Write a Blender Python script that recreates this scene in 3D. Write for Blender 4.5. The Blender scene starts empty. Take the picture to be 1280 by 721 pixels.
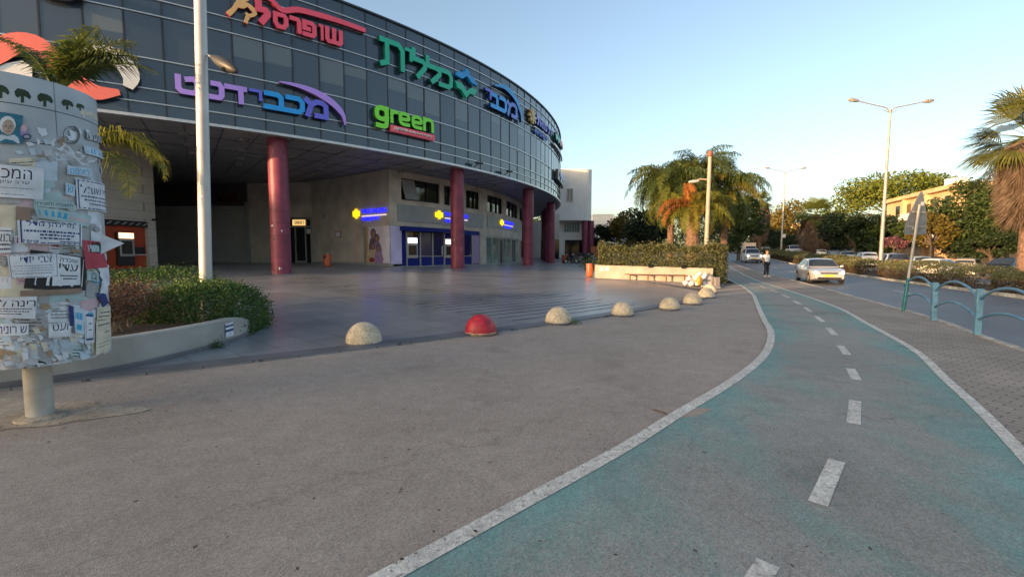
import bpy, bmesh, math, random
import numpy as np
from mathutils import Vector, Matrix
# ------------------------------------------------------------------ camera, sky, sun, exposure
SC = bpy.context.scene
COL = SC.collection
F, CX, CY, HZ, EYE = 580.0, 640.0, 360.5, 318.0, 1.6        # photo geometry in its own 1280 px frame
PITCH = math.atan((CY - HZ) / F)
cam_d = bpy.data.cameras.new('camera')
cam_d.sensor_width = 36.0
cam_d.lens = 36.0 * F / 1280.0
cam_d.clip_start, cam_d.clip_end = 0.05, 3000.0
cam = bpy.data.objects.new('camera', cam_d)
COL.objects.link(cam)
cam.location = (0, 0, EYE)
cam.rotation_euler = (math.radians(90) - PITCH, 0, 0)
SC.camera = cam
SUN_EL, SUN_TO = math.radians(6.0), Vector((-0.80, -0.60, 0))   # horizontal direction towards the sun: behind and left
world = bpy.data.worlds.new('World')
SC.world = world
world.use_nodes = True
wn = world.node_tree
sky = wn.nodes.new('ShaderNodeTexSky')
sky.sky_type = 'NISHITA'
sky.sun_disc = False
sky.sun_elevation = SUN_EL
sky.sun_rotation = math.atan2(SUN_TO.x, SUN_TO.y)
sky.altitude = 50
sky.air_density = 0.8
sky.dust_density = 3.2
sky.ozone_density = 0.75
wn.links.new(sky.outputs[0], wn.nodes['Background'].inputs[0])
wn.nodes['Background'].inputs[1].default_value = 0.15
sun_d = bpy.data.lights.new('sun', 'SUN')
sun_d.energy = 3.0
sun_d.angle = math.radians(0.5)
sun_d.color = (1.0, 0.60, 0.30)
sun = bpy.data.objects.new('sun', sun_d)
COL.objects.link(sun)
sd = Vector((SUN_TO.x * math.cos(SUN_EL), SUN_TO.y * math.cos(SUN_EL), math.sin(SUN_EL)))
sun.rotation_euler = sd.to_track_quat('Z', 'Y').to_euler()
SC.view_settings.view_transform = 'Standard'
SC.view_settings.look = 'None'
SC.view_settings.exposure = 1.73
SC.view_settings.gamma = 1.0
SC.cycles.use_denoising = True
SC.cycles.max_bounces = 9
SC.cycles.diffuse_bounces = 7
SC.cycles.transparent_max_bounces = 8

rng = random.Random(11)
nrg = np.random.default_rng(11)
PI = math.pi
# ------------------------------------------------------------------ photo geometry helpers
def ray(px, py):
    a, b = (px - CX) / F, (CY - py) / F
    c, s = math.cos(PITCH), math.sin(PITCH)
    return Vector((a, c + b * s, -s + b * c))
def at_z(px, py, z):
    r = ray(px, py); t = (z - EYE) / r.z
    return Vector((r.x * t, r.y * t, z))
def at_d(px, py, d):
    r = ray(px, py); t = d / r.y
    return Vector((r.x * t, d, EYE + r.z * t))
MC = Vector((-36.57, 53.73))          # centre of the round mall
RF = 41.83                            # facade radius
def circ(px, py, R):
    r = ray(px, py)
    a = r.x**2 + r.y**2; b = -(r.x * MC.x + r.y * MC.y); c = MC.length_squared - R * R
    q = b * b - a * c
    t = (-b - math.sqrt(max(q, 0))) / a
    return math.atan2(r.y * t - MC.y, r.x * t - MC.x), EYE + r.z * t
def pol(R, a, z=0.0):
    return Vector((MC.x + R * math.cos(a), MC.y + R * math.sin(a), z))
def sstep(a, b, x):
    t = min(1.0, max(0.0, (x - a) / (b - a))); return t * t * (3 - 2 * t)
# the street: near kerb line, heading away to the right
KERB = [(4.2, -6), (6.3, 2.0), (8.7, 7.93), (9.5, 9.5), (10.85, 12.2), (13.1, 17.85), (15.4, 23.6), (17.4, 29.5), (20.6, 40), (26.2, 56.5), (42, 100), (61, 160), (90, 250)]
_kx = np.array([p[0] for p in KERB], float); _ky = np.array([p[1] for p in KERB], float)
def kerb_x(y):
    return float(np.interp(y, _ky, _kx))
def base(y):
    y = min(y, 190.0)
    u = (y - 30) / 4.0
    return 0.03 * 4.0 * (math.log1p(math.exp(u)) if u < 30 else u)
def T(x, y):
    r = math.hypot(x - MC.x, y - MC.y)
    if r <= 41: zc = 0.7 + min(0.25, (41 - r) * 0.025)
    elif r < 57.2: zc = 0.7 * (57.2 - r) / 16.2
    else: zc = 0.0
    z = max(zc, base(y))
    w = (x - kerb_x(y)) * 0.93
    return z - 0.4 * sstep(8, 14, w)
def ground_at(px, py, dz=0.0):
    z = 0.0
    for _ in range(30):
        p = at_z(px, py, min(z, EYE - 0.05)); z = 0.5 * z + 0.5 * (T(p.x, p.y) + dz)
    return at_z(px, py, z)
def offset_line(pts, d):
    out = []
    for i, p in enumerate(pts):
        a = Vector(pts[max(i - 1, 0)][:2]); b = Vector(pts[min(i + 1, len(pts) - 1)][:2])
        t = (b - a).normalized()
        out.append((p[0] + t.y * d, p[1] - t.x * d))
    return out
def dense(pts, step=0.5):
    """Catmull-Rom through the points, resampled."""
    P = [Vector(p[:2]) for p in pts]
    P = [P[0] * 2 - P[1]] + P + [P[-1] * 2 - P[-2]]
    out = []
    for i in range(1, len(P) - 2):
        L = (P[i + 1] - P[i]).length
        st = step * (1 if P[i].y < 60 else 4)
        n = max(2, int(L / st))
        for k in range(n):
            t = k / n
            a, b, c, d = P[i - 1], P[i], P[i + 1], P[i + 2]
            out.append(tuple(0.5 * ((2 * b) + (c - a) * t + (2 * a - 5 * b + 4 * c - d) * t * t + (3 * b - a - 3 * c + d) * t**3)))
    out.append(tuple(P[-2]))
    return out
# ------------------------------------------------------------------ materials
MATS = {}
def rgb(h):
    return tuple(h) + (1.0,)
def new_mat(name):
    m = bpy.data.materials.new(name); m.use_nodes = True
    MATS[name] = m
    return m, m.node_tree, m.node_tree.nodes['Principled BSDF']
def mat(name, col, rough=0.6, metal=0.0, var=0.12, scale=6.0, bump=0.0, bscale=40.0, spec=0.5, emit=None, estr=0.0, col2=None, coat=0.0, detail=4.0):
    m, nt, b = new_mat(name)
    N, L = nt.nodes, nt.links
    b.inputs['Roughness'].default_value = rough
    b.inputs['Metallic'].default_value = metal
    b.inputs['Specular IOR Level'].default_value = spec
    b.inputs['Coat Weight'].default_value = coat
    tc = N.new('ShaderNodeTexCoord')
    nz = N.new('ShaderNodeTexNoise'); nz.inputs['Scale'].default_value = scale; nz.inputs['Detail'].default_value = detail
    L.new(tc.outputs['Object'], nz.inputs['Vector'])
    rp = N.new('ShaderNodeValToRGB')
    c2 = col2 if col2 else tuple(max(0, c * (1 - 2 * var)) for c in col)
    c1 = col if col2 else tuple(min(1, c * (1 + var)) for c in col)
    rp.color_ramp.elements[0].position = 0.3; rp.color_ramp.elements[0].color = rgb(c2)
    rp.color_ramp.elements[1].position = 0.7; rp.color_ramp.elements[1].color = rgb(c1)
    L.new(nz.outputs['Fac'], rp.inputs['Fac'])
    L.new(rp.outputs['Color'], b.inputs['Base Color'])
    if bump:
        n2 = N.new('ShaderNodeTexNoise'); n2.inputs['Scale'].default_value = bscale; n2.inputs['Detail'].default_value = 3
        L.new(tc.outputs['Object'], n2.inputs['Vector'])
        bp = N.new('ShaderNodeBump'); bp.inputs['Strength'].default_value = bump; bp.inputs['Distance'].default_value = 0.02
        L.new(n2.outputs['Fac'], bp.inputs['Height']); L.new(bp.outputs['Normal'], b.inputs['Normal'])
    if emit:
        b.inputs['Emission Color'].default_value = rgb(emit); b.inputs['Emission Strength'].default_value = estr
    return m
def leaf_mat(name, c1, c2, c3=None, trans=0.25, scale=0.5, rough=0.55):
    """leaf colour varies leaf by leaf and, more slowly, through the crown"""
    m, nt, b = new_mat(name)
    N, L = nt.nodes, nt.links
    g = N.new('ShaderNodeNewGeometry'); tc = N.new('ShaderNodeTexCoord')
    nz = N.new('ShaderNodeTexNoise'); nz.inputs['Scale'].default_value = scale; nz.inputs['Detail'].default_value = 2
    L.new(tc.outputs['Object'], nz.inputs['Vector'])
    mx = N.new('ShaderNodeMath'); mx.operation = 'MULTIPLY_ADD'; mx.inputs[1].default_value = 0.55
    L.new(g.outputs['Random Per Island'], mx.inputs[0])
    m2 = N.new('ShaderNodeMath'); m2.operation = 'MULTIPLY'; m2.inputs[1].default_value = 0.5
    L.new(nz.outputs['Fac'], m2.inputs[0]); L.new(m2.outputs[0], mx.inputs[2])
    rp = N.new('ShaderNodeValToRGB')
    rp.color_ramp.elements[0].position = 0.15; rp.color_ramp.elements[0].color = rgb(c1)
    rp.color_ramp.elements[1].position = 0.7; rp.color_ramp.elements[1].color = rgb(c2)
    if c3:
        e = rp.color_ramp.elements.new(0.9); e.color = rgb(c3)
    L.new(mx.outputs[0], rp.inputs['Fac'])
    L.new(rp.outputs['Color'], b.inputs['Base Color'])
    b.inputs['Roughness'].default_value = rough
    b.inputs['Specular IOR Level'].default_value = 0.3
    tr = N.new('ShaderNodeBsdfTranslucent'); L.new(rp.outputs['Color'], tr.inputs['Color'])
    ms = N.new('ShaderNodeMixShader'); ms.inputs[0].default_value = trans
    L.new(b.outputs[0], ms.inputs[1]); L.new(tr.outputs[0], ms.inputs[2])
    L.new(ms.outputs[0], N['Material Output'].inputs['Surface'])
    return m
def ground_mat(name, c_lo, c_hi, speck_lo, speck_hi, stain=0.35, sscale=0.35, aggr=90.0, rough=0.85, bump=0.5, cracks=0.0):
    """worn asphalt: aggregate grains, stains and fine cracks"""
    m, nt, b = new_mat(name)
    N, L = nt.nodes, nt.links
    tc = N.new('ShaderNodeTexCoord')
    big = N.new('ShaderNodeTexNoise'); big.inputs['Scale'].default_value = sscale; big.inputs['Detail'].default_value = 6; big.inputs['Roughness'].default_value = 0.65
    med = N.new('ShaderNodeTexNoise'); med.inputs['Scale'].default_value = 5.0; med.inputs['Detail'].default_value = 5
    vo = N.new('ShaderNodeTexVoronoi'); vo.inputs['Scale'].default_value = aggr
    v2 = N.new('ShaderNodeTexVoronoi'); v2.inputs['Scale'].default_value = aggr * 0.45
    for n in (big, med, vo, v2): L.new(tc.outputs['Object'], n.inputs['Vector'])
    rp = N.new('ShaderNodeValToRGB')
    rp.color_ramp.elements[0].position = 0.32; rp.color_ramp.elements[0].color = rgb(c_lo)
    rp.color_ramp.elements[1].position = 0.68; rp.color_ramp.elements[1].color = rgb(c_hi)
    L.new(big.outputs['Fac'], rp.inputs['Fac'])
    sp = N.new('ShaderNodeValToRGB')
    sp.color_ramp.elements[0].position = 0.0; sp.color_ramp.elements[0].color = (speck_lo,) * 3 + (1,)
    sp.color_ramp.elements[1].position = 1.0; sp.color_ramp.elements[1].color = (speck_hi,) * 3 + (1,)
    L.new(vo.outputs['Color'], sp.inputs['Fac'])
    sp2 = N.new('ShaderNodeValToRGB')
    sp2.color_ramp.elements[0].position = 0.0; sp2.color_ramp.elements[0].color = (0.88,) * 3 + (1,)
    sp2.color_ramp.elements[1].position = 1.0; sp2.color_ramp.elements[1].color = (1.14,) * 3 + (1,)
    L.new(v2.outputs['Color'], sp2.inputs['Fac'])
    md = N.new('ShaderNodeValToRGB')
    md.color_ramp.elements[0].position = 0.3; md.color_ramp.elements[0].color = (0.92,) * 3 + (1,)
    md.color_ramp.elements[1].position = 0.7; md.color_ramp.elements[1].color = (1.06,) * 3 + (1,)
    L.new(med.outputs['Fac'], md.inputs['Fac'])
    cur = rp.outputs['Color']
    for s in (sp, sp2, md):
        x = N.new('ShaderNodeMix'); x.data_type = 'RGBA'; x.blend_type = 'MULTIPLY'; x.inputs['Factor'].default_value = 1.0
        L.new(cur, x.inputs[6]); L.new(s.outputs['Color'], x.inputs[7]); cur = x.outputs[2]
    if cracks:
        # hairline cracks, old chewing gum and oil spots
        dn = N.new('ShaderNodeTexNoise'); dn.inputs['Scale'].default_value = 2.2; dn.inputs['Detail'].default_value = 5
        L.new(tc.outputs['Object'], dn.inputs['Vector'])
        av = N.new('ShaderNodeMix'); av.data_type = 'RGBA'; av.blend_type = 'LINEAR_LIGHT'; av.inputs['Factor'].default_value = 0.35
        L.new(tc.outputs['Object'], av.inputs[6]); L.new(dn.outputs['Color'], av.inputs[7])
        ck = N.new('ShaderNodeTexVoronoi'); ck.feature = 'DISTANCE_TO_EDGE'; ck.inputs['Scale'].default_value = 0.16; L.new(av.outputs[2], ck.inputs['Vector'])
        gum = N.new('ShaderNodeTexVoronoi'); gum.inputs['Scale'].default_value = 1.7; L.new(tc.outputs['Object'], gum.inputs['Vector'])
        oil = N.new('ShaderNodeTexNoise'); oil.inputs['Scale'].default_value = 1.1; oil.inputs['Detail'].default_value = 3; L.new(tc.outputs['Object'], oil.inputs['Vector'])
        for src, a, b_, lo in ((ck.outputs['Distance'], 0.0, 0.0035, 1 - cracks), (gum.outputs['Distance'], 0.030, 0.042, 0.45), (oil.outputs['Fac'], 0.26, 0.40, 0.80)):
            r_ = N.new('ShaderNodeValToRGB'); r_.color_ramp.elements[0].position = a; r_.color_ramp.elements[0].color = (lo,) * 3 + (1,)
            r_.color_ramp.elements[1].position = b_; r_.color_ramp.elements[1].color = (1, 1, 1, 1); L.new(src, r_.inputs['Fac'])
            x = N.new('ShaderNodeMix'); x.data_type = 'RGBA'; x.blend_type = 'MULTIPLY'; x.inputs['Factor'].default_value = 1.0
            L.new(cur, x.inputs[6]); L.new(r_.outputs['Color'], x.inputs[7]); cur = x.outputs[2]
    b.inputs['Roughness'].default_value = rough
    b.inputs['Specular IOR Level'].default_value = 0.35
    bp = N.new('ShaderNodeBump'); bp.inputs['Strength'].default_value = bump; bp.inputs['Distance'].default_value = 0.006
    L.new(vo.outputs['Distance'], bp.inputs['Height']); L.new(bp.outputs['Normal'], b.inputs['Normal'])
    L.new(cur, b.inputs['Base Color'])
    return m, nt, cur, b
# ------------------------------------------------------------------ mesh building
class MB:
    def __init__(s): s.v = []; s.f = []; s.m = []
    def add(s, verts, faces, mi=0):
        o = len(s.v); s.v += [tuple(p) for p in verts]
        for f in faces: s.f.append(tuple(i + o for i in f)); s.m.append(mi)
        return s
    def box(s, c, d, rz=0.0, mi=0, R=None):
        x, y, z = d[0] / 2, d[1] / 2, d[2] / 2
        R = R or Matrix.Rotation(rz, 3, 'Z')
        c = Vector(c)
        vs = [c + R @ Vector((i * x, j * y, k * z)) for k in (-1, 1) for j in (-1, 1) for i in (-1, 1)]
        return s.add(vs, [(0, 2, 3, 1), (4, 5, 7, 6), (0, 1, 5, 4), (2, 6, 7, 3), (0, 4, 6, 2), (1, 3, 7, 5)], mi)
    def bar(s, a, b, w, h, mi=0, up=(0, 0, 1)):
        a, b = Vector(a), Vector(b); t = (b - a); L = t.length; t.normalize()
        u = Vector(up); sd = t.cross(u)
        if sd.length < 1e-4: sd = t.cross(Vector((1, 0, 0)))
        sd.normalize(); u = sd.cross(t)
        R = Matrix((t, sd, u)).transposed()
        return s.box((a + b) / 2, (L, w, h), R=R, mi=mi)
    def tube(s, pts, r, n=8, mi=0, caps=True):
        pts = [Vector(p) for p in pts]; rs = r if isinstance(r, (list, tuple)) else [r] * len(pts)
        vs = []; fs = []
        prev = None
        for i, p in enumerate(pts):
            t = (pts[min(i + 1, len(pts) - 1)] - pts[max(i - 1, 0)]).normalized()
            if prev is None:
                u = t.cross(Vector((0, 0, 1)))
                if u.length < 1e-3: u = t.cross(Vector((1, 0, 0)))
            else: u = prev - t * prev.dot(t)
            u.normalize(); prev = u; w = t.cross(u)
            vs += [p + (u * math.cos(2 * PI * k / n) + w * math.sin(2 * PI * k / n)) * rs[i] for k in range(n)]
        for i in range(len(pts) - 1):
            for k in range(n):
                a, b = i * n + k, i * n + (k + 1) % n
                fs.append((a, a + n, b + n, b))
        if caps:
            fs.append(tuple(range(n))); fs.append(tuple(range(len(pts) * n - 1, (len(pts) - 1) * n - 1, -1)))
        return s.add(vs, fs, mi)
    def cyl(s, a, b, r0, r1=None, n=16, mi=0): return s.tube([a, b], [r0, r0 if r1 is None else r1], n, mi)
    def lathe(s, prof, c=(0, 0, 0), n=24, mi=0, sx=1, sy=1):
        vs = []; fs = []
        for r, z in prof:
            vs += [(c[0] + sx * r * math.cos(2 * PI * k / n), c[1] + sy * r * math.sin(2 * PI * k / n), c[2] + z) for k in range(n)]
        for i in range(len(prof) - 1):
            for k in range(n):
                a, b = i * n + k, i * n + (k + 1) % n
                fs.append((a, b, b + n, a + n))
        if prof[0][0] > 1e-6: fs.append(tuple(range(n - 1, -1, -1)))
        if prof[-1][0] > 1e-6: fs.append(tuple(range((len(prof) - 1) * n, len(prof) * n)))
        return s.add(vs, fs, mi)
    def prism(s, poly, fn, d0, d1, mi=0):
        """outline poly (u,v) mapped by fn(u,v,d) between depths d0 and d1"""
        n = len(poly)
        vs = [fn(u, v, d0) for u, v in poly] + [fn(u, v, d1) for u, v in poly]
        fs = [tuple(range(n - 1, -1, -1)), tuple(range(n, 2 * n))] + [(i, (i + 1) % n, (i + 1) % n + n, i + n) for i in range(n)]
        return s.add(vs, fs, mi)
    def arc(s, R0, R1, a0, a1, z0, z1, n=None, mi=0):
        """closed curved block around the mall centre"""
        n = n or max(1, int(abs(a1 - a0) / math.radians(0.8)))
        vs = []; fs = []
        for k in range(n + 1):
            a = a0 + (a1 - a0) * k / n
            vs += [pol(R0, a, z0), pol(R1, a, z0), pol(R1, a, z1), pol(R0, a, z1)]
        for k in range(n):
            o = 4 * k
            for j in range(4): fs.append((o + j, o + (j + 1) % 4, o + 4 + (j + 1) % 4, o + 4 + j))
        fs += [(0, 3, 2, 1), (4 * n, 4 * n + 1, 4 * n + 2, 4 * n + 3)]
        return s.add(vs, fs, mi)
    def sphere(s, c, r, n=10, m=6, mi=0, sq=(1, 1, 1)):
        prof = [(max(1e-7, math.sin(PI * i / m)) if 0 < i < m else 0.0, -math.cos(PI * i / m)) for i in range(m + 1)]
        vs = []; fs = []
        for rr, z in prof:
            vs += [(c[0] + sq[0] * r * rr * math.cos(2 * PI * k / n), c[1] + sq[1] * r * rr * math.sin(2 * PI * k / n), c[2] + sq[2] * r * z) for k in range(n)]
        for i in range(m):
            for k in range(n):
                a, b = i * n + k, i * n + (k + 1) % n
                if i == 0: fs.append((a, b + n, a + n))
                elif i == m - 1: fs.append((a, b, a + n))
                else: fs.append((a, b, b + n, a + n))
        return s.add(vs, fs, mi)
    def build(s, name, mats, parent=None, smooth=None, bevel=0.0, local=False):
        me = bpy.data.meshes.new(name)
        v = s.v
        if parent is not None and not local:
            inv = root_matrix(parent).inverted()
            v = [tuple(inv @ Vector(p)) for p in v]
        me.from_pydata(v, [], s.f)
        for m in (mats if isinstance(mats, (list, tuple)) else [mats]): me.materials.append(MATS[m] if isinstance(m, str) else m)
        if any(s.m): me.polygons.foreach_set('material_index', s.m)
        if smooth is not None:
            me.polygons.foreach_set('use_smooth', [True] * len(s.f))
            me.set_sharp_from_angle(angle=math.radians(smooth))
        me.update()
        o = bpy.data.objects.new(name, me)
        COL.objects.link(o)
        if parent is not None: o.parent = parent
        if bevel:
            b = o.modifiers.new('bevel', 'BEVEL'); b.width = bevel; b.segments = 2; b.limit_method = 'ANGLE'
        return o
def root_matrix(o):
    while o.parent is not None: o = o.parent
    return Matrix.Translation(o.location) @ o.rotation_euler.to_matrix().to_4x4()
def E(name, label, cat, loc=(0, 0, 0), rz=0.0, group=None):
    o = bpy.data.objects.new(name, None); COL.objects.link(o)
    o.empty_display_size = 0.2
    o.location = loc; o.rotation_euler = (0, 0, rz)
    return tag(o, label, cat, group)
def tag(o, label, cat, group=None):
    o['label'] = label; o['category'] = cat
    if group: o['group'] = group
    return o
def struct(o, kind='structure'):
    o['kind'] = kind; return o
def copy_tree(o, loc, rz, label, group=None):
    r = o.copy(); COL.objects.link(r); r.location = loc; r.rotation_euler = (0, 0, rz); r['label'] = label
    if group: r['group'] = group
    def rec(a, b):
        for ch in list(a.children):
            c = ch.copy(); COL.objects.link(c); c.parent = b
            rec(ch, c)
    rec(o, r)
    return r
def solid(name, verts, faces, mats, label, cat, loc, mi=None, group=None, smooth=None):
    """a thing that is a single mesh, its origin at its base; verts are in world space"""
    mb = MB(); mb.v = [tuple(Vector(p) - Vector(loc)) for p in verts]; mb.f = list(faces); mb.m = mi or [0] * len(faces)
    o = mb.build(name, mats, smooth=smooth); o.location = loc
    return tag(o, label, cat, group)
def arrays_obj(name, V, Fq, mats, mi=None, parent=None):
    """fast mesh from numpy arrays: V (n,3), Fq (m,4)"""
    V = np.asarray(V, float)
    if parent is not None:
        M = np.array(root_matrix(parent).inverted()); V = V @ M[:3, :3].T + M[:3, 3]
    me = bpy.data.meshes.new(name)
    n, k = Fq.shape
    me.vertices.add(len(V)); me.vertices.foreach_set('co', V.ravel())
    me.loops.add(n * k); me.loops.foreach_set('vertex_index', Fq.ravel().astype(np.int32))
    me.polygons.add(n); me.polygons.foreach_set('loop_start', np.arange(0, n * k, k, dtype=np.int32))
    me.polygons.foreach_set('loop_total', np.full(n, k, dtype=np.int32))
    for m in (mats if isinstance(mats, (list, tuple)) else [mats]): me.materials.append(MATS[m])
    if mi is not None: me.polygons.foreach_set('material_index', np.asarray(mi, np.int32))
    me.update(calc_edges=True)
    o = bpy.data.objects.new(name, me); COL.objects.link(o)
    if parent is not None: o.parent = parent
    return o
def leaves(C, size, rs, up=0.0, aspect=0.5, droop=None):
    """one diamond leaf per centre, freely turned"""
    C = np.asarray(C, float); n = len(C)
    d = rs.normal(size=(n, 3)); d[:, 2] += up
    if droop is not None: d += np.asarray(droop)
    d /= np.linalg.norm(d, axis=1)[:, None] + 1e-9
    w = np.cross(d, rs.normal(size=(n, 3))); w /= np.linalg.norm(w, axis=1)[:, None] + 1e-9
    s = (size * rs.uniform(0.6, 1.35, n))[:, None]
    V = np.stack([C - d * s * 0.5, C + w * s * aspect * 0.5, C + d * s * 0.5, C - w * s * aspect * 0.5], 1).reshape(-1, 3)
    return V, np.arange(4 * n).reshape(n, 4)
# ------------------------------------------------------------------ lettering
_glyphs = {}
def glyphs(text, bold=0.0, shear=0.0):
    """letters as a solid, scaled to a unit box: u,v in 0..1, w in -1..1"""
    key = (text, bold, shear)
    if key not in _glyphs:
        c = bpy.data.curves.new('lettering', 'FONT'); c.body = text; c.offset = bold; c.extrude = 0.05; c.resolution_u = 3; c.shear = shear
        o = bpy.data.objects.new('lettering', c); COL.objects.link(o)
        dg = bpy.context.evaluated_depsgraph_get()
        me = bpy.data.meshes.new_from_object(o.evaluated_get(dg))
        V = np.array([v.co[:] for v in me.vertices]); Fs = [tuple(p.vertices) for p in me.polygons]
        bpy.data.objects.remove(o); bpy.data.meshes.remove(me); bpy.data.curves.remove(c)
        lo, hi = V.min(0), V.max(0)
        asp = (hi[0] - lo[0]) / (hi[1] - lo[1])
        V = (V - lo) / np.maximum(hi - lo, 1e-6); V[:, 2] = V[:, 2] * 2 - 1
        _glyphs[key] = (V, Fs, asp)
    return _glyphs[key]
def put_text(mb, text, fn, d0, d1, mi_front=0, mi_side=1, bold=0.0, shear=0.0, rtl=False):
    """letters placed by fn(u, v, depth); depth d0 at the back, d1 at the face"""
    V, Fs, asp = glyphs(text[::-1] if rtl else text, bold, shear)
    vs = [fn(p[0], p[1], d0 + (d1 - d0) * (p[2] * 0.5 + 0.5)) for p in V]
    front = [f for f in Fs if all(V[i][2] > 0.5 for i in f)]
    side = [f for f in Fs if not all(V[i][2] > 0.5 for i in f)]
    o = len(mb.v)
    mb.v += [tuple(p) for p in vs]
    for f in front: mb.f.append(tuple(i + o for i in f)); mb.m.append(mi_front)
    if d1 - d0 > 0.004:
        for f in side: mb.f.append(tuple(i + o for i in f)); mb.m.append(mi_side)
    return mb
# ------------------------------------------------------------------ ground materials
ground_mat('asphalt', (0.285, 0.238, 0.205), (0.355, 0.300, 0.260), 0.66, 1.34, aggr=135, sscale=0.5, cracks=0.16, bump=0.4)
m, nt, cur, b = ground_mat('lane_paint', (0.250, 0.232, 0.215), (0.320, 0.292, 0.270), 0.66, 1.34, aggr=135, sscale=0.5, cracks=0.16, bump=0.4)
def lane_nodes():
    N, L = nt.nodes, nt.links
    uv = N.new('ShaderNodeUVMap'); uv.uv_map = 'UVMap'
    sx = N.new('ShaderNodeSeparateXYZ'); L.new(uv.outputs[0], sx.inputs[0])
    tc = N.new('ShaderNodeTexCoord')
    n1 = N.new('ShaderNodeTexNoise'); n1.inputs['Scale'].default_value = 0.9; n1.inputs['Detail'].default_value = 7; n1.inputs['Roughness'].default_value = 0.68
    mp = N.new('ShaderNodeMapping'); mp.inputs['Scale'].default_value = (1.6, 0.45, 1); mp.inputs['Rotation'].default_value = (0, 0, math.radians(-35))
    L.new(tc.outputs['Object'], mp.inputs['Vector']); L.new(mp.outputs[0], n1.inputs['Vector'])
    n2 = N.new('ShaderNodeTexNoise'); n2.inputs['Scale'].default_value = 26; n2.inputs['Detail'].default_value = 4
    L.new(tc.outputs['Object'], n2.inputs['Vector'])
    # paint survives towards the edges of the lane, worn where wheels run
    e = N.new('ShaderNodeMath'); e.operation = 'MULTIPLY_ADD'; e.inputs[1].default_value = 2.0; e.inputs[2].default_value = -1.0
    L.new(sx.outputs[0], e.inputs[0])
    ab = N.new('ShaderNodeMath'); ab.operation = 'ABSOLUTE'; L.new(e.outputs[0], ab.inputs[0])
    pw = N.new('ShaderNodeMath'); pw.operation = 'POWER'; pw.inputs[1].default_value = 2.0; L.new(ab.outputs[0], pw.inputs[0])
    s1 = N.new('ShaderNodeMath'); s1.operation = 'MULTIPLY_ADD'; s1.inputs[1].default_value = 0.34; L.new(pw.outputs[0], s1.inputs[0]); L.new(n1.outputs['Fac'], s1.inputs[2])
    s2 = N.new('ShaderNodeMath'); s2.operation = 'MULTIPLY_ADD'; s2.inputs[1].default_value = 0.35; L.new(n2.outputs['Fac'], s2.inputs[0]); L.new(s1.outputs[0], s2.inputs[2])
    rp = N.new('ShaderNodeValToRGB')
    rp.color_ramp.elements[0].position = 0.69; rp.color_ramp.elements[0].color = (0.10,) * 3 + (1,)
    rp.color_ramp.elements[1].position = 1.02; rp.color_ramp.elements[1].color = (0.92,) * 3 + (1,)
    L.new(s2.outputs[0], rp.inputs['Fac'])
    tint = N.new('ShaderNodeMix'); tint.data_type = 'RGBA'; tint.blend_type = 'MULTIPLY'; tint.inputs['Factor'].default_value = 1.0
    L.new(cur, tint.inputs[6]); tint.inputs[7].default_value = (0.54, 1.10, 1.12, 1)
    mx = N.new('ShaderNodeMix'); mx.data_type = 'RGBA'
    L.new(rp.outputs['Color'], mx.inputs['Factor']); L.new(cur, mx.inputs[6]); L.new(tint.outputs[2], mx.inputs[7])
    L.new(mx.outputs[2], b.inputs['Base Color'])
lane_nodes()
m, nt, cur, b = ground_mat('road_asphalt', (0.10, 0.10, 0.105), (0.14, 0.14, 0.145), 0.8, 1.2, aggr=60, rough=0.55, bump=0.25)
b.inputs['Specular IOR Level'].default_value = 0.6
ground_mat('dusty_concrete', (0.27, 0.23, 0.185), (0.44, 0.38, 0.31), 0.75, 1.25, aggr=60, sscale=2.2)
ground_mat('soil', (0.06, 0.045, 0.03), (0.12, 0.09, 0.06), 0.6, 1.4, aggr=40, sscale=2)
m, nt, cur, b = ground_mat('white_marking', (0.52, 0.50, 0.46), (0.70, 0.68, 0.63), 0.72, 1.15, aggr=70, sscale=3.0)
def wear(lo, hi, under):
    """paint flaked off in places, asphalt showing"""
    N, L = nt.nodes, nt.links
    tc = N.new('ShaderNodeTexCoord')
    n = N.new('ShaderNodeTexNoise'); n.inputs['Scale'].default_value = 22; n.inputs['Detail'].default_value = 7; n.inputs['Roughness'].default_value = 0.7
    L.new(tc.outputs['Object'], n.inputs['Vector'])
    rp = N.new('ShaderNodeValToRGB'); rp.color_ramp.elements[0].position = lo; rp.color_ramp.elements[1].position = hi
    L.new(n.outputs['Fac'], rp.inputs['Fac'])
    mx = N.new('ShaderNodeMix'); mx.data_type = 'RGBA'
    L.new(rp.outputs['Color'], mx.inputs['Factor']); L.new(cur, mx.inputs[6]); mx.inputs[7].default_value = rgb(under)
    L.new(mx.outputs[2], b.inputs['Base Color'])
wear(0.53, 0.64, (0.26, 0.235, 0.215))
m, nt, cur, b = ground_mat('worn_symbol', (0.36, 0.35, 0.32), (0.52, 0.5, 0.46), 0.72, 1.15, aggr=70, sscale=3.0)
wear(0.46, 0.56, (0.14, 0.15, 0.15))
mat('kerb_stone', (0.42, 0.40, 0.36), 0.85, var=0.22, scale=3.5, bump=0.3)
mat('kerb_white', (0.62, 0.60, 0.55), 0.8, var=0.22, scale=4, bump=0.3)
mat('grate', (0.02, 0.02, 0.022), 0.7)
mat('plaza_edge', (0.13, 0.13, 0.145), 0.5, var=0.15, scale=2)
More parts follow.
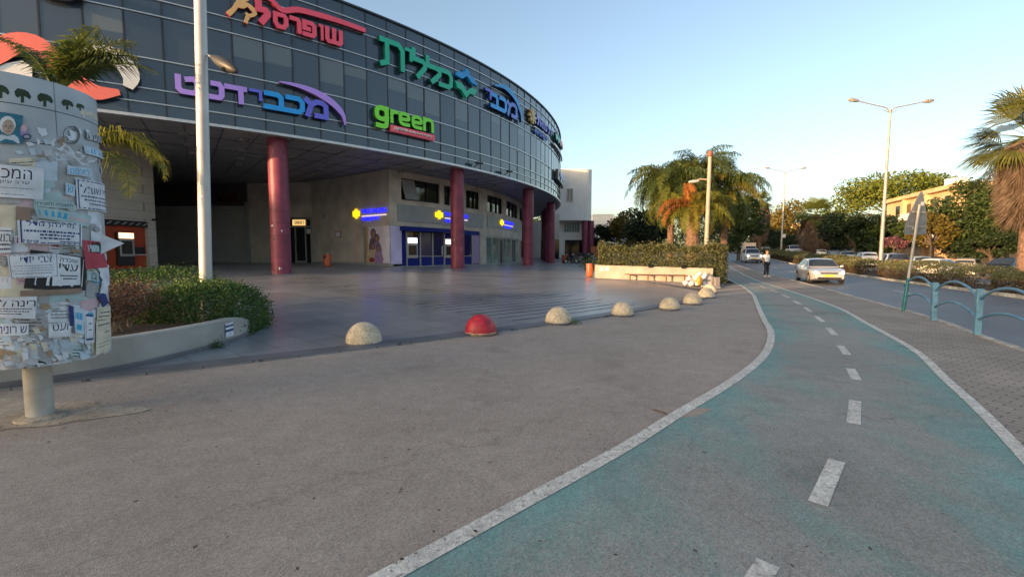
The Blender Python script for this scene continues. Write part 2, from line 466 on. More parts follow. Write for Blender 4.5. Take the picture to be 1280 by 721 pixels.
def tile_mat(name, c1, c2, mortar, bw, bh, ms, rough, spec, off=0.0, rot=0.0, rvar=0.1, bump=0.2, grime=0.25):
    m, nt, b = new_mat(name)
    N, L = nt.nodes, nt.links
    tc = N.new('ShaderNodeTexCoord'); mp = N.new('ShaderNodeMapping'); mp.inputs['Rotation'].default_value = (0, 0, rot)
    L.new(tc.outputs['Object'], mp.inputs['Vector'])
    br = N.new('ShaderNodeTexBrick'); br.offset = off; br.inputs['Scale'].default_value = 1.0
    br.inputs['Brick Width'].default_value = bw; br.inputs['Row Height'].default_value = bh; br.inputs['Mortar Size'].default_value = ms
    br.inputs['Color1'].default_value = rgb(c1); br.inputs['Color2'].default_value = rgb(c2); br.inputs['Mortar'].default_value = rgb(mortar)
    L.new(mp.outputs[0], br.inputs['Vector'])
    nz = N.new('ShaderNodeTexNoise'); nz.inputs['Scale'].default_value = 0.55; nz.inputs['Detail'].default_value = 7; nz.inputs['Roughness'].default_value = 0.6
    L.new(tc.outputs['Object'], nz.inputs['Vector'])
    rp = N.new('ShaderNodeValToRGB')
    rp.color_ramp.elements[0].position = 0.3; rp.color_ramp.elements[0].color = (1 - grime,) * 3 + (1,)
    rp.color_ramp.elements[1].position = 0.7; rp.color_ramp.elements[1].color = (1 + grime * 0.4,) * 3 + (1,)
    L.new(nz.outputs['Fac'], rp.inputs['Fac'])
    x = N.new('ShaderNodeMix'); x.data_type = 'RGBA'; x.blend_type = 'MULTIPLY'; x.inputs['Factor'].default_value = 1
    L.new(br.outputs['Color'], x.inputs[6]); L.new(rp.outputs['Color'], x.inputs[7]); L.new(x.outputs[2], b.inputs['Base Color'])
    rr = N.new('ShaderNodeMapRange'); rr.inputs['From Min'].default_value = 0.3; rr.inputs['From Max'].default_value = 0.7
    rr.inputs['To Min'].default_value = rough - rvar; rr.inputs['To Max'].default_value = rough + rvar
    L.new(nz.outputs['Fac'], rr.inputs['Value']); L.new(rr.outputs[0], b.inputs['Roughness'])
    b.inputs['Specular IOR Level'].default_value = spec
    n2 = N.new('ShaderNodeTexNoise'); n2.inputs['Scale'].default_value = 8; n2.inputs['Detail'].default_value = 3
    L.new(tc.outputs['Object'], n2.inputs['Vector'])
    ad = N.new('ShaderNodeMath'); ad.operation = 'MULTIPLY_ADD'; ad.inputs[1].default_value = -1.0
    L.new(br.outputs['Fac'], ad.inputs[0]); L.new(n2.outputs['Fac'], ad.inputs[2])
    bp = N.new('ShaderNodeBump'); bp.inputs['Strength'].default_value = bump; bp.inputs['Distance'].default_value = 0.004
    L.new(ad.outputs[0], bp.inputs['Height']); L.new(bp.outputs['Normal'], b.inputs['Normal'])
    return m
tile_mat('plaza_tile', (0.245, 0.255, 0.272), (0.215, 0.224, 0.240), (0.09, 0.09, 0.095), 0.6, 0.6, 0.009, 0.31, 0.45, rot=math.radians(38), rvar=0.045, bump=0.12, grime=0.3)
tile_mat('pavers', (0.37, 0.315, 0.27), (0.30, 0.26, 0.225), (0.17, 0.15, 0.13), 0.21, 0.105, 0.008, 0.85, 0.3, off=0.5, rot=math.radians(60), rvar=0.05, bump=0.6, grime=0.3)
tile_mat('far_paving', (0.2, 0.18, 0.165), (0.18, 0.165, 0.15), (0.1, 0.09, 0.08), 0.4, 0.4, 0.01, 0.8, 0.3, rvar=0.05)

# ------------------------------------------------------------------ setting: ground sheets
def grid_lines(lo, hi, near_lo, near_hi, fine, grow=1.35):
    out = list(np.arange(near_lo, near_hi + 1e-6, fine))
    s = fine; x = near_hi
    while x < hi: s *= grow; x += s; out.append(min(x, hi))
    s = fine; x = near_lo
    while x > lo: s *= grow; x -= s; out.insert(0, max(x, lo))
    return out
def make_ground():
    xs = grid_lines(-350, 420, -14, 34, 0.6); ys = grid_lines(-160, 650, -5, 60, 0.6)
    V = []; nx = len(xs)
    for y in ys:
        k = kerb_x(y)
        for x in xs:
            w = (x - k) * 0.93
            z = T(x, y) - 0.012
            if w > -0.9: z -= 0.4 * sstep(-0.9, -0.3, w) * (1 - sstep(15.6, 16.2, w))
            r = math.hypot(x - MC.x, y - MC.y)
            if r < 56.4: z -= 0.35 * sstep(56.4, 55.6, r)
            V.append((x, y, z))
    Fs = [(j * nx + i, j * nx + i + 1, (j + 1) * nx + i + 1, (j + 1) * nx + i) for j in range(len(ys) - 1) for i in range(nx - 1)]
    mb = MB(); mb.add(V, Fs)
    return struct(mb.build('ground', 'asphalt', smooth=60))
make_ground()
def plaza_rout(a):
    return 57.2 - 5.0 * sstep(-39.5, -33.0, math.degrees(a))
def make_plaza():
    a0, a1, n, nr = math.radians(-118), math.radians(34), 190, 28
    V = []; Fs = []
    for i in range(n + 1):
        a = a0 + (a1 - a0) * i / n
        ro = plaza_rout(a)
        for j in range(nr + 1):
            t = j / nr; r = 22 + (ro - 22) * t
            p = pol(r, a); V.append((p.x, p.y, T(p.x, p.y) + 0.024))
        p = pol(ro, a); V.append((p.x, p.y, T(p.x, p.y) - 0.1))
    m = nr + 2
    for i in range(n):
        for j in range(nr + 1):
            Fs.append((i * m + j, i * m + j + 1, (i + 1) * m + j + 1, (i + 1) * m + j))
    mb = MB(); mb.add(V, Fs)
    struct(mb.build('plaza', 'plaza_tile', smooth=40))
    # edge course of darker stone, grooves cut in the paving, drain
    def ring(name, r0, r1, b0, b1, dz, m_, k=60):
        mb = MB(); V = []; Fs = []
        for i in range(k + 1):
            a = b0 + (b1 - b0) * i / k
            for r in (r0(a) if callable(r0) else r0, r1(a) if callable(r1) else r1):
                p = pol(r, a); V.append((p.x, p.y, T(p.x, p.y) + dz))
        Fs = [(2 * i, 2 * i + 1, 2 * i + 3, 2 * i + 2) for i in range(k)]
        mb.add(V, Fs); return mb
    mb = ring('e', lambda a: plaza_rout(a) - 0.32, lambda a: plaza_rout(a) - 0.0, math.radians(-75), math.radians(-33.5), 0.028, None, 120)
    struct(mb.build('plaza_edge_course', 'plaza_edge'))
    mb = MB()
    for k in range(19):
        r = 56.4 - k * 0.42
        t = k / 18
        l = ground_at(690 - 195 * min(1, t * 1.35), 414 - 46 * t ** 0.8) if False else None
        aL = math.radians(-49.6 - 1.9 * t); aR = math.radians(-44.3 + 0.6 * t - 1.6 * (k % 3) * 0.25)
        sub = ring('g', r, r + 0.05, aL, aR, 0.0275, None, 14)
        mb.add(sub.v, sub.f)
    struct(mb.build('paving_grooves', 'grate'))
    a = ground_at(566, 343.2); c = ground_at(420, 335.2); d = ground_at(731, 349.5)
    mb = MB(); pts = [c, a, d]; V = []; Fs = []
    P = dense([(p.x, p.y) for p in pts], 0.8)
    L_ = offset_line(P, -0.07); R_ = offset_line(P, 0.07)
    for l, r in zip(L_, R_):
        V += [(l[0], l[1], T(*l) + 0.029), (r[0], r[1], T(*r) + 0.029)]
    Fs = [(2 * i, 2 * i + 1, 2 * i + 3, 2 * i + 2) for i in range(len(P) - 1)]
    mb.add(V, Fs); struct(mb.build('drain_channel', 'grate'))
make_plaza()
def ribbon(name, A, B, m_, dz, nx=6, zf=None, uv=False):
    """sheet draped between two lines sampled by arc length"""
    def resample(P, n):
        P = np.array([p[:2] for p in P]); s = np.r_[0, np.cumsum(np.hypot(*np.diff(P, axis=0).T))]
        t = np.linspace(0, 1, n) ** 1.3 * s[-1]
        return np.c_[np.interp(t, s, P[:, 0]), np.interp(t, s, P[:, 1])]
    n = max(len(A), len(B)); A = resample(A, n); B = resample(B, n)
    zf = zf or T
    V = []
    for a, c in zip(A, B):
        for k in range(nx + 1):
            p = a + (c - a) * k / nx; V.append((p[0], p[1], zf(p[0], p[1]) + dz))
    m = nx + 1
    Fs = [(i * m + k, i * m + k + 1, (i + 1) * m + k + 1, (i + 1) * m + k) for i in range(n - 1) for k in range(nx)]
    mb = MB(); mb.add(V, Fs); o = mb.build(name, m_, smooth=60)
    if uv:
        u = o.data.uv_layers.new(name='UVMap')
        for l in o.data.loops: 
            k = l.vertex_index % m; u.data[l.index].uv = (k / nx, (l.vertex_index // m) * 0.3)
    return struct(o)
LEFT = [(-6.2, -4.0), (-2.6, 0.2), (-0.49, 2.33), (0.85, 3.66), (1.66, 4.55), (2.86, 5.85), (3.95, 7.2), (4.85, 8.6), (5.55, 9.9), (6.05, 11.0), (6.95, 12.9), (8.3, 15.7), (9.75, 18.8), (11.8, 24), (13.9, 30.2), (17.0, 38.5), (23.2, 56), (38.5, 100), (57, 160), (86, 250)]
RIGHT = [(-2.2, -4.5), (1.9, 0.6), (4.33, 3.95), (5.6, 5.9), (6.75, 7.7), (8.2, 10.6), (9.85, 14.0), (11.5, 18.4), (13.0, 22.8), (15.0, 28.7), (18.2, 37.4), (25.0, 56), (40.5, 100), (59, 160), (88, 250)]
LD, RD = dense(LEFT, 0.4), dense(RIGHT, 0.4)
ribbon('bike_lane', LD, RD, 'lane_paint', 0.002, 10, uv=True)
gp = ground_at(889, 514)
def line(name, P, w, dz, m_='white_marking', skip=None):
    A, B = offset_line(P, -w / 2), offset_line(P, w / 2)
    mb = MB(); V = []; Fs = []
    for l, r in zip(A, B):
        V += [(l[0], l[1], T(*l) + dz), (r[0], r[1], T(*r) + dz)]
    for i in range(len(P) - 1):
        if skip and math.hypot(P[i][0] - skip[0], P[i][1] - skip[1]) < skip[2]: continue
        Fs.append((2 * i, 2 * i + 1, 2 * i + 3, 2 * i + 2))
    mb.add(V, Fs); return struct(mb.build(name, m_))
line('lane_edge_line', LD, 0.125, 0.007, skip=(gp.x, gp.y, 0.22))
line('lane_edge_line', RD, 0.11, 0.007)
def dashes():
    mb = MB()
    ends = [((941, 735), (960, 704)), ((1022, 630), (1046, 576)), ((1067, 530), (1069, 501)), ((1071, 475), (1063, 461)), ((1059, 443.5), (1050, 432)), ((1044, 419), (1035, 410)), ((1029, 402.5), (1020, 395.5)), ((1014, 390), (1006, 384.5)), ((1000, 380.3), (992, 375.8)), ((987, 372.3), (978, 368.5)), ((972, 365.6), (964, 362.6)), ((957, 360), (950, 357.4)), ((943, 355), (937, 353))]
    for a, c in ends:
        A, B = ground_at(*a), ground_at(*c)
        t = (B - A).normalized(); s = Vector((t.y, -t.x, 0)) * 0.055
        mb.add([(p.x, p.y, T(p.x, p.y) + 0.0065) for p in (A - s, A + s, B + s, B - s)], [(0, 1, 2, 3)])
    struct(mb.build('lane_dash_marking', 'white_marking'))
    # worn bicycle pictograms
    mb = MB()
    for px, py in ((974, 381), (1040, 391)):
        c = ground_at(px, py); ang = math.radians(60)
        ux, uy = Vector((math.cos(ang), math.sin(ang), 0)), Vector((-math.sin(ang), math.cos(ang), 0))
        def P(u, v):
            q = c + ux * u * 0.8 - uy * v * 0.8; return (q.x, q.y, T(q.x, q.y) + 0.0068)
        def st(u0, v0, u1, v1, w=0.05):
            d = Vector((u1 - u0, v1 - v0)).normalized(); n = Vector((-d.y, d.x)) * w / 2
            mb.add([P(u0 + n.x, v0 + n.y), P(u1 + n.x, v1 + n.y), P(u1 - n.x, v1 - n.y), P(u0 - n.x, v0 - n.y)], [(0, 1, 2, 3)])
        for wx in (-0.42, 0.42):
            for k in range(14):
                a0, a1 = 2 * PI * k / 14, 2 * PI * (k + 1) / 14
                st(-0.25 + 0.28 * math.sin(a0), wx + 0.28 * math.cos(a0), -0.25 + 0.28 * math.sin(a1), wx + 0.28 * math.cos(a1))
        for s in ((-0.25, -0.42, 0.2, -0.2), (0.2, -0.2, 0.2, 0.28), (-0.25, 0.0, 0.2, 0.28), (-0.25, 0.0, 0.2, -0.2), (-0.25, 0.42, 0.32, 0.26), (-0.25, -0.42, -0.25, 0), (0.3, 0.26, 0.34, 0.4), (0.26, -0.26, 0.26, -0.1)): st(*s)
    struct(mb.build('bicycle_marking', 'worn_symbol'))
dashes()
KD = dense(KERB, 0.5)
ribbon('sidewalk', RD, offset_line(KD, -0.08), 'pavers', -0.002, 5)
def road_z(x, y): return base(y) - 0.13
ribbon('road', offset_line(KD, 0.02), offset_line(KD, 6.2), 'road_asphalt', 0, 8, zf=road_z)
ribbon('road', offset_line(KD, 9.6), offset_line(KD, 15.8), 'road_asphalt', 0, 8, zf=lambda x, y: min(road_z(x, y), T(x, y) - 0.02))
ribbon('median_soil', offset_line(KD, 6.3), offset_line(KD, 9.5), 'soil', 0.06, 3, zf=road_z)
def kerb(name, d, w, z0, z1, m_, alt=None, ymax=130, step=1.0):
    P = [p for p in dense(KERB, step) if p[1] < ymax]
    mb = MB()
    A, B = offset_line(P, d), offset_line(P, d + w)
    for i in range(len(P) - 1):
        q = []
        for l, t in ((A[i], 0.012), (B[i], 0.012), (B[i + 1], -0.012), (A[i + 1], -0.012)):
            pass
        a, b_, c, e = [Vector(v) for v in (A[i], B[i], B[i + 1], A[i + 1])]
        g = (e - a).normalized() * 0.008
        q = [a + g, b_ + g, c - g, e - g]
        j = 0.004 * math.sin(i * 2.3)
        V = [(p.x, p.y, road_z(p.x, p.y) + z0) for p in q] + [(p.x, p.y, road_z(p.x, p.y) + z1 + j) for p in q]
        mb.add(V, [(4, 5, 6, 7), (0, 1, 5, 4), (1, 2, 6, 5), (2, 3, 7, 6), (3, 0, 4, 7)], (i % 2) if alt else 0)
    return struct(mb.build(name, [m_, alt] if alt else m_))
kerb('kerb', -0.08, 0.15, -0.1, 0.145, 'kerb_stone')
kerb('kerb', 6.2, 0.14, -0.05, 0.13, 'kerb_white', 'kerb_stone')
kerb('kerb', 9.46, 0.14, -0.05, 0.13, 'kerb_stone')
# road edge line, broken lane line of the carriageway
def lane_lines():
    mb = MB()
    for d, dash in ((0.35, 0), (3.15, 1)):
        P = offset_line([p for p in KD if p[1] < 150], d)
        A, B = offset_line(P, -0.06), offset_line(P, 0.06)
        for i in range(len(P) - 1):
            if dash and (i // 6) % 3 != 0: continue
            V = [(p[0], p[1], road_z(*p) + 0.005) for p in (A[i], B[i], B[i + 1], A[i + 1])]
            mb.add(V, [(0, 1, 2, 3)])
    struct(mb.build('road_marking', 'white_marking'))
lane_lines()
# bare dusty patch around the foot of the poster drum
def patch():
    c = ground_at(48, 522); V = [(c.x - 0.35, c.y - 0.02, T(c.x, c.y) - 0.003)]; n = 46
    for k in range(n):
        a = 2 * PI * k / n
        r = 0.75 + 0.16 * math.sin(3 * a + 1) + 0.08 * math.sin(7 * a) + rng.uniform(-0.05, 0.05)
        x, y = c.x - 0.35 + r * 1.25 * math.cos(a), c.y + r * 0.72 * math.sin(a) + 0.1
        V.append((x, y, T(x, y) - 0.006))
    mb = MB(); mb.add(V, [(0, 1 + k, 1 + (k + 1) % n) for k in range(n)])
    struct(mb.build('dusty_ground', 'dusty_concrete'))
patch()
def lane_patch():
    V = [(gp.x - 0.3, gp.y, 0)]; n = 40
    for k in range(n):
        a = 2 * PI * k / n; r = 0.20 + 0.04 * math.sin(3 * a + .5) + rng.uniform(-0.025, 0.025)
        V.append((gp.x - 0.3 + r * 1.3 * math.cos(a), gp.y + r * 0.8 * math.sin(a), 0))
    MB_ = MB(); MB_.add([(x, y, T(x, y) + 0.0042) for x, y, z in V], [(0, 1 + k, 1 + (k + 1) % n) for k in range(n)]); struct(MB_.build('asphalt_patch', 'asphalt_repair'))
ground_mat('asphalt_repair', (0.30, 0.245, 0.205), (0.36, 0.30, 0.25), 0.7, 1.3, aggr=110, sscale=1.5)
lane_patch()
# unseen ridge added behind the camera to block the low sun from the forecourt
def ridge():
    u = Vector((0.8, 0.6)); n = Vector((-0.6, 0.8)); mb = MB()
    S = list(range(-150, 14, 3)) + list(range(20, 75, 3)); V = []; Fs = []
    prof = [(-150, 0.0), (-140, 0.55), (-133, 0.9), (-128, 1.0), (-123, 0.95), (-116, 0.5), (-108, 0.0)]
    for s in S:
        h = 18.4 * max(sstep(14, 9, s), sstep(19.9, 23, s)) + 0.5 * math.sin(s * 0.3)
        for t, k in prof:
            p = u * t + n * s; V.append((p.x, p.y, -0.6 + max(0.0, h) * k))
    m_ = len(prof)
    for i in range(len(S) - 1):
        for j in range(m_ - 1): Fs.append((i * m_ + j, i * m_ + j + 1, (i + 1) * m_ + j + 1, (i + 1) * m_ + j))
    mb.add(V, Fs); struct(mb.build('sun_block_ridge', 'soil', smooth=60))
ridge()
# ------------------------------------------------------------------ mall: materials
def glass_mat(name, c1, c2, rough=0.06, metal=0.0, spec=0.6, ior=1.55):
    m, nt, b = new_mat(name)
    N, L = nt.nodes, nt.links
    g = N.new('ShaderNodeNewGeometry'); rp = N.new('ShaderNodeValToRGB')
    rp.color_ramp.elements[0].color = rgb(c1); rp.color_ramp.elements[1].color = rgb(c2)
    L.new(g.outputs['Random Per Island'], rp.inputs['Fac']); L.new(rp.outputs['Color'], b.inputs['Base Color'])
    b.inputs['Roughness'].default_value = rough; b.inputs['Metallic'].default_value = metal
    b.inputs['Specular IOR Level'].default_value = spec; b.inputs['IOR'].default_value = ior
    return m
glass_mat('spandrel_glass', (0.032, 0.054, 0.086), (0.046, 0.072, 0.108), 0.09)
glass_mat('window_glass', (0.030, 0.048, 0.076), (0.066, 0.092, 0.128), 0.05)
glass_mat('blind_glass', (0.10, 0.13, 0.15), (0.14, 0.165, 0.185), 0.06)
glass_mat('shop_glass', (0.10, 0.16, 0.15), (0.16, 0.23, 0.21), 0.05)
glass_mat('dark_glass', (0.012, 0.014, 0.018), (0.02, 0.024, 0.028), 0.05)
glass_mat('bank_glass', (0.006, 0.012, 0.07), (0.010, 0.02, 0.10), 0.08)
glass_mat('bank_panel', (0.004, 0.014, 0.16), (0.006, 0.02, 0.22), 0.45, spec=0.15)
mat('rail_metal', (0.52, 0.53, 0.54), 0.35, metal=0.6, var=0.06)
mat('mullion', (0.03, 0.035, 0.042), 0.4, metal=0.2)
mat('frame_alu', (0.42, 0.42, 0.41), 0.4, metal=0.5, var=0.06)
mat('soffit', (0.26, 0.262, 0.27), 0.55, var=0.12, scale=1.5)
mat('roof_felt', (0.2, 0.2, 0.2), 0.9)
mat('beige_wall', (0.56, 0.50, 0.435), 0.8, var=0.12, scale=1.1, bump=0.12, bscale=25)
mat('grey_panel', (0.30, 0.32, 0.335), 0.5, var=0.08, scale=1.5)
mat('dark_fascia', (0.10, 0.075, 0.075), 0.6)
tile_mat('wall_tile', (0.60, 0.56, 0.50), (0.56, 0.525, 0.47), (0.30, 0.28, 0.25), 1.2, 0.45, 0.01, 0.5, 0.4, off=0.5, bump=0.15, grime=0.2)
mat('maroon_column', (0.22, 0.045, 0.085), 0.45, var=0.16, scale=2.2, spec=0.35)
mat('column_joint', (0.05, 0.012, 0.02), 0.5)
mat('downlight', (0.35, 0.34, 0.32), 0.4, metal=0.4)
mat('black', (0.012, 0.012, 0.013), 0.5)
mat('dark_metal', (0.03, 0.03, 0.033), 0.45, metal=0.5)
mat('white_paint', (0.75, 0.74, 0.72), 0.5, var=0.05)
mat('atm_orange', (0.42, 0.055, 0.012), 0.4, var=0.08)
mat('atm_screen', (0.6, 0.4, 0.25), 0.3, emit=(1.0, 0.62, 0.36), estr=0.75)
mat('atm_screen_white', (0.6, 0.6, 0.55), 0.3, emit=(1.0, 0.86, 0.70), estr=0.8)
mat('screen_dark', (0.02, 0.025, 0.03), 0.15)
mat('light_band', (0.8, 0.6, 0.3), 0.4, emit=(1.0, 0.62, 0.22), estr=0.30)
mat('poster_lilac', (0.60, 0.54, 0.80), 0.4, var=0.08, scale=1.2)
mat('poster_pale', (0.78, 0.74, 0.84), 0.4, var=0.08, scale=1.2)
mat('poster_yellow', (0.60, 0.43, 0.16), 0.4)
mat('print_skin', (0.36, 0.20, 0.15), 0.5); mat('print_dark', (0.15, 0.10, 0.16), 0.5); mat('print_violet', (0.34, 0.24, 0.44), 0.5)
mat('print_red', (0.30, 0.05, 0.06), 0.5); mat('print_cream', (0.55, 0.45, 0.32), 0.5)
m, nt, b = new_mat('shutter')
def shutter_nodes():
    N, L = nt.nodes, nt.links
    tc = N.new('ShaderNodeTexCoord'); sx = N.new('ShaderNodeSeparateXYZ'); L.new(tc.outputs['Object'], sx.inputs[0])
    w = N.new('ShaderNodeMath'); w.operation = 'MULTIPLY'; w.inputs[1].default_value = 2 * PI / 0.11; L.new(sx.outputs[2], w.inputs[0])
    s = N.new('ShaderNodeMath'); s.operation = 'SINE'; L.new(w.outputs[0], s.inputs[0])
    bp = N.new('ShaderNodeBump'); bp.inputs['Distance'].default_value = 0.02; bp.inputs['Strength'].default_value = 0.9
    L.new(s.outputs[0], bp.inputs['Height']); L.new(bp.outputs['Normal'], b.inputs['Normal'])
    nz = N.new('ShaderNodeTexNoise'); nz.inputs['Scale'].default_value = 1.2; L.new(tc.outputs['Object'], nz.inputs['Vector'])
    rp = N.new('ShaderNodeValToRGB'); rp.color_ramp.elements[0].color = (0.58, 0.57, 0.56, 1); rp.color_ramp.elements[1].color = (0.68, 0.67, 0.66, 1)
    L.new(nz.outputs['Fac'], rp.inputs['Fac']); L.new(rp.outputs['Color'], b.inputs['Base Color'])
    b.inputs['Roughness'].default_value = 0.5; b.inputs['Metallic'].default_value = 0.2
shutter_nodes()
# ------------------------------------------------------------------ mall: shell
D = math.radians
LEV = [6.9, 7.45, 7.98, 9.12, 10.78, 11.38, 12.44, 12.97]
WR = 3      # the window row lies above LEV[WR]
ROOF = 13.6
A0, A1, MOD = D(-47.13 - 1.6 * 66), D(-47.13 + 1.6 * 58), D(1.6)
mall = E('mall', 'round mall with dark curtain glass over an open ground floor on maroon columns', 'building', (MC.x, MC.y, 0.7))
def mall_shell():
    n = int(round((A1 - A0) / MOD))
    # storeys of glass: window row with separate panes, spandrel bands as rows of panels
    def band(z0, z1, m_, name):
        V = []; Fs = []
        for i in range(n):
            a, c = A0 + i * MOD + D(0.035), A0 + (i + 1) * MOD - D(0.035)
            k = len(V)
            tl = rng.uniform(-0.012, 0.012)
            for aa, z in ((a, z0), (c, z0), (c, z1), (a, z1)):
                p = pol(RF + (tl if aa == a else -tl), aa, z); V.append(tuple(p))
            Fs.append((k, k + 1, k + 2, k + 3))
        mb = MB(); mb.add(V, Fs); mb.build(name, m_, mall)
    for i in range(len(LEV) - 1):
        if i == WR: continue
        band(LEV[i] + 0.03, LEV[i + 1] - 0.03, 'spandrel_glass', 'spandrel_panel')
    band(LEV[-1] + 0.03, ROOF - 0.06, 'spandrel_glass', 'spandrel_panel')
    vis0, vis1 = D(-70), D(5)
    r2 = random.Random(5)
    for i in range(n):
        a, c = A0 + i * MOD + D(0.045), A0 + (i + 1) * MOD - D(0.045)
        if not (vis0 < a < vis1): continue
        mb = MB(); V = []
        tl = rng.uniform(-0.016, 0.016)
        zs = LEV[WR] + 0.04, LEV[WR + 1] - 0.04
        blind = r2.random()
        mid = zs[0] + (zs[1] - zs[0]) * r2.uniform(0.2, 0.75) if blind < 0.45 else None
        def q(z0, z1, mi):
            mb.add([pol(RF + tl, a, z0), pol(RF - tl, c, z0), pol(RF - tl, c, z1), pol(RF + tl, a, z1)], [(0, 1, 2, 3)], mi)
        if mid:
            q(zs[0], mid, 0); q(mid, zs[1], 1)
        else: q(zs[0], zs[1], 0)
        w = mb.build('window', ['window_glass', 'blind_glass'], mall)
    # the rest of the window row, round the back
    V = []; Fs = []
    for i in range(n):
        a, c = A0 + i * MOD, A0 + (i + 1) * MOD
        if vis0 < a + D(0.045) < vis1: continue
        k = len(V); V += [pol(RF, a, LEV[WR]), pol(RF, c, LEV[WR]), pol(RF, c, LEV[WR + 1]), pol(RF, a, LEV[WR + 1])]; Fs.append((k, k + 1, k + 2, k + 3))
    mb = MB(); mb.add(V, Fs); mb.build('rear_glazing', 'window_glass', mall)
    # backing behind the glass, mullions, rails
    mb = MB(); mb.arc(RF - 0.25, RF - 0.06, A0, A1, 6.95, ROOF - 0.1, n); mb.build('backing_wall', 'black', mall)
    mb = MB()
    for i in range(n + 1):
        a = A0 + i * MOD
        c_, s_ = pol(RF - 0.012, a), pol(1, a) - pol(0, a)
        mb.box((c_.x, c_.y, (6.9 + ROOF) / 2), (0.07, 0.05, ROOF - 6.95), rz=a)
    mb.build('mullions', 'mullion', mall)
    mb = MB()
    for z in LEV[1:]:
        mb.arc(RF - 0.03, RF + 0.055, A0, A1, z - 0.022, z + 0.022, n)
    mb.build('facade_rail', 'rail_metal', mall)
    mb = MB(); mb.arc(RF - 0.10, RF + 0.10, A0, A1, 6.86, 6.97, n); mb.build('facade_rail', 'rail_metal', mall)
    mb = MB(); mb.arc(RF - 0.3, RF + 0.09, A0, A1, ROOF - 0.05, ROOF + 0.04, n); mb.build('parapet_cap', 'mullion', mall)
    # roof disc, soffit, end walls
    mb = MB(); mb.arc(6, RF - 0.3, A0, A1, ROOF - 0.5, ROOF - 0.3, 90); mb.build('roof', 'roof_felt', mall)
    mb = MB(); mb.arc(10, RF - 0.101, A0, A1, 6.9, 7.2, 120); mb.build('soffit', 'soffit', mall)
    mb = MB()
    for R in (39.4, 36.8): mb.arc(R, R + 0.03, D(-80), D(12), 6.885, 6.899, 100)
    for i in range(0, 47):
        a = D(-75) + i * D(1.9); p, q_ = pol(29, a, 6.893), pol(41.6, a, 6.893); mb.bar(p, q_, 0.025, 0.012)
    mb.build('soffit_joints', 'black', mall)
    for ang in (A0, A1):
        mb = MB(); p, q_ = pol(6, ang, 0), pol(RF - 0.1, ang, 0)
        mb.bar((p.x, p.y, 7), (q_.x, q_.y, 7), 0.3, 13.0); mb.build('end_wall', 'beige_wall', mall)
    MB().arc(40.3, 40.7, A0, math.atan2(15.3 - MC.y, -21.0 - MC.x), 0.2, 6.9).build('ground_floor_wall', 'wall_tile', mall)
    # columns
    for px, py in ((349, 172), (573.5, 212), (664.5, 236), (698, 253), None) if False else [(349, 172), (573.5, 212), (664.5, 236), (698, 253)]:
        p = at_z(px, py, 6.9)
        a = math.atan2(p.y - MC.y, p.x - MC.x)
        column(pol(40.95, a))
    for a in (-77.0, 6.5, 20.5): column(pol(40.95, D(a)))
    column(at_d(684, 300, 55))
def column(c):
    z0 = T(c.x, c.y)
    mb = MB(); mb.lathe([(0.43, z0), (0.43, 6.9)], (c.x, c.y, 0), 36)
    o = mb.build('column', 'maroon_column', mall, smooth=40)
    mb = MB()
    for z in (z0 + 2.85, z0 + 2.35, z0 + 1.75):
        MB().lathe([(0.4315, z), (0.4315, z + 0.02)], (c.x, c.y, 0), 36).build('joint', 'column_joint', o, smooth=40)
mall_shell()
def column_wear():
    """paper scraps, scuffs and rust stains on the two nearest columns"""
    cols = [o for o in mall.children if o.name.startswith('column')][:2]
    r2 = random.Random(31)
    for ci, (px, py) in enumerate(((349, 172), (573.5, 212))):
        p = at_z(px, py, 6.9); c = pol(40.95, math.atan2(p.y - MC.y, p.x - MC.x)); z0 = T(c.x, c.y); toward = math.atan2(-c.y, -c.x)
        for k in range(9):
            a = toward + r2.uniform(-1.1, 1.1); z = z0 + r2.choice((r2.uniform(0.05, 0.3), r2.uniform(1.2, 2.3))); wa, h = r2.uniform(0.05, 0.22), r2.uniform(0.04, 0.14)
            n = 12; V = [(c.x + 0.4325 * math.cos(a), c.y + 0.4325 * math.sin(a), z)]
            for i in range(n):
                t = 2 * PI * i / n; rr = r2.uniform(0.6, 1.1); aa = a + wa * rr * math.cos(t); V.append((c.x + 0.4325 * math.cos(aa), c.y + 0.4325 * math.sin(aa), z + h * rr * math.sin(t)))
            MB().add(V, [(0, 1 + i, 1 + (i + 1) % n) for i in range(n)]).build('scuff', r2.choice(('white_paint', 'column_joint', 'column_joint', 'grey_panel')), cols[ci])
column_wear()
def downlights():
    for px, py in ((140, 154), (164, 172), (229, 166), (236, 180), (240, 191), (305, 174), (302, 187.5), (299.5, 197), (299, 205), (363, 194.5), (412, 201.5), (401, 209.5), (390, 217), (428, 191.5), (477, 199.5), (461, 208), (500, 214), (530, 208), (545, 219), (600, 225), (620, 232), (585, 232), (640, 243)):
        p = at_z(px, py, 6.9)
        mb = MB(); mb.lathe([(0.17, 6.80), (0.21, 6.80), (0.21, 6.897), (0.17, 6.897)], (p.x, p.y, 0), 18)
        mb.lathe([(0.0, 6.83), (0.165, 6.83)], (p.x, p.y, 0), 18, mi=1)
        mb.build('downlight', ['downlight', 'black'], mall, smooth=40)
downlights()
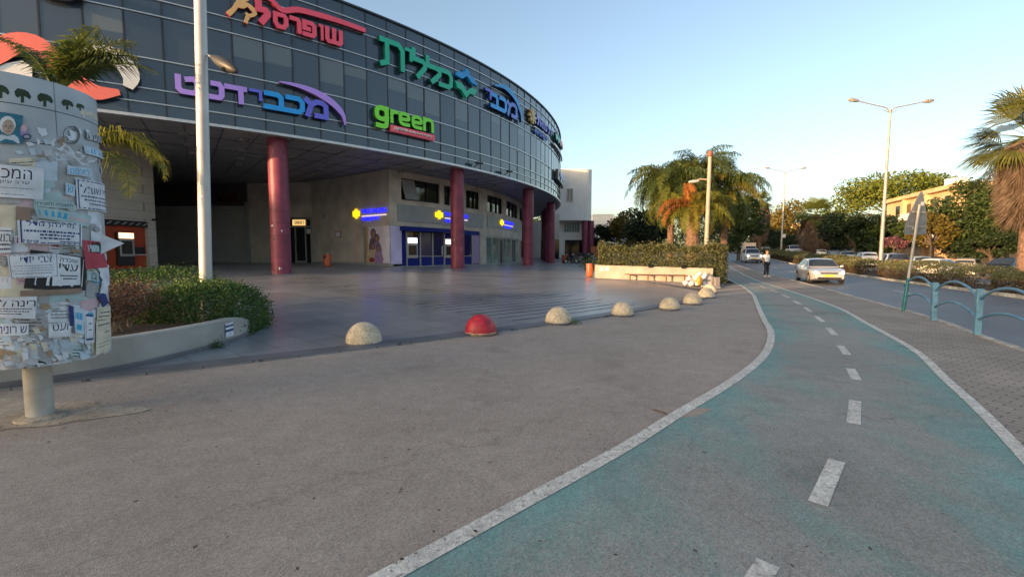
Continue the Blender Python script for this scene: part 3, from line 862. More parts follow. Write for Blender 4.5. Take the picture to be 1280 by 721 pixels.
# ------------------------------------------------------------------ mall: recessed ground floor
CA = Vector((-7.75, 29.5))                     # corner where the shopfront meets the side wall
WB = Vector((-14.8, 34.6)); WC = Vector((-19.9, 35.3)); WD = Vector((-28.5, 35.6))
RS = 37.72
def wall_seg(mb, a, b_, z0, z1, t, mi=0):
    """wall from a to b with its thickness behind the visible face"""
    d = (b_ - a).normalized(); n = Vector((-d.y, d.x))
    if n.dot(a) < 0: n = -n
    q = [a, b_, b_ + n * t, a + n * t]
    mb.add([(p.x, p.y, z0) for p in q] + [(p.x, p.y, z1) for p in q], [(0, 3, 2, 1), (4, 5, 6, 7), (0, 1, 5, 4), (1, 2, 6, 5), (2, 3, 7, 6), (3, 0, 4, 7)], mi)
def on_wall(px, a, b_):
    """point of the vertical plane through a-b hit by photo column px, at any height"""
    r = ray(px, HZ); k = r.x / r.y; d = b_ - a
    t = (k * a.y - a.x) / (d.x - k * d.y)
    return a + d * t
def ground_floor():
    mb = MB(); wall_seg(mb, CA, WB, 0.5, 6.9, 0.3); wall_seg(mb, WB, WC, 0.5, 6.9, 0.3)
    mb.build('side_wall', 'beige_wall', mall)
    mb = MB(); wall_seg(mb, WC - Vector((0.0, 0.004)), WD, 5.25, 6.9, 0.3); mb.build('shutter_fascia', 'dark_fascia', mall)
    mb = MB(); wall_seg(mb, WC + Vector((0, 0.05)), WD + Vector((0, 0.05)), 0.5, 5.25, 0.2); mb.build('roller_shutter', 'shutter', mall)
    mb = MB(); mb.box((WC.x, WC.y - 0.12, 3.0), (0.2, 0.24, 5.0)); mb.build('jamb', 'grey_panel', mall)
    # plinth along the side wall
    mb = MB(); d = (WB - CA).normalized(); n = Vector((d.y, -d.x)); n = n if n.dot(CA) < 0 else -n
    mb.bar((*(CA + n * 0.03), 0.94), (*(WB + n * 0.03), 0.98), 0.06, 0.22); mb.build('plinth', 'grey_panel', mall)
    # tiled wing wall with the cash machine
    W0, W1 = Vector((-21.0, 15.3)), Vector((-19.05, 25.0))
    d = (W1 - W0).normalized()
    mb = MB(); a0 = on_wall(131, W0, W1); a1 = on_wall(187, W0, W1)
    zt = 3.30
    wall_seg(mb, W0, a0, 0.3, 6.9, 1.6); wall_seg(mb, a1, W1, 0.3, 6.9, 1.6); wall_seg(mb, a0, a1, zt, 6.9, 1.6)
    o = mb.build('tiled_wall', 'wall_tile', mall)
    return W0, W1, a0, a1, zt
W0, W1, N0, N1, NZT = ground_floor()
m = MATS['wall_tile']
for nd in m.node_tree.nodes:
    if nd.type == 'MAPPING': nd.inputs['Rotation'].default_value = (math.radians(90), 0, math.radians(0)); nd.vector_type = 'POINT'
def wall_frame(a, b_):
    """u along a->b (left to right in view), v up, d out of the wall towards the viewer"""
    d = (b_ - a).normalized(); n = Vector((d.y, -d.x))
    if n.dot(a) > 0: n = -n
    return lambda u, v, w: Vector((a.x + d.x * u + n.x * w, a.y + d.y * u + n.y * w, v))
def rect(mb, fn, u0, u1, v0, v1, d0, d1, mi=0):
    mb.prism([(u0, v0), (u1, v0), (u1, v1), (u0, v1)], fn, d0, d1, mi)
def atm_niche():
    """orange cash machine set into the tiled wall"""
    L_ = (N1 - N0).length
    fn = wall_frame(N0, N1)
    t = E('cash_machine', 'orange panelled cash machine set in the pale tiled wall behind the shrubs', 'cash machine', (N0.x, N0.y, T(N0.x, N0.y)))
    mb = MB(); rect(mb, fn, 0.01, L_ - 0.01, 0.5, 3.02, -0.4, -0.22); mb.build('panel', 'atm_orange', t)
    mb = MB(); rect(mb, fn, 0.01, L_ - 0.01, 3.02, 3.29, -0.35, 0.0); 
    for k in range(6): mb.prism([(0.15 + k * .36, 3.1), (0.22 + k * .36, 3.07), (0.44 + k * .36, 3.2), (0.37 + k * .36, 3.23)], fn, 0.0, 0.012, 1)
    mb.build('top_strip', ['black', 'grey_panel'], t)
    k = L_ / 2.35
    mb = MB(); rect(mb, fn, 0.72 * k, 1.62 * k, 1.05, 2.72, -0.22, -0.10); mb.build('surround', 'screen_dark', t, bevel=0.02)
    mb = MB(); rect(mb, fn, 0.82 * k, 1.58 * k, 1.5, 2.36, -0.10, -0.04); o = mb.build('machine_face', 'frame_alu', t, bevel=0.02)
    mb = MB(); rect(mb, fn, 0.90 * k, 1.46 * k, 1.62, 2.28, -0.04, -0.034); mb.build('screen', 'screen_dark', o)
    mb = MB(); rect(mb, fn, 0.82 * k, 1.58 * k, 2.40, 2.68, -0.10, -0.05); mb.build('lit_header', 'atm_screen', t, bevel=0.01)
    mb = MB(); rect(mb, fn, 1.62 * k, 2.2 * k, 1.62, 1.98, -0.22, -0.12); rect(mb, fn, 1.62 * k, 2.3 * k, 1.56, 1.60, -0.22, -0.08, 1); mb.build('side_shelf', ['screen_dark', 'white_paint'], t)
    c = fn(L_ + 0.25, 3.45, 0.08)
    t2 = E('security_camera', 'tiny black security camera on the tiled wall over the orange panel', 'security camera', tuple(c))
    mb = MB(); mb.tube([fn(L_ + 0.25, 3.45, 0.0), fn(L_ + 0.25, 3.45, 0.1)], 0.02); mb.build('bracket', 'dark_metal', t2)
    mb = MB(); mb.tube([fn(L_ + 0.15, 3.42, 0.13), fn(L_ + 0.4, 3.46, 0.13)], 0.05, 10); mb.build('camera_body', 'black', t2, smooth=40)
atm_niche()
def entrance():
    fn = wall_frame(WB, CA)
    P0 = on_wall(362, WC, WB); P1 = on_wall(395.5, WC, WB)
    f2 = wall_frame(WC, WB); u = lambda p: (p - WC).length * (1 if (p - WC).dot(WB - WC) > 0 else -1)
    u0, u1 = u(P0), min(u(P1), (WB - WC).length - 0.03)
    zf = T(*WB) + 0.03
    o_mb = MB(); rect(o_mb, f2, u0, u1, zf, zf + 3.35, 0.001, 0.04); dr = o_mb.build('entrance_door', 'dark_glass', mall)
    mb = MB(); W = u1 - u0
    for a in (0, 0.30, 0.74, 0.98): rect(mb, f2, u0 + W * a - 0.04, u0 + W * a + 0.05, zf, zf + (3.3 if a in (0, 0.98) else 2.65), 0.04, 0.09)
    rect(mb, f2, u0 + 0.05, u0 + W * 0.98 - 0.04, zf + 2.62, zf + 2.72, 0.04, 0.088); rect(mb, f2, u0 + 0.05, u0 + W * 0.98 - 0.04, zf + 3.2, zf + 3.3, 0.04, 0.088)
    rect(mb, f2, u0 + W * 0.30, u0 + W * 0.74, zf + 0.02, zf + 0.14, 0.04, 0.086)
    mb.build('frame', 'frame_alu', dr)
    mb = MB(); mb.tube([f2(u0 + W * 0.36, zf + 0.9, 0.13), f2(u0 + W * 0.36, zf + 1.4, 0.13)], 0.02); mb.build('handle', 'dark_metal', dr)
    s = f2((u0 + u1) / 2, zf + 2.72, 0.1)
    t = E('door_sign', 'small amber lit sign above the glass entrance door', 'sign', tuple(s))
    mb = MB(); rect(mb, f2, u0 + W * 0.22, u0 + W * 0.76, zf + 2.76, zf + 3.17, 0.09, 0.14); mb.build('sign_box', 'light_band', t)
    mb = MB(); a, c = u0 + W * 0.32, u0 + W * 0.70
    put_text(mb, 'רוכשים', lambda p, q, w: f2(a + (c - a) * p, zf + 2.85 + 0.22 * q, w), 0.141, 0.147, 0, 0, bold=0.03, rtl=True); mb.build('lettering', 'print_dark', t)
    # white notice on the side light, framed notice on the wall, wall lamp
    mb = MB(); rect(mb, f2, u0 + W * 0.80, u0 + W * 0.95, zf + 2.15, zf + 2.5, 0.05, 0.06); o = mb.build('notice', 'white_paint')
    return fn
fB = entrance()
def wall_bits():
    L_ = (CA - WB).length
    uu = lambda px: (on_wall(px, WB, CA) - WB).length
    t = E('wall_notice', 'small pale notice plate with dark border on the beige side wall', 'notice', tuple(fB(uu(423), 2.9, 0)))
    mb = MB(); rect(mb, fB, uu(419.5), uu(427), 2.78, 3.22, 0.001, 0.02); mb.build('plate', 'print_red', t)
    mb = MB(); rect(mb, fB, uu(420.3), uu(426.2), 2.83, 3.17, 0.02, 0.026); mb.build('paper', 'poster_pale', t)
    t = E('wall_lamp', 'half round unlit lamp high on the beige side wall', 'wall lamp', tuple(fB(uu(407), 4.2, 0)))
    c = fB(uu(407), 4.25, 0.0); mb = MB(); mb.sphere(c, 0.2, 12, 6, sq=(1, 0.9, 0.5)); mb.build('lamp_shade', 'grey_panel', t, smooth=60)
    mb = MB(); rect(mb, fB, uu(407) - 0.06, uu(407) + 0.06, 4.2, 4.4, 0.0, 0.06); mb.build('bracket', 'dark_metal', t)
wall_bits()
# window glazing along the shopfront arc: helper by photo columns
def sa(px): return circ(px, HZ - 1, RS)[0]
AS = math.atan2(CA.y - MC.y, CA.x - MC.x)
def shopfront():
    zf = 0.78
    a502, a600, a608, a648, a658 = sa(502), sa(600.5), sa(608), sa(648), sa(659)
    aE = D(25)
    # masonry: pier at the corner, piers between shops, bands
    mb = MB()
    mb.arc(RS - 0.3, RS, AS, a502, 3.42, 6.9); mb.arc(RS - 0.3, RS, a600, a608, 0.5, 6.9)
    mb.arc(RS - 0.3, RS, a648, a648 + D(1.2), 0.5, 6.9)
    mb.arc(RS - 0.3, RS, a502, a600, 3.42, 5.12); mb.arc(RS - 0.3, RS, a608, a648, 3.12, 5.12); mb.arc(RS - 0.3, RS, a648 + D(1.2), aE, 3.0, 5.12)
    mb.arc(RS - 0.3, RS, a502, a600, 6.5, 6.9); mb.arc(RS - 0.3, RS, a608, a648, 6.5, 6.9); mb.arc(RS - 0.3, RS, a648 + D(1.2), aE, 6.5, 6.9)
    win = [(503, 550.5), (556, 578), (583, 599.5), (609.5, 628), (633, 647)]
    prev = a502
    spans = [(sa(p), sa(q)) for p, q in win]
    edges = [(a502, spans[0][0]), (spans[0][1], spans[1][0]), (spans[1][1], spans[2][0]), (spans[2][1], a600), (a608, spans[3][0]), (spans[3][1], spans[4][0]), (spans[4][1], a648)]
    for a, c in edges:
        if c - a > 1e-4: mb.arc(RS - 0.3, RS, a, c, 5.12, 6.5)
    mb.build('shopfront_wall', 'beige_wall', mall)
    for a, c in spans + [(a648 + D(1.4 + 3 * k), a648 + D(3.9 + 3 * k)) for k in range(5)]:
        o = MB().arc(RS - 0.28, RS - 0.2, a, c, 5.12, 6.5).build('window', 'dark_glass', mall)
        f = MB(); n = 3
        for k in range(n + 1):
            aa = a + (c - a) * k / n; f.arc(RS - 0.2, RS - 0.1, aa - D(0.05), aa + D(0.05), 5.12, 6.5)
        f.arc(RS - 0.2, RS - 0.101, a, c, 5.12, 5.18); f.arc(RS - 0.2, RS - 0.101, a, c, 6.44, 6.5)
        f.build('frame', 'dark_metal', o)
    # opened sash of the first window
    a, c = spans[0][0] + D(0.1), spans[0][0] + (spans[0][1] - spans[0][0]) * 0.33
    mb = MB(); mb.add([pol(RS + 0.35, a, 5.15), pol(RS + 0.35, c, 5.15), pol(RS - 0.09, c, 6.45), pol(RS - 0.09, a, 6.45)], [(0, 1, 2, 3)])
    mb.add([pol(RS + 0.31, a, 5.15), pol(RS + 0.31, c, 5.15), pol(RS - 0.12, c, 6.45), pol(RS - 0.12, a, 6.45)], [(3, 2, 1, 0)])
    mb.build('open_sash', 'grey_panel', mall)
    # sign fascias
    MB().arc(RS, RS + 0.06, sa(497.5), sa(604), 3.72, 4.80).build('fascia_panel', 'grey_panel', mall)
    MB().arc(RS, RS + 0.06, sa(609), sa(646.5), 3.85, 4.78).build('fascia_panel', 'grey_panel', mall)
    # bank front: blue canopy and panels
    MB().arc(RS, RS + 0.45, a502 - D(0.2), sa(577), 3.12, 3.40).build('canopy', 'bank_panel', mall, bevel=0.02)
    o = MB().arc(RS - 0.2, RS - 0.1, a502, a600, zf, 3.42).build('bank_front', 'bank_panel', mall)
    f = MB()
    for px in (508.5, 525.5, 541, 555.5, 566, 579, 590.5): f.arc(RS - 0.1, RS - 0.02, sa(px), sa(px + 1.1), zf, 3.1)
    f.arc(RS - 0.1, RS - 0.03, sa(508.5), sa(591), 1.45, 1.50); f.build('frame', 'frame_alu', o)
    for i, (p0, p1) in enumerate(((526.8, 540.6), (542.3, 555.2), (567.3, 578.6), (580.3, 590.2))):
        MB().arc(RS - 0.1, RS - 0.085, sa(p0), sa(p1), 1.52, 3.08).build('glazing', 'bank_glass', o)
    MB().arc(RS - 0.1, RS - 0.085, sa(509.8), sa(525.3), 2.80, 3.08).build('glazing', 'dark_glass', o)
    MB().arc(RS - 0.05, RS - 0.03, sa(552.6), sa(554.2), 1.55, 2.2).build('door_handle', 'frame_alu', o)
    MB().arc(RS - 0.1, RS - 0.05, sa(592), sa(600), 0.9, 3.1).build('side_poster', 'print_violet', o)
    # poster display round the corner
    fc = wall_frame(WB, CA); L_ = (CA - WB).length; u0 = (on_wall(457, WB, CA) - WB).length
    mb = MB(); rect(mb, fc, u0, L_ + 0.02, 0.98, 3.4, 0.0, 0.05); o = mb.build('display_window', 'poster_pale', mall)
    MB().arc(RS - 0.02, RS + 0.03, AS + D(0.05), a502, 0.98, 3.4).build('side_panel', 'poster_lilac', o)
    mb = MB(); rect(mb, fc, u0 - 0.06, u0 + 0.12, 0.95, 3.42, 0.05, 0.08); rect(mb, fc, u0 + 0.12, u0 + 0.16, 0.98, 3.4, 0.05, 0.075); mb.build('frame', 'frame_alu', o)
    mb = MB(); rect(mb, fc, u0 + 0.17, u0 + 0.40, 0.98, 3.4, 0.05, 0.052); mb.build('colour_strip', 'poster_yellow', o)
    W = L_ - u0
    figs = [(0.30, 2.92, 0.25, 'print_dark', 'print_skin'), (0.42, 2.60, 0.22, 'print_dark', 'print_skin'), (0.28, 2.12, 0.20, 'print_cream', 'print_skin'), (0.46, 2.0, 0.20, 'print_violet', 'print_skin')]
    def ell(mb, cx, cz, rx, rz_, d, mi, k=16): mb.add([fc(u0 + cx, cz, d)] + [fc(u0 + cx + rx * math.cos(2 * PI * i / k), cz + rz_ * math.sin(2 * PI * i / k), d) for i in range(k)], [(0, 1 + i, 1 + (i + 1) % k) for i in range(k)], mi)
    mb = MB(); mats = ['print_dark', 'print_skin', 'print_violet', 'print_cream', 'print_red']
    for i, (fx, hz, hr, c1, c2) in enumerate(figs):
        x = fx * W * 1.25; d = 0.0535 + i * 0.004
        top = hz - hr * 1.0
        mb.add([fc(u0 + x - 0.42, 1.02, d), fc(u0 + x + 0.42, 1.02, d), fc(u0 + x + 0.50, top - 0.5, d), fc(u0 + x + 0.30, top, d), fc(u0 + x - 0.30, top, d), fc(u0 + x - 0.48, top - 0.5, d)], [(0, 1, 2, 3, 4, 5)], [0, 2, 3, 2][i])
        ell(mb, x, hz + 0.03, hr * 1.15, hr * 1.35, d + 0.001, 0); ell(mb, x, hz - 0.02, hr * 0.72, hr * 0.95, d + 0.002, 1)
    ell(mb, 0.3 * W, 1.25, 0.3, 0.16, 0.072, 4)
    mb.build('printed_figures', mats, o)
    # glass shop further along, its open door, then more glass
    o = MB().arc(RS - 0.2, RS - 0.14, a608, a648, zf, 3.12).build('shop_window', 'shop_glass', mall)
    f = MB()
    for px in (608.2, 616, 625, 629.5, 634, 640, 647): f.arc(RS - 0.14, RS - 0.06, sa(px), sa(px + 0.5), zf, 3.1)
    f.arc(RS - 0.14, RS - 0.07, a608, a648, 3.0, 3.11); f.build('frame', 'frame_alu', o)
    MB().arc(RS - 0.14, RS - 0.12, sa(626), sa(629.4), zf, 2.85).build('open_door', 'black', o)
    o = MB().arc(RS - 0.2, RS - 0.14, a648 + D(1.2), aE, zf, 3.0).build('shop_window', 'dark_glass', mall)
    f = MB()
    for k in range(14): a = a648 + D(1.3 + k * 1.2); f.arc(RS - 0.14, RS - 0.08, a, a + D(0.15), zf, 3.0)
    f.build('frame', 'frame_alu', o)
    MB().arc(RS - 0.3, RS + 0.3, AS, aE, 0.5, zf + 0.06).build('threshold', 'kerb_stone', mall)
    # pale inner wall seen between the far columns
    mb = MB(); p = at_d(676, 310, 62); q_ = at_d(699, 310, 62); wall_seg(mb, Vector((p.x, p.y)), Vector((q_.x, q_.y)), 3.6, 6.9, 0.3); mb.build('inner_wall', 'wall_tile', mall)
    mb = MB(); p = at_d(689, 310, 58); mb.box((p.x, p.y, 3.7), (0.75, 0.5, 6.3)); mb.build('pier', 'white_paint', mall)
    mb = MB(); p = at_d(676, 310, 63); q_ = at_d(699, 310, 63); wall_seg(mb, Vector((p.x, p.y)), Vector((q_.x, q_.y)), 0.6, 3.6, 0.3); mb.build('inner_glass', 'dark_glass', mall)
shopfront()
for o in [o for o in COL.objects if o.name.startswith('notice')]:
    tag(o, 'small white notice on the glass beside the entrance door', 'notice')
# ------------------------------------------------------------------ signs on the curtain wall
def sign_mat(name, c, rough=0.35): return mat(name, c, rough, var=0.03)
for nm, c in (('sign_red', (0.92, 0.10, 0.17)), ('sign_orange', (0.90, 0.52, 0.20)), ('sign_green', (0.01, 0.46, 0.30)), ('sign_sky', (0.01, 0.30, 0.72)),
              ('sign_blue', (0.09, 0.20, 0.72)), ('sign_lime', (0.22, 0.82, 0.04)), ('sign_purple', (0.48, 0.30, 0.92)), ('sign_indigo', (0.14, 0.15, 0.78)), ('sign_azure', (0.01, 0.34, 0.88)),
              ('sign_white', (0.80, 0.80, 0.78)), ('sign_coral', (0.90, 0.20, 0.15)), ('sign_gold', (0.55, 0.36, 0.10)), ('sign_dark', (0.02, 0.02, 0.03)),
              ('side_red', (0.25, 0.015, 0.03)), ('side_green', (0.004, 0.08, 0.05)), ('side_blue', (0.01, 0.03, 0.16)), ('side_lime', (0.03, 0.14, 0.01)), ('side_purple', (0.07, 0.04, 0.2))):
    sign_mat(nm, c)
def fsurf(R0):
    """(angle, height, depth) on the facade, straight from photo columns"""
    return lambda a, z, w: pol(R0 + w, a, z)
fs = fsurf(RF)
def fa(px, py=100): return circ(px, py, RF + 0.25)[0]
def fz(px, py): return circ(px, py, RF + 0.25)[1]
HEB = {
 'ש': [[(0, 1), (0, .14), (.1, 0), (.9, 0), (1, .14), (1, 1)], [(.5, 1), (.5, .0)]],
 'ו': [[(0, 1), (1, 1), (1, 0)]],
 'פ': [[(.42, .48), (0, .48), (0, 1), (.8, 1), (1, .8), (1, .18), (.84, 0), (0, 0)]],
 'ר': [[(0, 1), (.8, 1), (1, .8), (1, 0)]],
 'ס': [[(0, 1), (.85, 1), (1, .8), (1, .3), (.75, 0), (.25, 0), (0, .3), (0, 1)]],
 'ל': [[(0, 1), (0, .66), (.8, .66), (1, .55), (1, .42), (.4, 0)]],
 'ת': [[(0, 1), (.8, 1), (1, .8), (1, 0)], [(.24, 1), (.24, .1), (0, 0)]],
 'י': [[(0, 1), (1, 1), (1, 0)]],
 'כ': [[(0, 1), (.75, 1), (1, .78), (1, .22), (.75, 0), (0, 0)]],
 'ב': [[(.05, 1), (.62, 1), (.8, .8), (.8, 0)], [(0, 0), (1, 0)]],
 'מ': [[(0, 1), (.22, .72), (.04, 0)], [(.22, .74), (.5, 1), (.8, 1), (1, .8), (1, 0), (.5, 0)]],
 'ד': [[(0, 1), (1, 1)], [(.8, 1), (.8, 0)]],
 'נ': [[(.3, 1), (.8, 1), (1, .8), (1, .2), (.8, 0), (0, 0)]],
 'ט': [[(0, 1), (0, .2), (.18, 0), (.82, 0), (1, .2), (1, .78), (.8, 1), (.5, .92)]],
 'א': [[(0, 1), (1, 0)], [(.95, 1), (.95, .62), (.62, .42)], [(.05, 0), (.05, .4), (.36, .62)]],
}
LATIN = {
 'g': [[(1, .62), (.98, .85), (.75, 1), (.25, 1), (0, .88), (0, .52), (.25, .40), (.75, .40), (1, .54)], [(1, 1), (1, .14), (.8, 0), (.08, .02)]],
 'r': [[(0, 0), (0, 1)], [(0, .70), (.35, .97), (1, .97)]],
 'e': [[(0, .48), (1, .48), (1, .78), (.78, 1), (.22, 1), (0, .78), (0, .22), (.22, 0), (.95, .03)]],
 'n': [[(0, 0), (0, 1)], [(0, .72), (.25, 1), (.8, 1), (1, .76), (1, 0)]],
}
def chaikin(P, n=2, keep=0.0):
    for _ in range(n):
        Q = [P[0]]
        for a, b_ in zip(P[:-1], P[1:]):
            Q += [(a[0] * .75 + b_[0] * .25, a[1] * .75 + b_[1] * .25), (a[0] * .25 + b_[0] * .75, a[1] * .25 + b_[1] * .75)]
        P = Q + [P[-1]]
    return P
def ribbon_solid(mb, fn, pts, w, d0, d1, mf, ms):
    """bar of width w with mitred corners along pts (metres), solid between depths d0 and d1"""
    P = [Vector(p) for p in pts]; n = len(P); closed = (P[0] - P[-1]).length < 1e-6
    up, dn = [], []
    for i in range(n):
        a = P[i] - P[i - 1] if i else ((P[0] - P[-2]) if closed else P[1] - P[0])
        b_ = P[i + 1] - P[i] if i < n - 1 else ((P[1] - P[0]) if closed else P[-1] - P[-2])
        a, b_ = a.normalized(), b_.normalized()
        na, nb = Vector((-a.y, a.x)), Vector((-b_.y, b_.x)); m = (na + nb)
        m = m.normalized() if m.length > 1e-4 else na
        k = min(1.5, 1 / max(0.3, m.dot(na)))
        e = Vector((0, 0))
        if not closed and i == 0: e = -a * w * 0.5
        if not closed and i == n - 1: e = b_ * w * 0.5
        up.append(P[i] + m * k * w / 2 + e); dn.append(P[i] - m * k * w / 2 + e)
    V = []
    for d in (d0, d1):
        for u_, l_ in zip(up, dn): V += [fn(u_.x, u_.y, d), fn(l_.x, l_.y, d)]
    o = 2 * n; k0 = len(mb.v)
    mb.v += [tuple(p) for p in V]
    for i in range(n - 1):
        j = 2 * i
        for f, mi in (((o + j, o + j + 1, o + j + 3, o + j + 2), mf), ((j, o + j, o + j + 2, j + 2), ms), ((j + 1, j + 3, o + j + 3, o + j + 1), ms)):
            mb.f.append(tuple(q + k0 for q in f)); mb.m.append(mi)
    for f in ((0, 1, o + 1, o), (2 * n - 2, o + 2 * n - 2, o + 2 * n - 1, 2 * n - 1)):
        mb.f.append(tuple(q + k0 for q in f)); mb.m.append(ms)
def letters(t, items, d0=0.10, d1=0.26, bold=0.03, shear=0.0, th=0.27):
    """items: (character, photo x left, photo x right, z low, z high, face material, side material); each letter a part"""
    for ch, x0, x1, z0, z1, mf, ms in items:
        a0, a1 = fa(x0), fa(x1)
        mb = MB()
        if ch in HEB or ch in LATIN:
            W, H = (a1 - a0) * RF, z1 - z0
            w = min(th * min(H, 0.95), W * 0.62)
            for k, s in enumerate(HEB[ch] if ch in HEB else [chaikin(q) for q in LATIN[ch]]):
                pts = [(w / 2 + p[0] * max(0.01, W - w), w / 2 + p[1] * (H - w)) for p in s]
                ribbon_solid(mb, lambda u, v, d: fs(a0 + u / RF, z0 + v, d), pts, w, d0, d1 + 0.003 * k, 0, 1)
        else:
            put_text(mb, ch, lambda u, v, w: fs(a0 + (a1 - a0) * u, z0 + (z1 - z0) * v, w), d0, d1, 0, 1, bold=bold, shear=shear)
        mb.build('letter', [mf, ms], t)
def stroke(t, name, pts, widths, d0, d1, mf, ms, closed=False):
    """a bent bar following photo points on the facade; widths in metres"""
    P = [(fa(x, y), fz(x, y)) for x, y in pts]
    Q = [Vector((a * RF, z)) for a, z in P]
    Q2 = dense([(q.x, q.y) for q in Q], 0.12) if len(Q) > 2 else [tuple(q) for q in Q]
    up, dn = [], []
    n = len(Q2)
    ws = np.interp(np.linspace(0, len(widths) - 1, n), range(len(widths)), widths)
    for i in range(n):
        a, b_ = Vector(Q2[max(i - 1, 0)]), Vector(Q2[min(i + 1, n - 1)])
        d = (b_ - a).normalized(); nn = Vector((-d.y, d.x)); q = Vector(Q2[i])
        up.append(q + nn * ws[i] / 2); dn.append(q - nn * ws[i] / 2)
    V = []
    for w in (d0, d1):
        for u_, l_ in zip(up, dn):
            V += [fs(u_.x / RF, u_.y, w), fs(l_.x / RF, l_.y, w)]
    Fs = []; mi = []
    o = 2 * n
    for i in range(n - 1):
        j = 2 * i
        Fs += [(o + j, o + j + 1, o + j + 3, o + j + 2), (j, j + 2, j + 3, j + 1), (j, o + j, o + j + 2, j + 2), (j + 1, j + 3, o + j + 3, o + j + 1)]; mi += [0, 1, 1, 1]
    Fs += [(0, 1, o + 1, o), (2 * n - 2, o + 2 * n - 2, o + 2 * n - 1, 2 * n - 1)]; mi += [1, 1]
    mb = MB(); mb.v = [tuple(p) for p in V]; mb.f = Fs; mb.m = mi
    return mb.build(name, [mf, ms], t)
def sign(name, label, px, z, group=None):
    p = pol(RF, fa(px), z); return E(name, label, 'sign', tuple(p), group=group)
def plate(t, name, x0, x1, z0, z1, d0, d1, m_, m2=None):
    a0, a1 = fa(x0), fa(x1)
    mb = MB(); mb.arc(RF + d0, RF + d1, a0, a1, z0, z1, 6); return mb.build(name, m_, t)
# supermarket sign: red letters, orange handwritten word, long red arc
t = sign('supermarket_sign', 'red Hebrew lettering with orange handwritten word under a long red roofline bar', 375, 11.3)
R_, S_ = 'sign_red', 'side_red'
letters(t, [('ש', 408, 430, 11.40, 12.13, R_, S_), ('ו', 400.5, 406, 11.42, 12.12, R_, S_), ('פ', 380, 397.5, 11.40, 12.11, R_, S_), ('ר', 364.5, 379, 11.42, 12.10, R_, S_), ('ס', 344, 363, 11.40, 12.08, R_, S_), ('ל', 322.5, 341.5, 11.40, 12.36, R_, S_)], bold=0.045)
stroke(t, 'roofline_bar', [(318, -6), (329, -4), (340, 1), (353, 13), (372, 12.5), (395, 18), (425, 27), (457, 38.5)], [0.10, 0.20, 0.24, 0.24, 0.24, 0.22, 0.22, 0.22], 0.10, 0.26, R_, S_)
stroke(t, 'script_stroke', [(285, 18), (292, 12), (299, 3), (311, -2)], [0.20, 0.16, 0.22, 0.14], 0.10, 0.24, 'sign_orange', 'side_red')
stroke(t, 'script_stroke', [(297, 7), (303, 8), (309, 6), (316, 12), (319, 17), (312, 20), (307, 16)], [0.14, 0.2, 0.18, 0.2, 0.16, 0.14, 0.1], 0.10, 0.24, 'sign_orange', 'side_red')
stroke(t, 'script_stroke', [(310, 21), (308, 25), (307, 29)], [0.18, 0.14, 0.16], 0.10, 0.24, 'sign_orange', 'side_red')
# green health fund sign with the two tone star
t = sign('health_fund_sign', 'large green Hebrew lettering with a blue and green star at its right end', 525, 11.0)
G_, S_ = 'sign_green', 'side_green'
letters(t, [('ת', 474.5, 505.5, 11.10, 12.52, G_, S_), ('י', 505.5, 515, 11.78, 12.42, G_, S_), ('ל', 514, 533, 11.06, 12.56, G_, S_), ('ל', 531.5, 551, 11.05, 12.45, G_, S_), ('כ', 547.5, 565, 11.04, 12.10, G_, S_)], bold=0.05, d1=0.32)
def star():
    a0, a1 = fa(568, 105), fa(596, 105); am = (a0 + a1) / 2
    f = lambda u, v, w: fs(a0 + (a1 - a0) * u, 10.95 + 1.75 * v, w)
    top = [(0.0, 0.62), (0.20, 0.80), (0.38, 0.80), (0.52, 1.0), (0.68, 0.80), (0.84, 0.78), (1.0, 0.56), (0.72, 0.58), (0.52, 0.74), (0.30, 0.58)]
    bot = [(0.0, 0.42), (0.28, 0.43), (0.5, 0.24), (0.72, 0.42), (1.0, 0.42), (0.86, 0.24), (0.88, 0.20), (0.64, 0.2), (0.48, 0.0), (0.28, 0.2), (0.1, 0.22)]
    MB().prism(top, f, 0.1, 0.32).build('star_upper', 'sign_sky', t); MB().prism(bot, f, 0.1, 0.32).build('star_lower', 'sign_green', t)
star()
# blue sign with arc
t = sign('clinic_sign', 'blue Hebrew lettering under a light blue arc, smaller than the green lettering', 625, 11.0)
letters(t, [('י', 606, 613.5, 11.50, 12.10, 'sign_indigo', 'side_blue'), ('ב', 612.5, 624, 11.05, 12.02, 'sign_azure', 'side_blue'), ('כ', 623.5, 633, 11.05, 12.05, 'sign_azure', 'side_blue'), ('מ', 633, 646, 11.02, 12.05, 'sign_blue', 'side_blue')], bold=0.06, d1=0.30)
stroke(t, 'arc', [(618, 107), (630, 109), (640, 118), (647, 130), (651, 143), (651.5, 153)], [0.08, 0.26, 0.36, 0.38, 0.34, 0.12], 0.10, 0.30, 'sign_sky', 'side_blue')
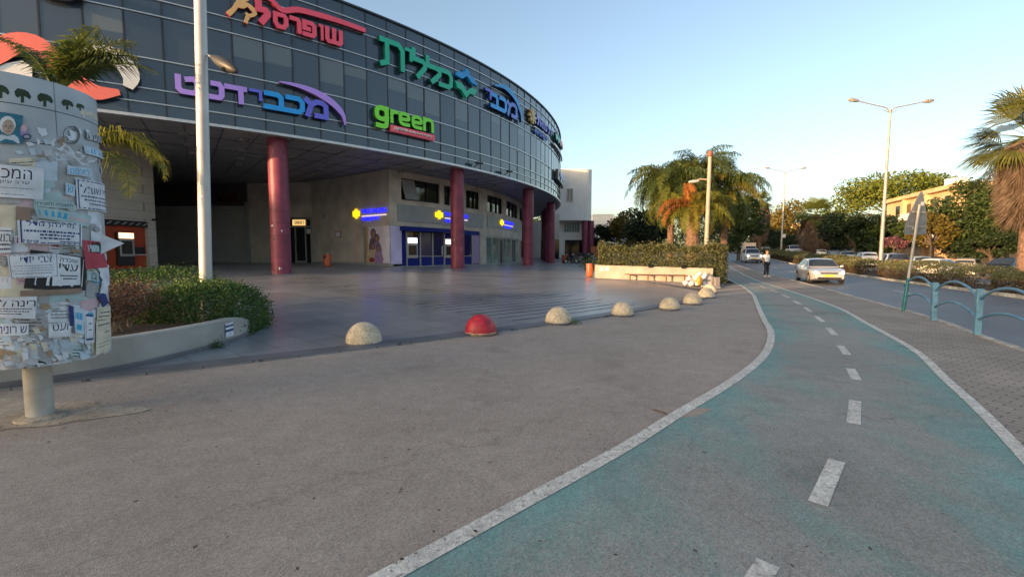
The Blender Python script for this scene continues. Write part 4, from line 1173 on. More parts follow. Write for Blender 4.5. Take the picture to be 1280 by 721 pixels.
# gold emblem sign
t = sign('clinic_sign', 'blue two line Hebrew lettering with a gold flower emblem, next along after the blue arc', 676, 11.2)
def emblem():
    a0 = fa(666, 142); f = lambda u, v, w: fs(a0 + u / RF, 12.0 + v, w)
    mb = MB()
    for k in range(4):
        an = k * PI / 4; c, s = math.cos(an), math.sin(an)
        q = [(-.55, -.1), (.55, -.1), (.55, .1), (-.55, .1)]
        mb.prism([(1.2 * (x * c - y * s), x * s + y * c) for x, y in q], f, 0.1 + 0.01 * k, 0.28 + 0.012 * k)
    mb.build('emblem', 'sign_gold', t)
emblem()
letters(t, [('ל', 671, 674.5, 11.62, 12.45, 'sign_indigo', 'side_blue'), ('א', 675, 678.5, 11.62, 12.2, 'sign_indigo', 'side_blue'), ('ו', 679, 680, 11.62, 12.2, 'sign_indigo', 'side_blue'), ('מ', 680.6, 684, 11.62, 12.2, 'sign_indigo', 'side_blue'), ('י', 684.5, 685.5, 11.9, 12.2, 'sign_indigo', 'side_blue'), ('ת', 686, 689.5, 11.62, 12.2, 'sign_indigo', 'side_blue')][::1], bold=0.05)
plate(t, 'underline', 669.5, 688.5, 11.36, 11.44, 0.1, 0.2, 'sign_white')
def small_words(t, txt, x0, x1, z0, z1, m_, d=0.12):
    a0, a1 = fa(x0), fa(x1); mb = MB()
    put_text(mb, txt, lambda u, v, w: fs(a0 + (a1 - a0) * u, z0 + (z1 - z0) * v, w), d, d + 0.08, 0, 0, bold=0.008, rtl=True); mb.build('lettering', m_, t)
small_words(t, 'שירותי בריאות', 670, 685.5, 10.98, 11.28, 'sign_blue')
# the last green and pink sign at the curve's end
t = sign('shop_sign', 'small green and pink sign over a white strip, far end of the glass', 697, 11.6)
for i, (x0, x1, m_) in enumerate(((694.3, 696.6, 'sign_green'), (697.0, 699.2, 'sign_green'), (699.6, 701.4, 'sign_coral'), (701.8, 703.6, 'sign_red'))):
    stroke(t, 'letter', [(x0, 167 + i * 4), (x0 + 1.0, 172 + i * 4.0), (x1, 169.5 + i * 4.4)], [0.36, 0.5, 0.36], 0.1, 0.3, m_, 'side_green')
plate(t, 'underline', 694, 704.5, 11.25, 11.42, 0.1, 0.24, 'sign_white')
# dental clinic sign under the windows: letters run purple to blue, purple sickle arc
t = sign('clinic_sign', 'long Hebrew lettering fading from purple to blue with a purple sickle arc above', 320, 7.85)
letters(t, [('ט', 218.5, 250, 7.92, 8.66, 'sign_purple', 'side_purple'), ('נ', 258.5, 280, 7.90, 8.64, 'sign_purple', 'side_purple'), ('ד', 280, 308, 7.88, 8.62, 'sign_purple', 'side_purple'), ('י', 311, 327, 8.16, 8.62, 'sign_indigo', 'side_blue'),
            ('ב', 328, 358.5, 7.88, 8.66, 'sign_azure', 'side_blue'), ('כ', 356, 380, 7.88, 8.66, 'sign_azure', 'side_blue'), ('מ', 379.5, 409.5, 7.86, 8.70, 'sign_indigo', 'side_blue')], bold=0.055)
stroke(t, 'arc', [(349, 103), (365, 106), (382, 111), (400, 119), (417, 131), (428, 144), (431, 157)], [0.05, 0.14, 0.22, 0.28, 0.30, 0.26, 0.06], 0.12, 0.32, 'sign_purple', 'side_purple')
# green eyewear sign with the pink plate
t = sign('shop_sign', 'lime green Latin lettering over a pink strip with small white words', 505, 8.0)
L_, S_ = 'sign_lime', 'side_lime'
letters(t, [('g', 467, 484.5, 7.98, 9.12, L_, S_), ('r', 486.5, 497.5, 8.36, 9.06, L_, S_), ('e', 497, 511.5, 8.34, 9.08, L_, S_), ('e', 513, 527, 8.34, 9.08, L_, S_), ('n', 527.5, 541, 8.36, 9.10, L_, S_)], d1=0.30, th=0.25)
plate(t, 'strip', 486.5, 542, 7.94, 8.27, 0.14, 0.30, 'sign_red')
small_words(t, 'אופטיקה', 491, 507, 8.02, 8.19, 'sign_white', 0.301)
small_words(t, 'משקפי ראיה ושמש', 509, 537, 8.04, 8.16, 'sign_white', 0.301)
# small blue sign low at the curve's end
t = sign('shop_sign', 'small dark blue box sign low on the far end of the curved glass', 702, 8.4)
plate(t, 'box', 697, 705.5, 8.45, 9.35, 0.08, 0.35, 'sign_dark')
stroke(t, 'letter', [(698.2, 218), (700.5, 221), (704.6, 228)], [0.3, 0.5, 0.3], 0.36, 0.42, 'sign_blue', 'side_blue')
stroke(t, 'letter', [(699, 224), (703, 230)], [0.2, 0.2], 0.36, 0.42, 'sign_white', 'side_blue')
# big coral and white loop emblem at the left, partly behind the palm
t = sign('loop_emblem_sign', 'big coral and white loop emblem on dark glass, half hidden by palm fronds', 86, 7.4)
stroke(t, 'white_loop', [(-22, 82), (-8, 100), (12, 100), (24, 90), (34, 80)], [0.5, 0.9, 1.0, 0.8, 0.3], 0.10, 0.26, 'sign_white', 'sign_dark')
stroke(t, 'coral_band', [(-18, 84), (0, 66), (20, 55), (42, 56), (60, 68), (78, 86), (98, 105), (120, 116), (150, 116)], [0.3, 0.6, 0.68, 0.66, 0.66, 0.66, 0.66, 0.5, 0.2], 0.10, 0.30, 'sign_coral', 'sign_dark')
stroke(t, 'white_loop', [(88, 96), (104, 78), (124, 68), (144, 72), (158, 84), (164, 98), (160, 110)], [0.5, 0.55, 0.6, 0.62, 0.6, 0.55, 0.3], 0.10, 0.28, 'sign_white', 'sign_dark')
# dark round sign cut by the top of the picture
t = sign('round_sign', 'dark round sign at the top left of the glass, cut by the picture edge', 70, 10.4)
a0 = fa(70, 0)
MB().prism([(0.72 * math.cos(2 * PI * k / 28), 0.42 * math.sin(2 * PI * k / 28)) for k in range(28)], lambda u, v, w: fs(a0 + u / RF, 10.92 + v, w), 0.08, 0.3).build('plate', 'sign_dark', t)
MB().prism([(0.5 * math.cos(2 * PI * k / 28), 0.28 * math.sin(2 * PI * k / 28)) for k in range(28)], lambda u, v, w: fs(a0 + u / RF, 10.94 + v, w), 0.301, 0.33).build('centre', 'sign_red', t)
# little floodlights on the lower rail
for px, py in ((596, 205), (634, 214)):
    a, z = circ(px, py, RF + 0.3)
    t = E('floodlight', 'small dark floodlight arm on the lower facade rail, %s one' % ('nearer' if px < 600 else 'farther'), 'floodlight', tuple(pol(RF + 0.1, a, 7.0)), group='floodlights on the facade rail')
    mb = MB(); mb.tube([pol(RF + 0.05, a, 7.02), pol(RF + 0.5, a, 7.25)], 0.025); mb.build('arm', 'dark_metal', t)
    mb = MB(); mb.bar(pol(RF + 0.45, a - 0.006, 7.25), pol(RF + 0.45, a + 0.008, 7.27), 0.2, 0.12); mb.build('lamp_head', 'dark_metal', t, bevel=0.02)
# ------------------------------------------------------------------ signs under the canopy
mat('lit_blue', (0.01, 0.01, 0.6), 0.4, emit=(0.01, 0.012, 1.0), estr=0.9)
mat('lit_yellow', (0.8, 0.6, 0.02), 0.4, emit=(1.0, 0.66, 0.01), estr=0.45)
mat('lit_pale', (0.7, 0.6, 0.7), 0.4, emit=(0.85, 0.66, 0.75), estr=0.35)
def bank_sign(label, fn, u0, w, z0, h):
    """lit yellow emblem of three bars, two rows of blue letters with a pale line between"""
    t = E('bank_sign', label, 'sign', tuple(fn(u0, z0, 0)), group='lit blue bank signs')
    e = w * 0.22; cx, cz = u0 + e * 0.5, z0 + h * 0.62
    mb = MB()
    for k, hh in ((-1, 0.6), (0, 1.0), (1, 0.6)):
        mb.prism([(cx + k * e * 0.3 - e * 0.13, cz - hh * h * 0.36), (cx + k * e * 0.3 + e * 0.13, cz - hh * h * 0.36), (cx + k * e * 0.3 + e * 0.13, cz + hh * h * 0.36), (cx + k * e * 0.3 - e * 0.13, cz + hh * h * 0.36)], fn, 0.03, 0.1)
    mb.prism([(cx - e * .46, cz - h * .13), (cx + e * .46, cz - h * .13), (cx + e * .46, cz + h * .13), (cx - e * .46, cz + h * .13)], fn, 0.02, 0.09)
    mb.build('emblem', 'lit_yellow', t)
    a, c = u0 + w * 0.27, u0 + w
    mb = MB(); put_text(mb, 'בנק מרכנתיל', lambda u, v, d: fn(a + (c - a) * u, z0 + h * 0.52 + h * 0.42 * v, d), 0.03, 0.08, 0, 0, bold=0.008, rtl=True); mb.build('lettering', 'lit_blue', t)
    mb = MB(); rect(mb, fn, a, c, z0 + h * 0.36, z0 + h * 0.43, 0.03, 0.05); mb.build('line', 'lit_pale', t)
    mb = MB(); put_text(mb, 'דיסקונט', lambda u, v, d: fn(a + (c - a) * 0.02 + (c - a) * 0.68 * u, z0 + h * 0.28 * v, d), 0.03, 0.08, 0, 0, bold=0.008, rtl=True); mb.build('lettering', 'lit_blue', t)
    return t
uB = lambda px: (on_wall(px, WB, CA) - WB).length
fB = wall_frame(WB, CA)
bank_sign('lit blue and yellow bank sign on the beige side wall beside the poster display', fB, uB(443), uB(484.5) - uB(443), 3.78, 0.86)
farc = lambda R0: (lambda u, z, w: pol(R0 + w, u / R0, z))
fA = farc(RS + 0.06)
def sA(px): return circ(px, HZ - 60, RS + 0.06)[0] * (RS + 0.06)
bank_sign('lit blue and yellow bank sign on the grey panel half behind the second column', fA, sA(543), sA(584) - sA(543), 3.86, 0.80)
bank_sign('lit blue and yellow bank sign on the grey panel right of the second column', fA, sA(624.5), sA(641) - sA(624.5), 3.95, 0.72)
# unlit sign above the roller shutter
fS = wall_frame(WD, WC)
uS = lambda px: (on_wall(px, WD, WC) - WD).length
mat('dull_gold', (0.16, 0.09, 0.02), 0.5); mat('dull_red', (0.12, 0.01, 0.015), 0.5)
t = E('shutter_sign', 'unlit dull gold script and dark red lettering above the roller shutter', 'sign', tuple(fS(uS(215), 5.6, 0)))
mb = MB(); a, c = uS(216), uS(238)
put_text(mb, 'דיל', lambda u, v, d: fS(a + (c - a) * u, 5.62 + 0.95 * v, d), 0.05, 0.12, 0, 0, bold=0.02, shear=0.3, rtl=True); mb.build('script', 'dull_gold', t)
mb = MB(); a, c = uS(258), uS(300)
put_text(mb, 'שופרסל', lambda u, v, d: fS(a + (c - a) * u, 5.5 + 0.8 * v, d), 0.05, 0.12, 0, 0, bold=0.04, rtl=True); mb.build('lettering', 'dull_red', t)
# cash machines in the bank front, blade sign
for px0, px1, lab in ((509.5, 522.5, 'grey cash machine in the blue bank front, left of the glass doors'), (557, 565, 'grey cash machine in the blue bank front just left of the second column')):
    a, c = circ(px0, HZ - 1, RS)[0], circ(px1, HZ - 1, RS)[0]
    t = E('cash_machine', lab, 'cash machine', tuple(pol(RS, (a + c) / 2, 0.9)), group='cash machines in the bank front')
    MB().arc(RS - 0.099, RS - 0.01, a, c, 1.35, 2.75, 4).build('surround', 'frame_alu', t, bevel=0.02)
    MB().arc(RS - 0.01, RS - 0.004, a + (c - a) * .12, c - (c - a) * .12, 1.55, 2.2, 4).build('screen', 'screen_dark', t)
    MB().arc(RS - 0.01, RS + 0.01, a + (c - a) * .06, c - (c - a) * .06, 2.35, 2.68, 4).build('lit_header', 'atm_screen_white', t)
# ------------------------------------------------------------------ poster drum in the left foreground
mat('drum_metal', (0.42, 0.46, 0.50), 0.5, metal=0.15, var=0.10, scale=2.5, bump=0.05, bscale=12)
mat('drum_seam', (0.08, 0.085, 0.09), 0.6)
mat('pole_paint', (0.42, 0.41, 0.38), 0.5, var=0.14, scale=5)
for nm, c in (('paper_white', (0.66, 0.70, 0.76)), ('paper_blue', (0.50, 0.60, 0.70)), ('paper_cream', (0.62, 0.58, 0.46)), ('paper_grey', (0.36, 0.37, 0.38)), ('paper_pink', (0.58, 0.42, 0.46)),
              ('paper_teal', (0.38, 0.52, 0.54)), ('paper_brown', (0.28, 0.20, 0.15)), ('ink', (0.018, 0.018, 0.022)), ('ink_blue', (0.02, 0.04, 0.16)), ('paper_red', (0.42, 0.055, 0.085)), ('print_cyan', (0.03, 0.36, 0.62)), ('leaf_paint', (0.022, 0.045, 0.02)), ('paper_tan', (0.34, 0.25, 0.16)), ('scrap_white', (0.52, 0.55, 0.58))):
    mat(nm, c, 0.75, var=0.10, scale=9)
DC = ground_at(51, 520.5); DC = Vector((DC.x, DC.y))
DR = 0.565
def duv(px, py, R=DR):
    r = ray(px, py); a = r.x**2 + r.y**2; b_ = -(r.x * DC.x + r.y * DC.y); c = DC.length_squared - R * R
    q = b_ * b_ - a * c
    if q < 0: q = 0
    t = (-b_ - math.sqrt(q)) / a
    return math.atan2(r.y * t - DC.y, r.x * t - DC.x), EYE + r.z * t
def dp(a, z, d=0.0):
    z = min(max(z, Z0 + 0.004), Z1 - 0.004)
    return Vector((DC.x + (DR + d) * math.cos(a), DC.y + (DR + d) * math.sin(a), z))
Z0, Z1 = duv(128, 444)[1], duv(116, 122)[1]
drum = E('poster_drum', 'round metal poster drum on a thick post, covered in torn Hebrew notices', 'poster column', (DC.x, DC.y, T(*DC)))
Z0, Z1 = duv(128, 444)[1], duv(116, 122)[1]
def drum_body():
    MB().lathe([(DR - 0.02, Z0), (DR, Z0 + 0.004), (DR, Z1 - 0.004), (DR - 0.02, Z1)], (DC.x, DC.y, 0), 96).build('drum', 'drum_metal', drum, smooth=40)
    for z in (2.885, 2.575, 1.62, 1.05): MB().lathe([(DR + 0.0007, z), (DR + 0.0012, z + 0.001), (DR + 0.0012, z + 0.007), (DR + 0.0007, z + 0.008)], (DC.x, DC.y, 0), 96).build('seam', 'drum_seam', drum, smooth=40)
    a = duv(70, 150)[0]
    MB().add([dp(a - 0.004, Z0 + 0.01, 0.001), dp(a + 0.004, Z0 + 0.01, 0.001), dp(a + 0.004, Z1 - 0.01, 0.001), dp(a - 0.004, Z1 - 0.01, 0.001)], [(0, 1, 2, 3)]).build('upright_seam', 'drum_seam', drum)
    z = T(*DC)
    o = MB().lathe([(0.105, z - 0.05), (0.105, Z0 + 0.01)], (DC.x, DC.y, 0), 28).build('post', 'pole_paint', drum, smooth=40)
    MB().lathe([(0.20, z - 0.02), (0.19, z + 0.015), (0.11, z + 0.03)], (DC.x, DC.y, 0), 20).build('base_collar', 'dusty_concrete', drum, smooth=50)
drum_body()
_layer = [0]
def quad_uv(q):
    """photo corners TL, TR, BR, BL -> function (u,v) to (angle, z)"""
    P = [duv(*c) for c in q]
    def f(u, v):
        tl, tr, br, bl = P
        top = [tl[i] + (tr[i] - tl[i]) * u for i in (0, 1)]; bot = [bl[i] + (br[i] - bl[i]) * u for i in (0, 1)]
        return bot[0] + (top[0] - bot[0]) * v, bot[1] + (top[1] - bot[1]) * v
    return f
def sheet(mb, f, u0, v0, u1, v1, d, mi, n=10):
    V = []
    for k in range(n + 1):
        u = u0 + (u1 - u0) * k / n
        for v in (v0, v1): a, z = f(u, v); V.append(dp(a, z, d))
    mb.add(V, [(2 * k, 2 * k + 2, 2 * k + 3, 2 * k + 1) for k in range(n)], mi)
def poster(q, paper, words=(), frame=None, lines=(), label=None, fills=(), ink='ink', lift=0.0):
    """a paper sheet on the drum: words (text,u0,v0,u1,v1,bold), rows of small print as broken bars, frame inset"""
    _layer[0] += 1
    d = 0.002 + 0.00007 * _layer[0] + lift
    f = q if callable(q) else quad_uv(q); mb = MB()
    sheet(mb, f, 0, 0, 1, 1, d, 0)
    for (u0, v0, u1, v1, mi) in fills: sheet(mb, f, u0, v0, u1, v1, d + 0.00002, mi, 4)
    if frame:
        g, w = frame; w2 = w * 0.6
        for r in ((g, g, 1 - g, g + w), (g, 1 - g - w, 1 - g, 1 - g), (g, g + w, g + w2, 1 - g - w), (1 - g - w2, g + w, 1 - g, 1 - g - w)): sheet(mb, f, *r, d + 0.00003, 1)
    for txt, u0, v0, u1, v1, bo in words:
        put_text(mb, txt, lambda u, v, w: dp(*f(u0 + (u1 - u0) * u, v0 + (v1 - v0) * v), d + 0.00005), 0, 0.001, 1, 1, bold=min(bo, 0.006), rtl=True)
    r2 = random.Random(_layer[0])
    for v, h, u0, u1 in lines:
        u = u0
        while u < u1 - 0.02:
            l = r2.uniform(0.025, 0.085); sheet(mb, f, u, v, min(u1, u + l), v + h * r2.uniform(0.75, 1.0), d + 0.00004, 1, 1); u += l + 0.014
    o = mb.build('poster', [paper, ink, 'paper_white', 'paper_red', 'print_cyan', 'paper_brown', 'paper_teal', 'paper_pink'], drum)
    if label: o['label'] = label
    return o
def blob(pts, paper, name='torn_paper', jag=1.2, d=None):
    """torn scrap with a ragged edge, from photo points"""
    _layer[0] += 1
    d = d or 0.002 + 0.00007 * _layer[0]
    out = []
    for i, p in enumerate(pts):
        q = pts[(i + 1) % len(pts)]; L = math.hypot(q[0] - p[0], q[1] - p[1]); n = max(1, int(L / 3.0))
        for k in range(n):
            out.append((p[0] + (q[0] - p[0]) * k / n + rng.uniform(-jag, jag), p[1] + (q[1] - p[1]) * k / n + rng.uniform(-jag, jag)))
    cx = sum(p[0] for p in out) / len(out); cy = sum(p[1] for p in out) / len(out)
    V = [dp(*duv(cx, cy), d)] + [dp(*duv(*p), d) for p in out]; n = len(out)
    V2 = [dp(*duv(cx + (p[0] - cx) * 0.5, cy + (p[1] - cy) * 0.5), d) for p in out]
    Fs = [(0, 1 + (k + 1) % n, 1 + k) for k in range(n)]
    mb = MB()
    mb.add([V[0]] + V2 + V[1:], [(0, 1 + (k + 1) % n, 1 + k) for k in range(n)] + [(1 + k, 1 + (k + 1) % n, 1 + n + (k + 1) % n, 1 + n + k) for k in range(n)])
    return mb.build(name, paper, drum)
def drum_posters():
    # painted palm row along the top and bottom
    def palm(px, py, s, m_, full=1.0):
        _layer[0] += 0
        cx, cy = px, py
        pts = [(-9, 1), (-10, -4), (-6, -8), (-1, -7), (3, -6), (8, -3), (11, 3), (9, 6), (5, 3), (2, 2), (2, 10), (-2, 10), (-2, 2), (-6, 4)]
        V = [dp(*duv(cx + x * s, cy + y * s * full), 0.0016) for x, y in pts]
        c0 = dp(*duv(cx, cy - 1 * s), 0.0016); n = len(pts)
        MB().add([c0] + V, [(0, 1 + (k + 1) % n, 1 + k) for k in range(n)]).build('painted_palm', m_, drum)
    for px, py, s in ((1, 113, 1.0), (28, 118.5, 1.0), (56, 124, 0.95), (84, 130, 0.72), (100, 133.5, 0.5)): palm(px, py, s, 'leaf_paint')
    for px, py, s in ((105, 142, 0.5), (113, 143, 0.5), (120, 147, 0.4)): palm(px, py, s, 'paper_cream')
    for px, py, s in ((6, 461, 0.8), (27, 459, 0.9), (50, 455, 0.9), (74, 454, 0.9)): palm(px, py, s, 'leaf_paint' if px == 50 else 'paper_brown', 0.7)
    # grey unpainted wear and scraps under the posters
    for pts, m_ in ((((70, 172), (100, 180), (124, 196), (122, 205), (95, 203), (66, 190)), 'paper_grey'), (((62, 178), (72, 172), (92, 190), (110, 190), (122, 200), (104, 206), (86, 194), (66, 184)), 'paper_white'),
                    (((60, 200), (120, 214), (124, 238), (92, 240), (60, 236)), 'paper_grey'), (((66, 190), (110, 200), (112, 208), (80, 202)), 'scrap_white'), (((78, 206), (128, 226), (128, 232), (86, 214)), 'paper_blue'),
                    (((0, 232), (60, 238), (90, 246), (90, 262), (0, 262)), 'paper_pink'), (((0, 255), (20, 257), (20, 300), (0, 300)), 'paper_cream'), (((16, 244), (92, 252), (112, 264), (112, 280), (20, 258)), 'paper_teal'),
                    (((110, 258), (130, 262), (134, 330), (120, 330), (108, 300)), 'paper_white'), (((0, 292), (18, 292), (18, 330), (0, 330)), 'paper_white'), (((18, 300), (100, 306), (100, 318), (18, 316)), 'paper_pink'),
                    (((0, 330), (24, 332), (28, 372), (0, 372)), 'paper_cream'), (((16, 352), (118, 348), (128, 372), (60, 380), (16, 376)), 'paper_teal'), (((104, 330), (134, 336), (134, 368), (112, 366)), 'paper_white'),
                    (((0, 372), (60, 372), (62, 396), (0, 400)), 'paper_white'), (((44, 380), (90, 376), (96, 404), (50, 402)), 'scrap_white'), (((0, 396), (40, 392), (60, 410), (0, 424)), 'paper_cream'),
                    (((80, 380), (100, 382), (98, 410), (84, 408)), 'paper_white'), (((100, 376), (134, 372), (134, 396), (104, 396)), 'paper_pink'), (((110, 392), (135, 386), (135, 440), (116, 446)), 'paper_cream'),
                    (((0, 420), (30, 418), (30, 460), (0, 462)), 'scrap_white'), (((26, 424), (70, 420), (64, 448), (30, 450)), 'paper_grey'), (((60, 428), (88, 420), (86, 440), (62, 444)), 'paper_blue'), (((86, 424), (112, 410), (112, 440), (88, 450)), 'scrap_white'),
                    (((0, 464), (22, 468), (20, 476), (0, 472)), 'paper_white'), (((30, 462), (110, 444), (135, 434), (135, 440), (64, 466), (30, 470)), 'scrap_white'), (((94, 438), (106, 430), (104, 448), (96, 452)), 'paper_brown')):
        blob(pts, m_)
    r2 = random.Random(8)
    for k in range(46):
        x, y = r2.uniform(-8, 122), r2.uniform(205, 448)
        w, h, s = r2.uniform(8, 19) * (0.6 if x > 105 else 1), r2.uniform(7, 15), r2.uniform(-2, 2)
        if x + w > 128: x = 128 - w
        o_ = poster([(x - w, y - h + s), (x + w, y - h - s), (x + w + s * .5, y + h - s), (x - w + s * .5, y + h + s)], r2.choice(['paper_white', 'scrap_white', 'paper_blue', 'paper_cream', 'paper_white', 'paper_grey', 'paper_teal', 'paper_pink']), lines=[(v, 0.05, 0.1, r2.uniform(0.6, 0.95)) for v in (0.75, 0.6, 0.45, 0.2)] if r2.random() < 0.55 else (), fills=[(0.1, 0.55, 0.9, 0.9, r2.choice([3, 4, 5, 6, 7]))] if r2.random() < 0.2 else ())
        o_.name = 'old_poster'
    for k in range(170):
        x, y = r2.uniform(0, 128), r2.choice((r2.uniform(165, 215), r2.uniform(255, 330), r2.uniform(375, 460), r2.uniform(410, 460), r2.uniform(372, 460)))
        w, h = r2.uniform(2, 9) * (0.5 if x > 110 else 1), r2.uniform(1.5, 6)
        blob([(x - w, y - h), (x + w * 0.6, y - h * 0.8), (x + w, y + h * 0.4), (x - w * 0.3, y + h)], r2.choice(['scrap_white', 'paper_white', 'paper_grey', 'paper_cream', 'paper_blue', 'paper_white', 'paper_grey', 'paper_tan']), jag=0.9)
    aL = duv(-10, 300)[0]
    for k in range(40):                                   # older sheets round the side away from the plaza
        a = aL - r2.uniform(0.1, 3.4); z = r2.uniform(0.75, 2.5); wa, hz_ = r2.uniform(0.25, 0.55), r2.uniform(0.18, 0.42)
        o_ = poster(lambda u, v, a=a, z=z, wa=wa, hz_=hz_: (a + wa * (u - 0.5), z + hz_ * (v - 0.5)), r2.choice(['paper_white', 'scrap_white', 'paper_blue', 'paper_cream', 'paper_grey', 'paper_pink']), lines=[(v, 0.05, 0.1, r2.uniform(0.6, 0.95)) for v in (0.75, 0.6, 0.45, 0.2)])
        o_.name = 'old_poster'
    # portrait poster: white haired man before teal
    _layer[0] += 1
    def el(mb, cx, cy, rx, ry, d, mi, k=20, a0=0, a1=2 * PI):
        pts = [(cx + rx * math.cos(a0 + (a1 - a0) * i / k), cy + ry * math.sin(a0 + (a1 - a0) * i / k)) for i in range(k)]
        mb.add([dp(*duv(cx, cy), d)] + [dp(*duv(*p), d) for p in pts], [(0, 1 + (i + 1) % k, 1 + i) for i in range(k)], mi)
    mb = MB(); d = 0.0025 + 0.00007 * _layer[0]
    def poly(pts, d, mi):
        cx = sum(p[0] for p in pts) / len(pts); cy = sum(p[1] for p in pts) / len(pts); n = len(pts)
        mb.add([dp(*duv(cx, cy), d)] + [dp(*duv(*p), d) for p in pts], [(0, 1 + (k + 1) % n, 1 + k) for k in range(n)], mi)
    poly([(-14, 139), (-2, 140.5), (10, 142), (20, 143.5), (29, 145.5), (27, 160), (29, 180), (18, 180), (6, 179.5), (-14, 178)], d, 0)
    poly([(-8, 179.3), (-4, 172), (3, 169), (10, 171), (18, 169), (23, 173), (25, 180)], d + 0.001, 1)
    el(mb, 10, 157, 9.8, 11, d + 0.0016, 2); el(mb, 11, 160, 7.4, 9.5, d + 0.0022, 3)
    el(mb, 8, 158.5, 1.5, 0.7, d + 0.0028, 4, 10); el(mb, 14, 158.8, 1.5, 0.7, d + 0.0028, 4, 10); el(mb, 11.5, 165, 2.6, 0.8, d + 0.0028, 5, 12); el(mb, 11.2, 161.3, 0.8, 1.6, d + 0.0027, 5, 10)
    o = mb.build('poster', ['print_teal_deep', 'paper_blue', 'paper_white', 'print_face', 'ink', 'print_lip'], drum); o['label'] = 'portrait poster of a white haired man on teal'
    mb = MB(); el(mb, 30, 164, 5, 8, d + 0.001, 0); el(mb, 30, 161, 3.6, 4.5, d + 0.002, 1); el(mb, 33, 171.5, 5.6, 3.6, d + 0.003, 2); el(mb, 33, 171.5, 3.8, 2.1, d + 0.004, 3)
    mb.build('torn_portrait', ['print_violet', 'paper_pink', 'ink_blue', 'paper_grey'], drum)
    # ring drawing and worn writing on the second band
    mb = MB(); n = 26
    for k in range(n):
        if k in (9, 10, 11, 17): continue
        a0, a1 = 2 * PI * k / n, 2 * PI * (k + 1) / n
        q = [(86 + (9 + (2 if 20 < k or k < 5 else 0.6)) * math.cos(a), 169 + (10.5 + (2 if 20 < k or k < 5 else 0.6)) * math.sin(a)) for a in (a0, a1)] + [(86 + 8.6 * math.cos(a), 169 + 10 * math.sin(a)) for a in (a1, a0)]
        mb.add([dp(*duv(*p), d + 0.001) for p in q], [(3, 2, 1, 0)])
    mb.build('ring_print', 'drum_seam', drum)
    poster([(105, 165), (124, 172), (125, 180), (106, 174)], 'drum_metal', [('אתיה', 0.05, 0.1, 0.95, 0.9, 0.01)])
    poster([(102, 182), (126, 190), (127, 200), (103, 192)], 'paper_blue', [('עבור', 0.05, 0.2, 0.9, 0.9, 0.01)], ink='print_cyan')
    # the notices
    poster([(-20, 205), (54, 211), (53, 250), (-20, 246)], 'paper_white', [('המכבי', 0.10, 0.60, 0.80, 0.90, 0.0), ('ערב עיון', 0.28, 0.42, 0.76, 0.54, 0.0)], lines=[(0.30, 0.018, 0.0, 0.86), (0.10, 0.018, 0.0, 0.7)], label='white notice, large grey lettering')
    poster([(82, 207), (112, 211), (112, 222), (82, 218)], 'paper_blue', [('לפרסם', 0.1, 0.1, 0.85, 0.9, 0.02)], ink='print_cyan', fills=())
    poster([(80, 228), (92, 232), (91, 246), (80, 243)], 'paper_blue', [('ש', 0.2, 0.2, 0.8, 0.9, 0.02)], ink='print_cyan')
    poster([(92, 223), (128.5, 231), (130, 266), (94, 261)], 'paper_white', [('ופי שובל', 0.08, 0.55, 0.98, 0.82, 0.012)], frame=(0.03, 0.035), lines=[(0.42, 0.06, 0.08, 0.95), (0.30, 0.06, 0.15, 0.95), (0.18, 0.06, 0.25, 0.9)], ink='ink_blue', label='white mourning notice in a dark blue frame')
    poster([(42, 249), (90, 253), (92, 262), (42, 258)], 'paper_teal', [('להשכרה ולמכירה', 0.02, 0.25, 0.95, 0.75, 0.01)])
    poster([(22, 274), (100, 280), (100, 307), (24, 304)], 'paper_white', [('מרינה) גודל', 0.12, 0.70, 0.84, 0.97, 0.012)], frame=(0.03, 0.04), lines=[(0.50, 0.09, 0.08, 0.95), (0.36, 0.09, 0.3, 0.85), (0.22, 0.08, 0.3, 0.8), (0.10, 0.06, 0.06, 0.3), (0.10, 0.06, 0.6, 0.94)], ink='ink_blue', label='white mourning notice, bold heading cut at the top')
    poster([(42, 258), (112, 270), (108, 284), (46, 272)], 'paper_teal', fills=[(0.05, 0.3, 0.5, 0.8, 4), (0.55, 0.3, 0.95, 0.6, 7)], label='torn teal leaflet with printed picture')
    poster([(20, 258), (38, 260), (38, 276), (20, 275)], 'paper_brown')
    poster([(-14, 284), (15, 285), (15, 316), (-14, 317)], 'paper_white', [('בואו', 0.3, 0.45, 1.0, 0.75, 0.012)], lines=[(0.85, 0.06, 0.3, 1.0), (0.3, 0.08, 0.5, 1.0), (0.12, 0.08, 0.4, 1.0)])
    poster([(38, 312), (106, 322), (104, 363), (30, 360)], 'ink', label='black bordered memorial notice', fills=[(0.14, 0.10, 0.93, 0.93, 2)])
    poster([(66, 317), (98, 322), (98, 356), (64, 357)], 'paper_white', [('אזכרה', 0.22, 0.78, 0.88, 0.90, 0.01), ('עדי', 0.20, 0.48, 0.90, 0.72, 0.02)], lines=[(0.30, 0.05, 0.25, 0.9), (0.2, 0.05, 0.35, 0.85)], label='part of a memorial notice, heavy black name')
    poster([(10, 319), (71, 316), (72, 346), (14, 348)], 'paper_white', [('צבי יזדי', 0.24, 0.64, 0.86, 0.90, 0.01)], frame=(0.025, 0.02), lines=[(0.50, 0.025, 0.1, 0.9), (0.40, 0.02, 0.15, 0.9), (0.30, 0.02, 0.05, 0.9), (0.18, 0.025, 0.1, 0.85)], ink='ink_blue', label='white notice, thin frame and spaced name')
    poster([(100, 300), (121, 302), (131, 334), (104, 336)], 'paper_red', fills=[(0.05, 0.56, 0.95, 0.96, 1), (0.2, 0.6, 0.8, 0.85, 6)], label='red leaflet with a dark photo on top', lift=0.004)
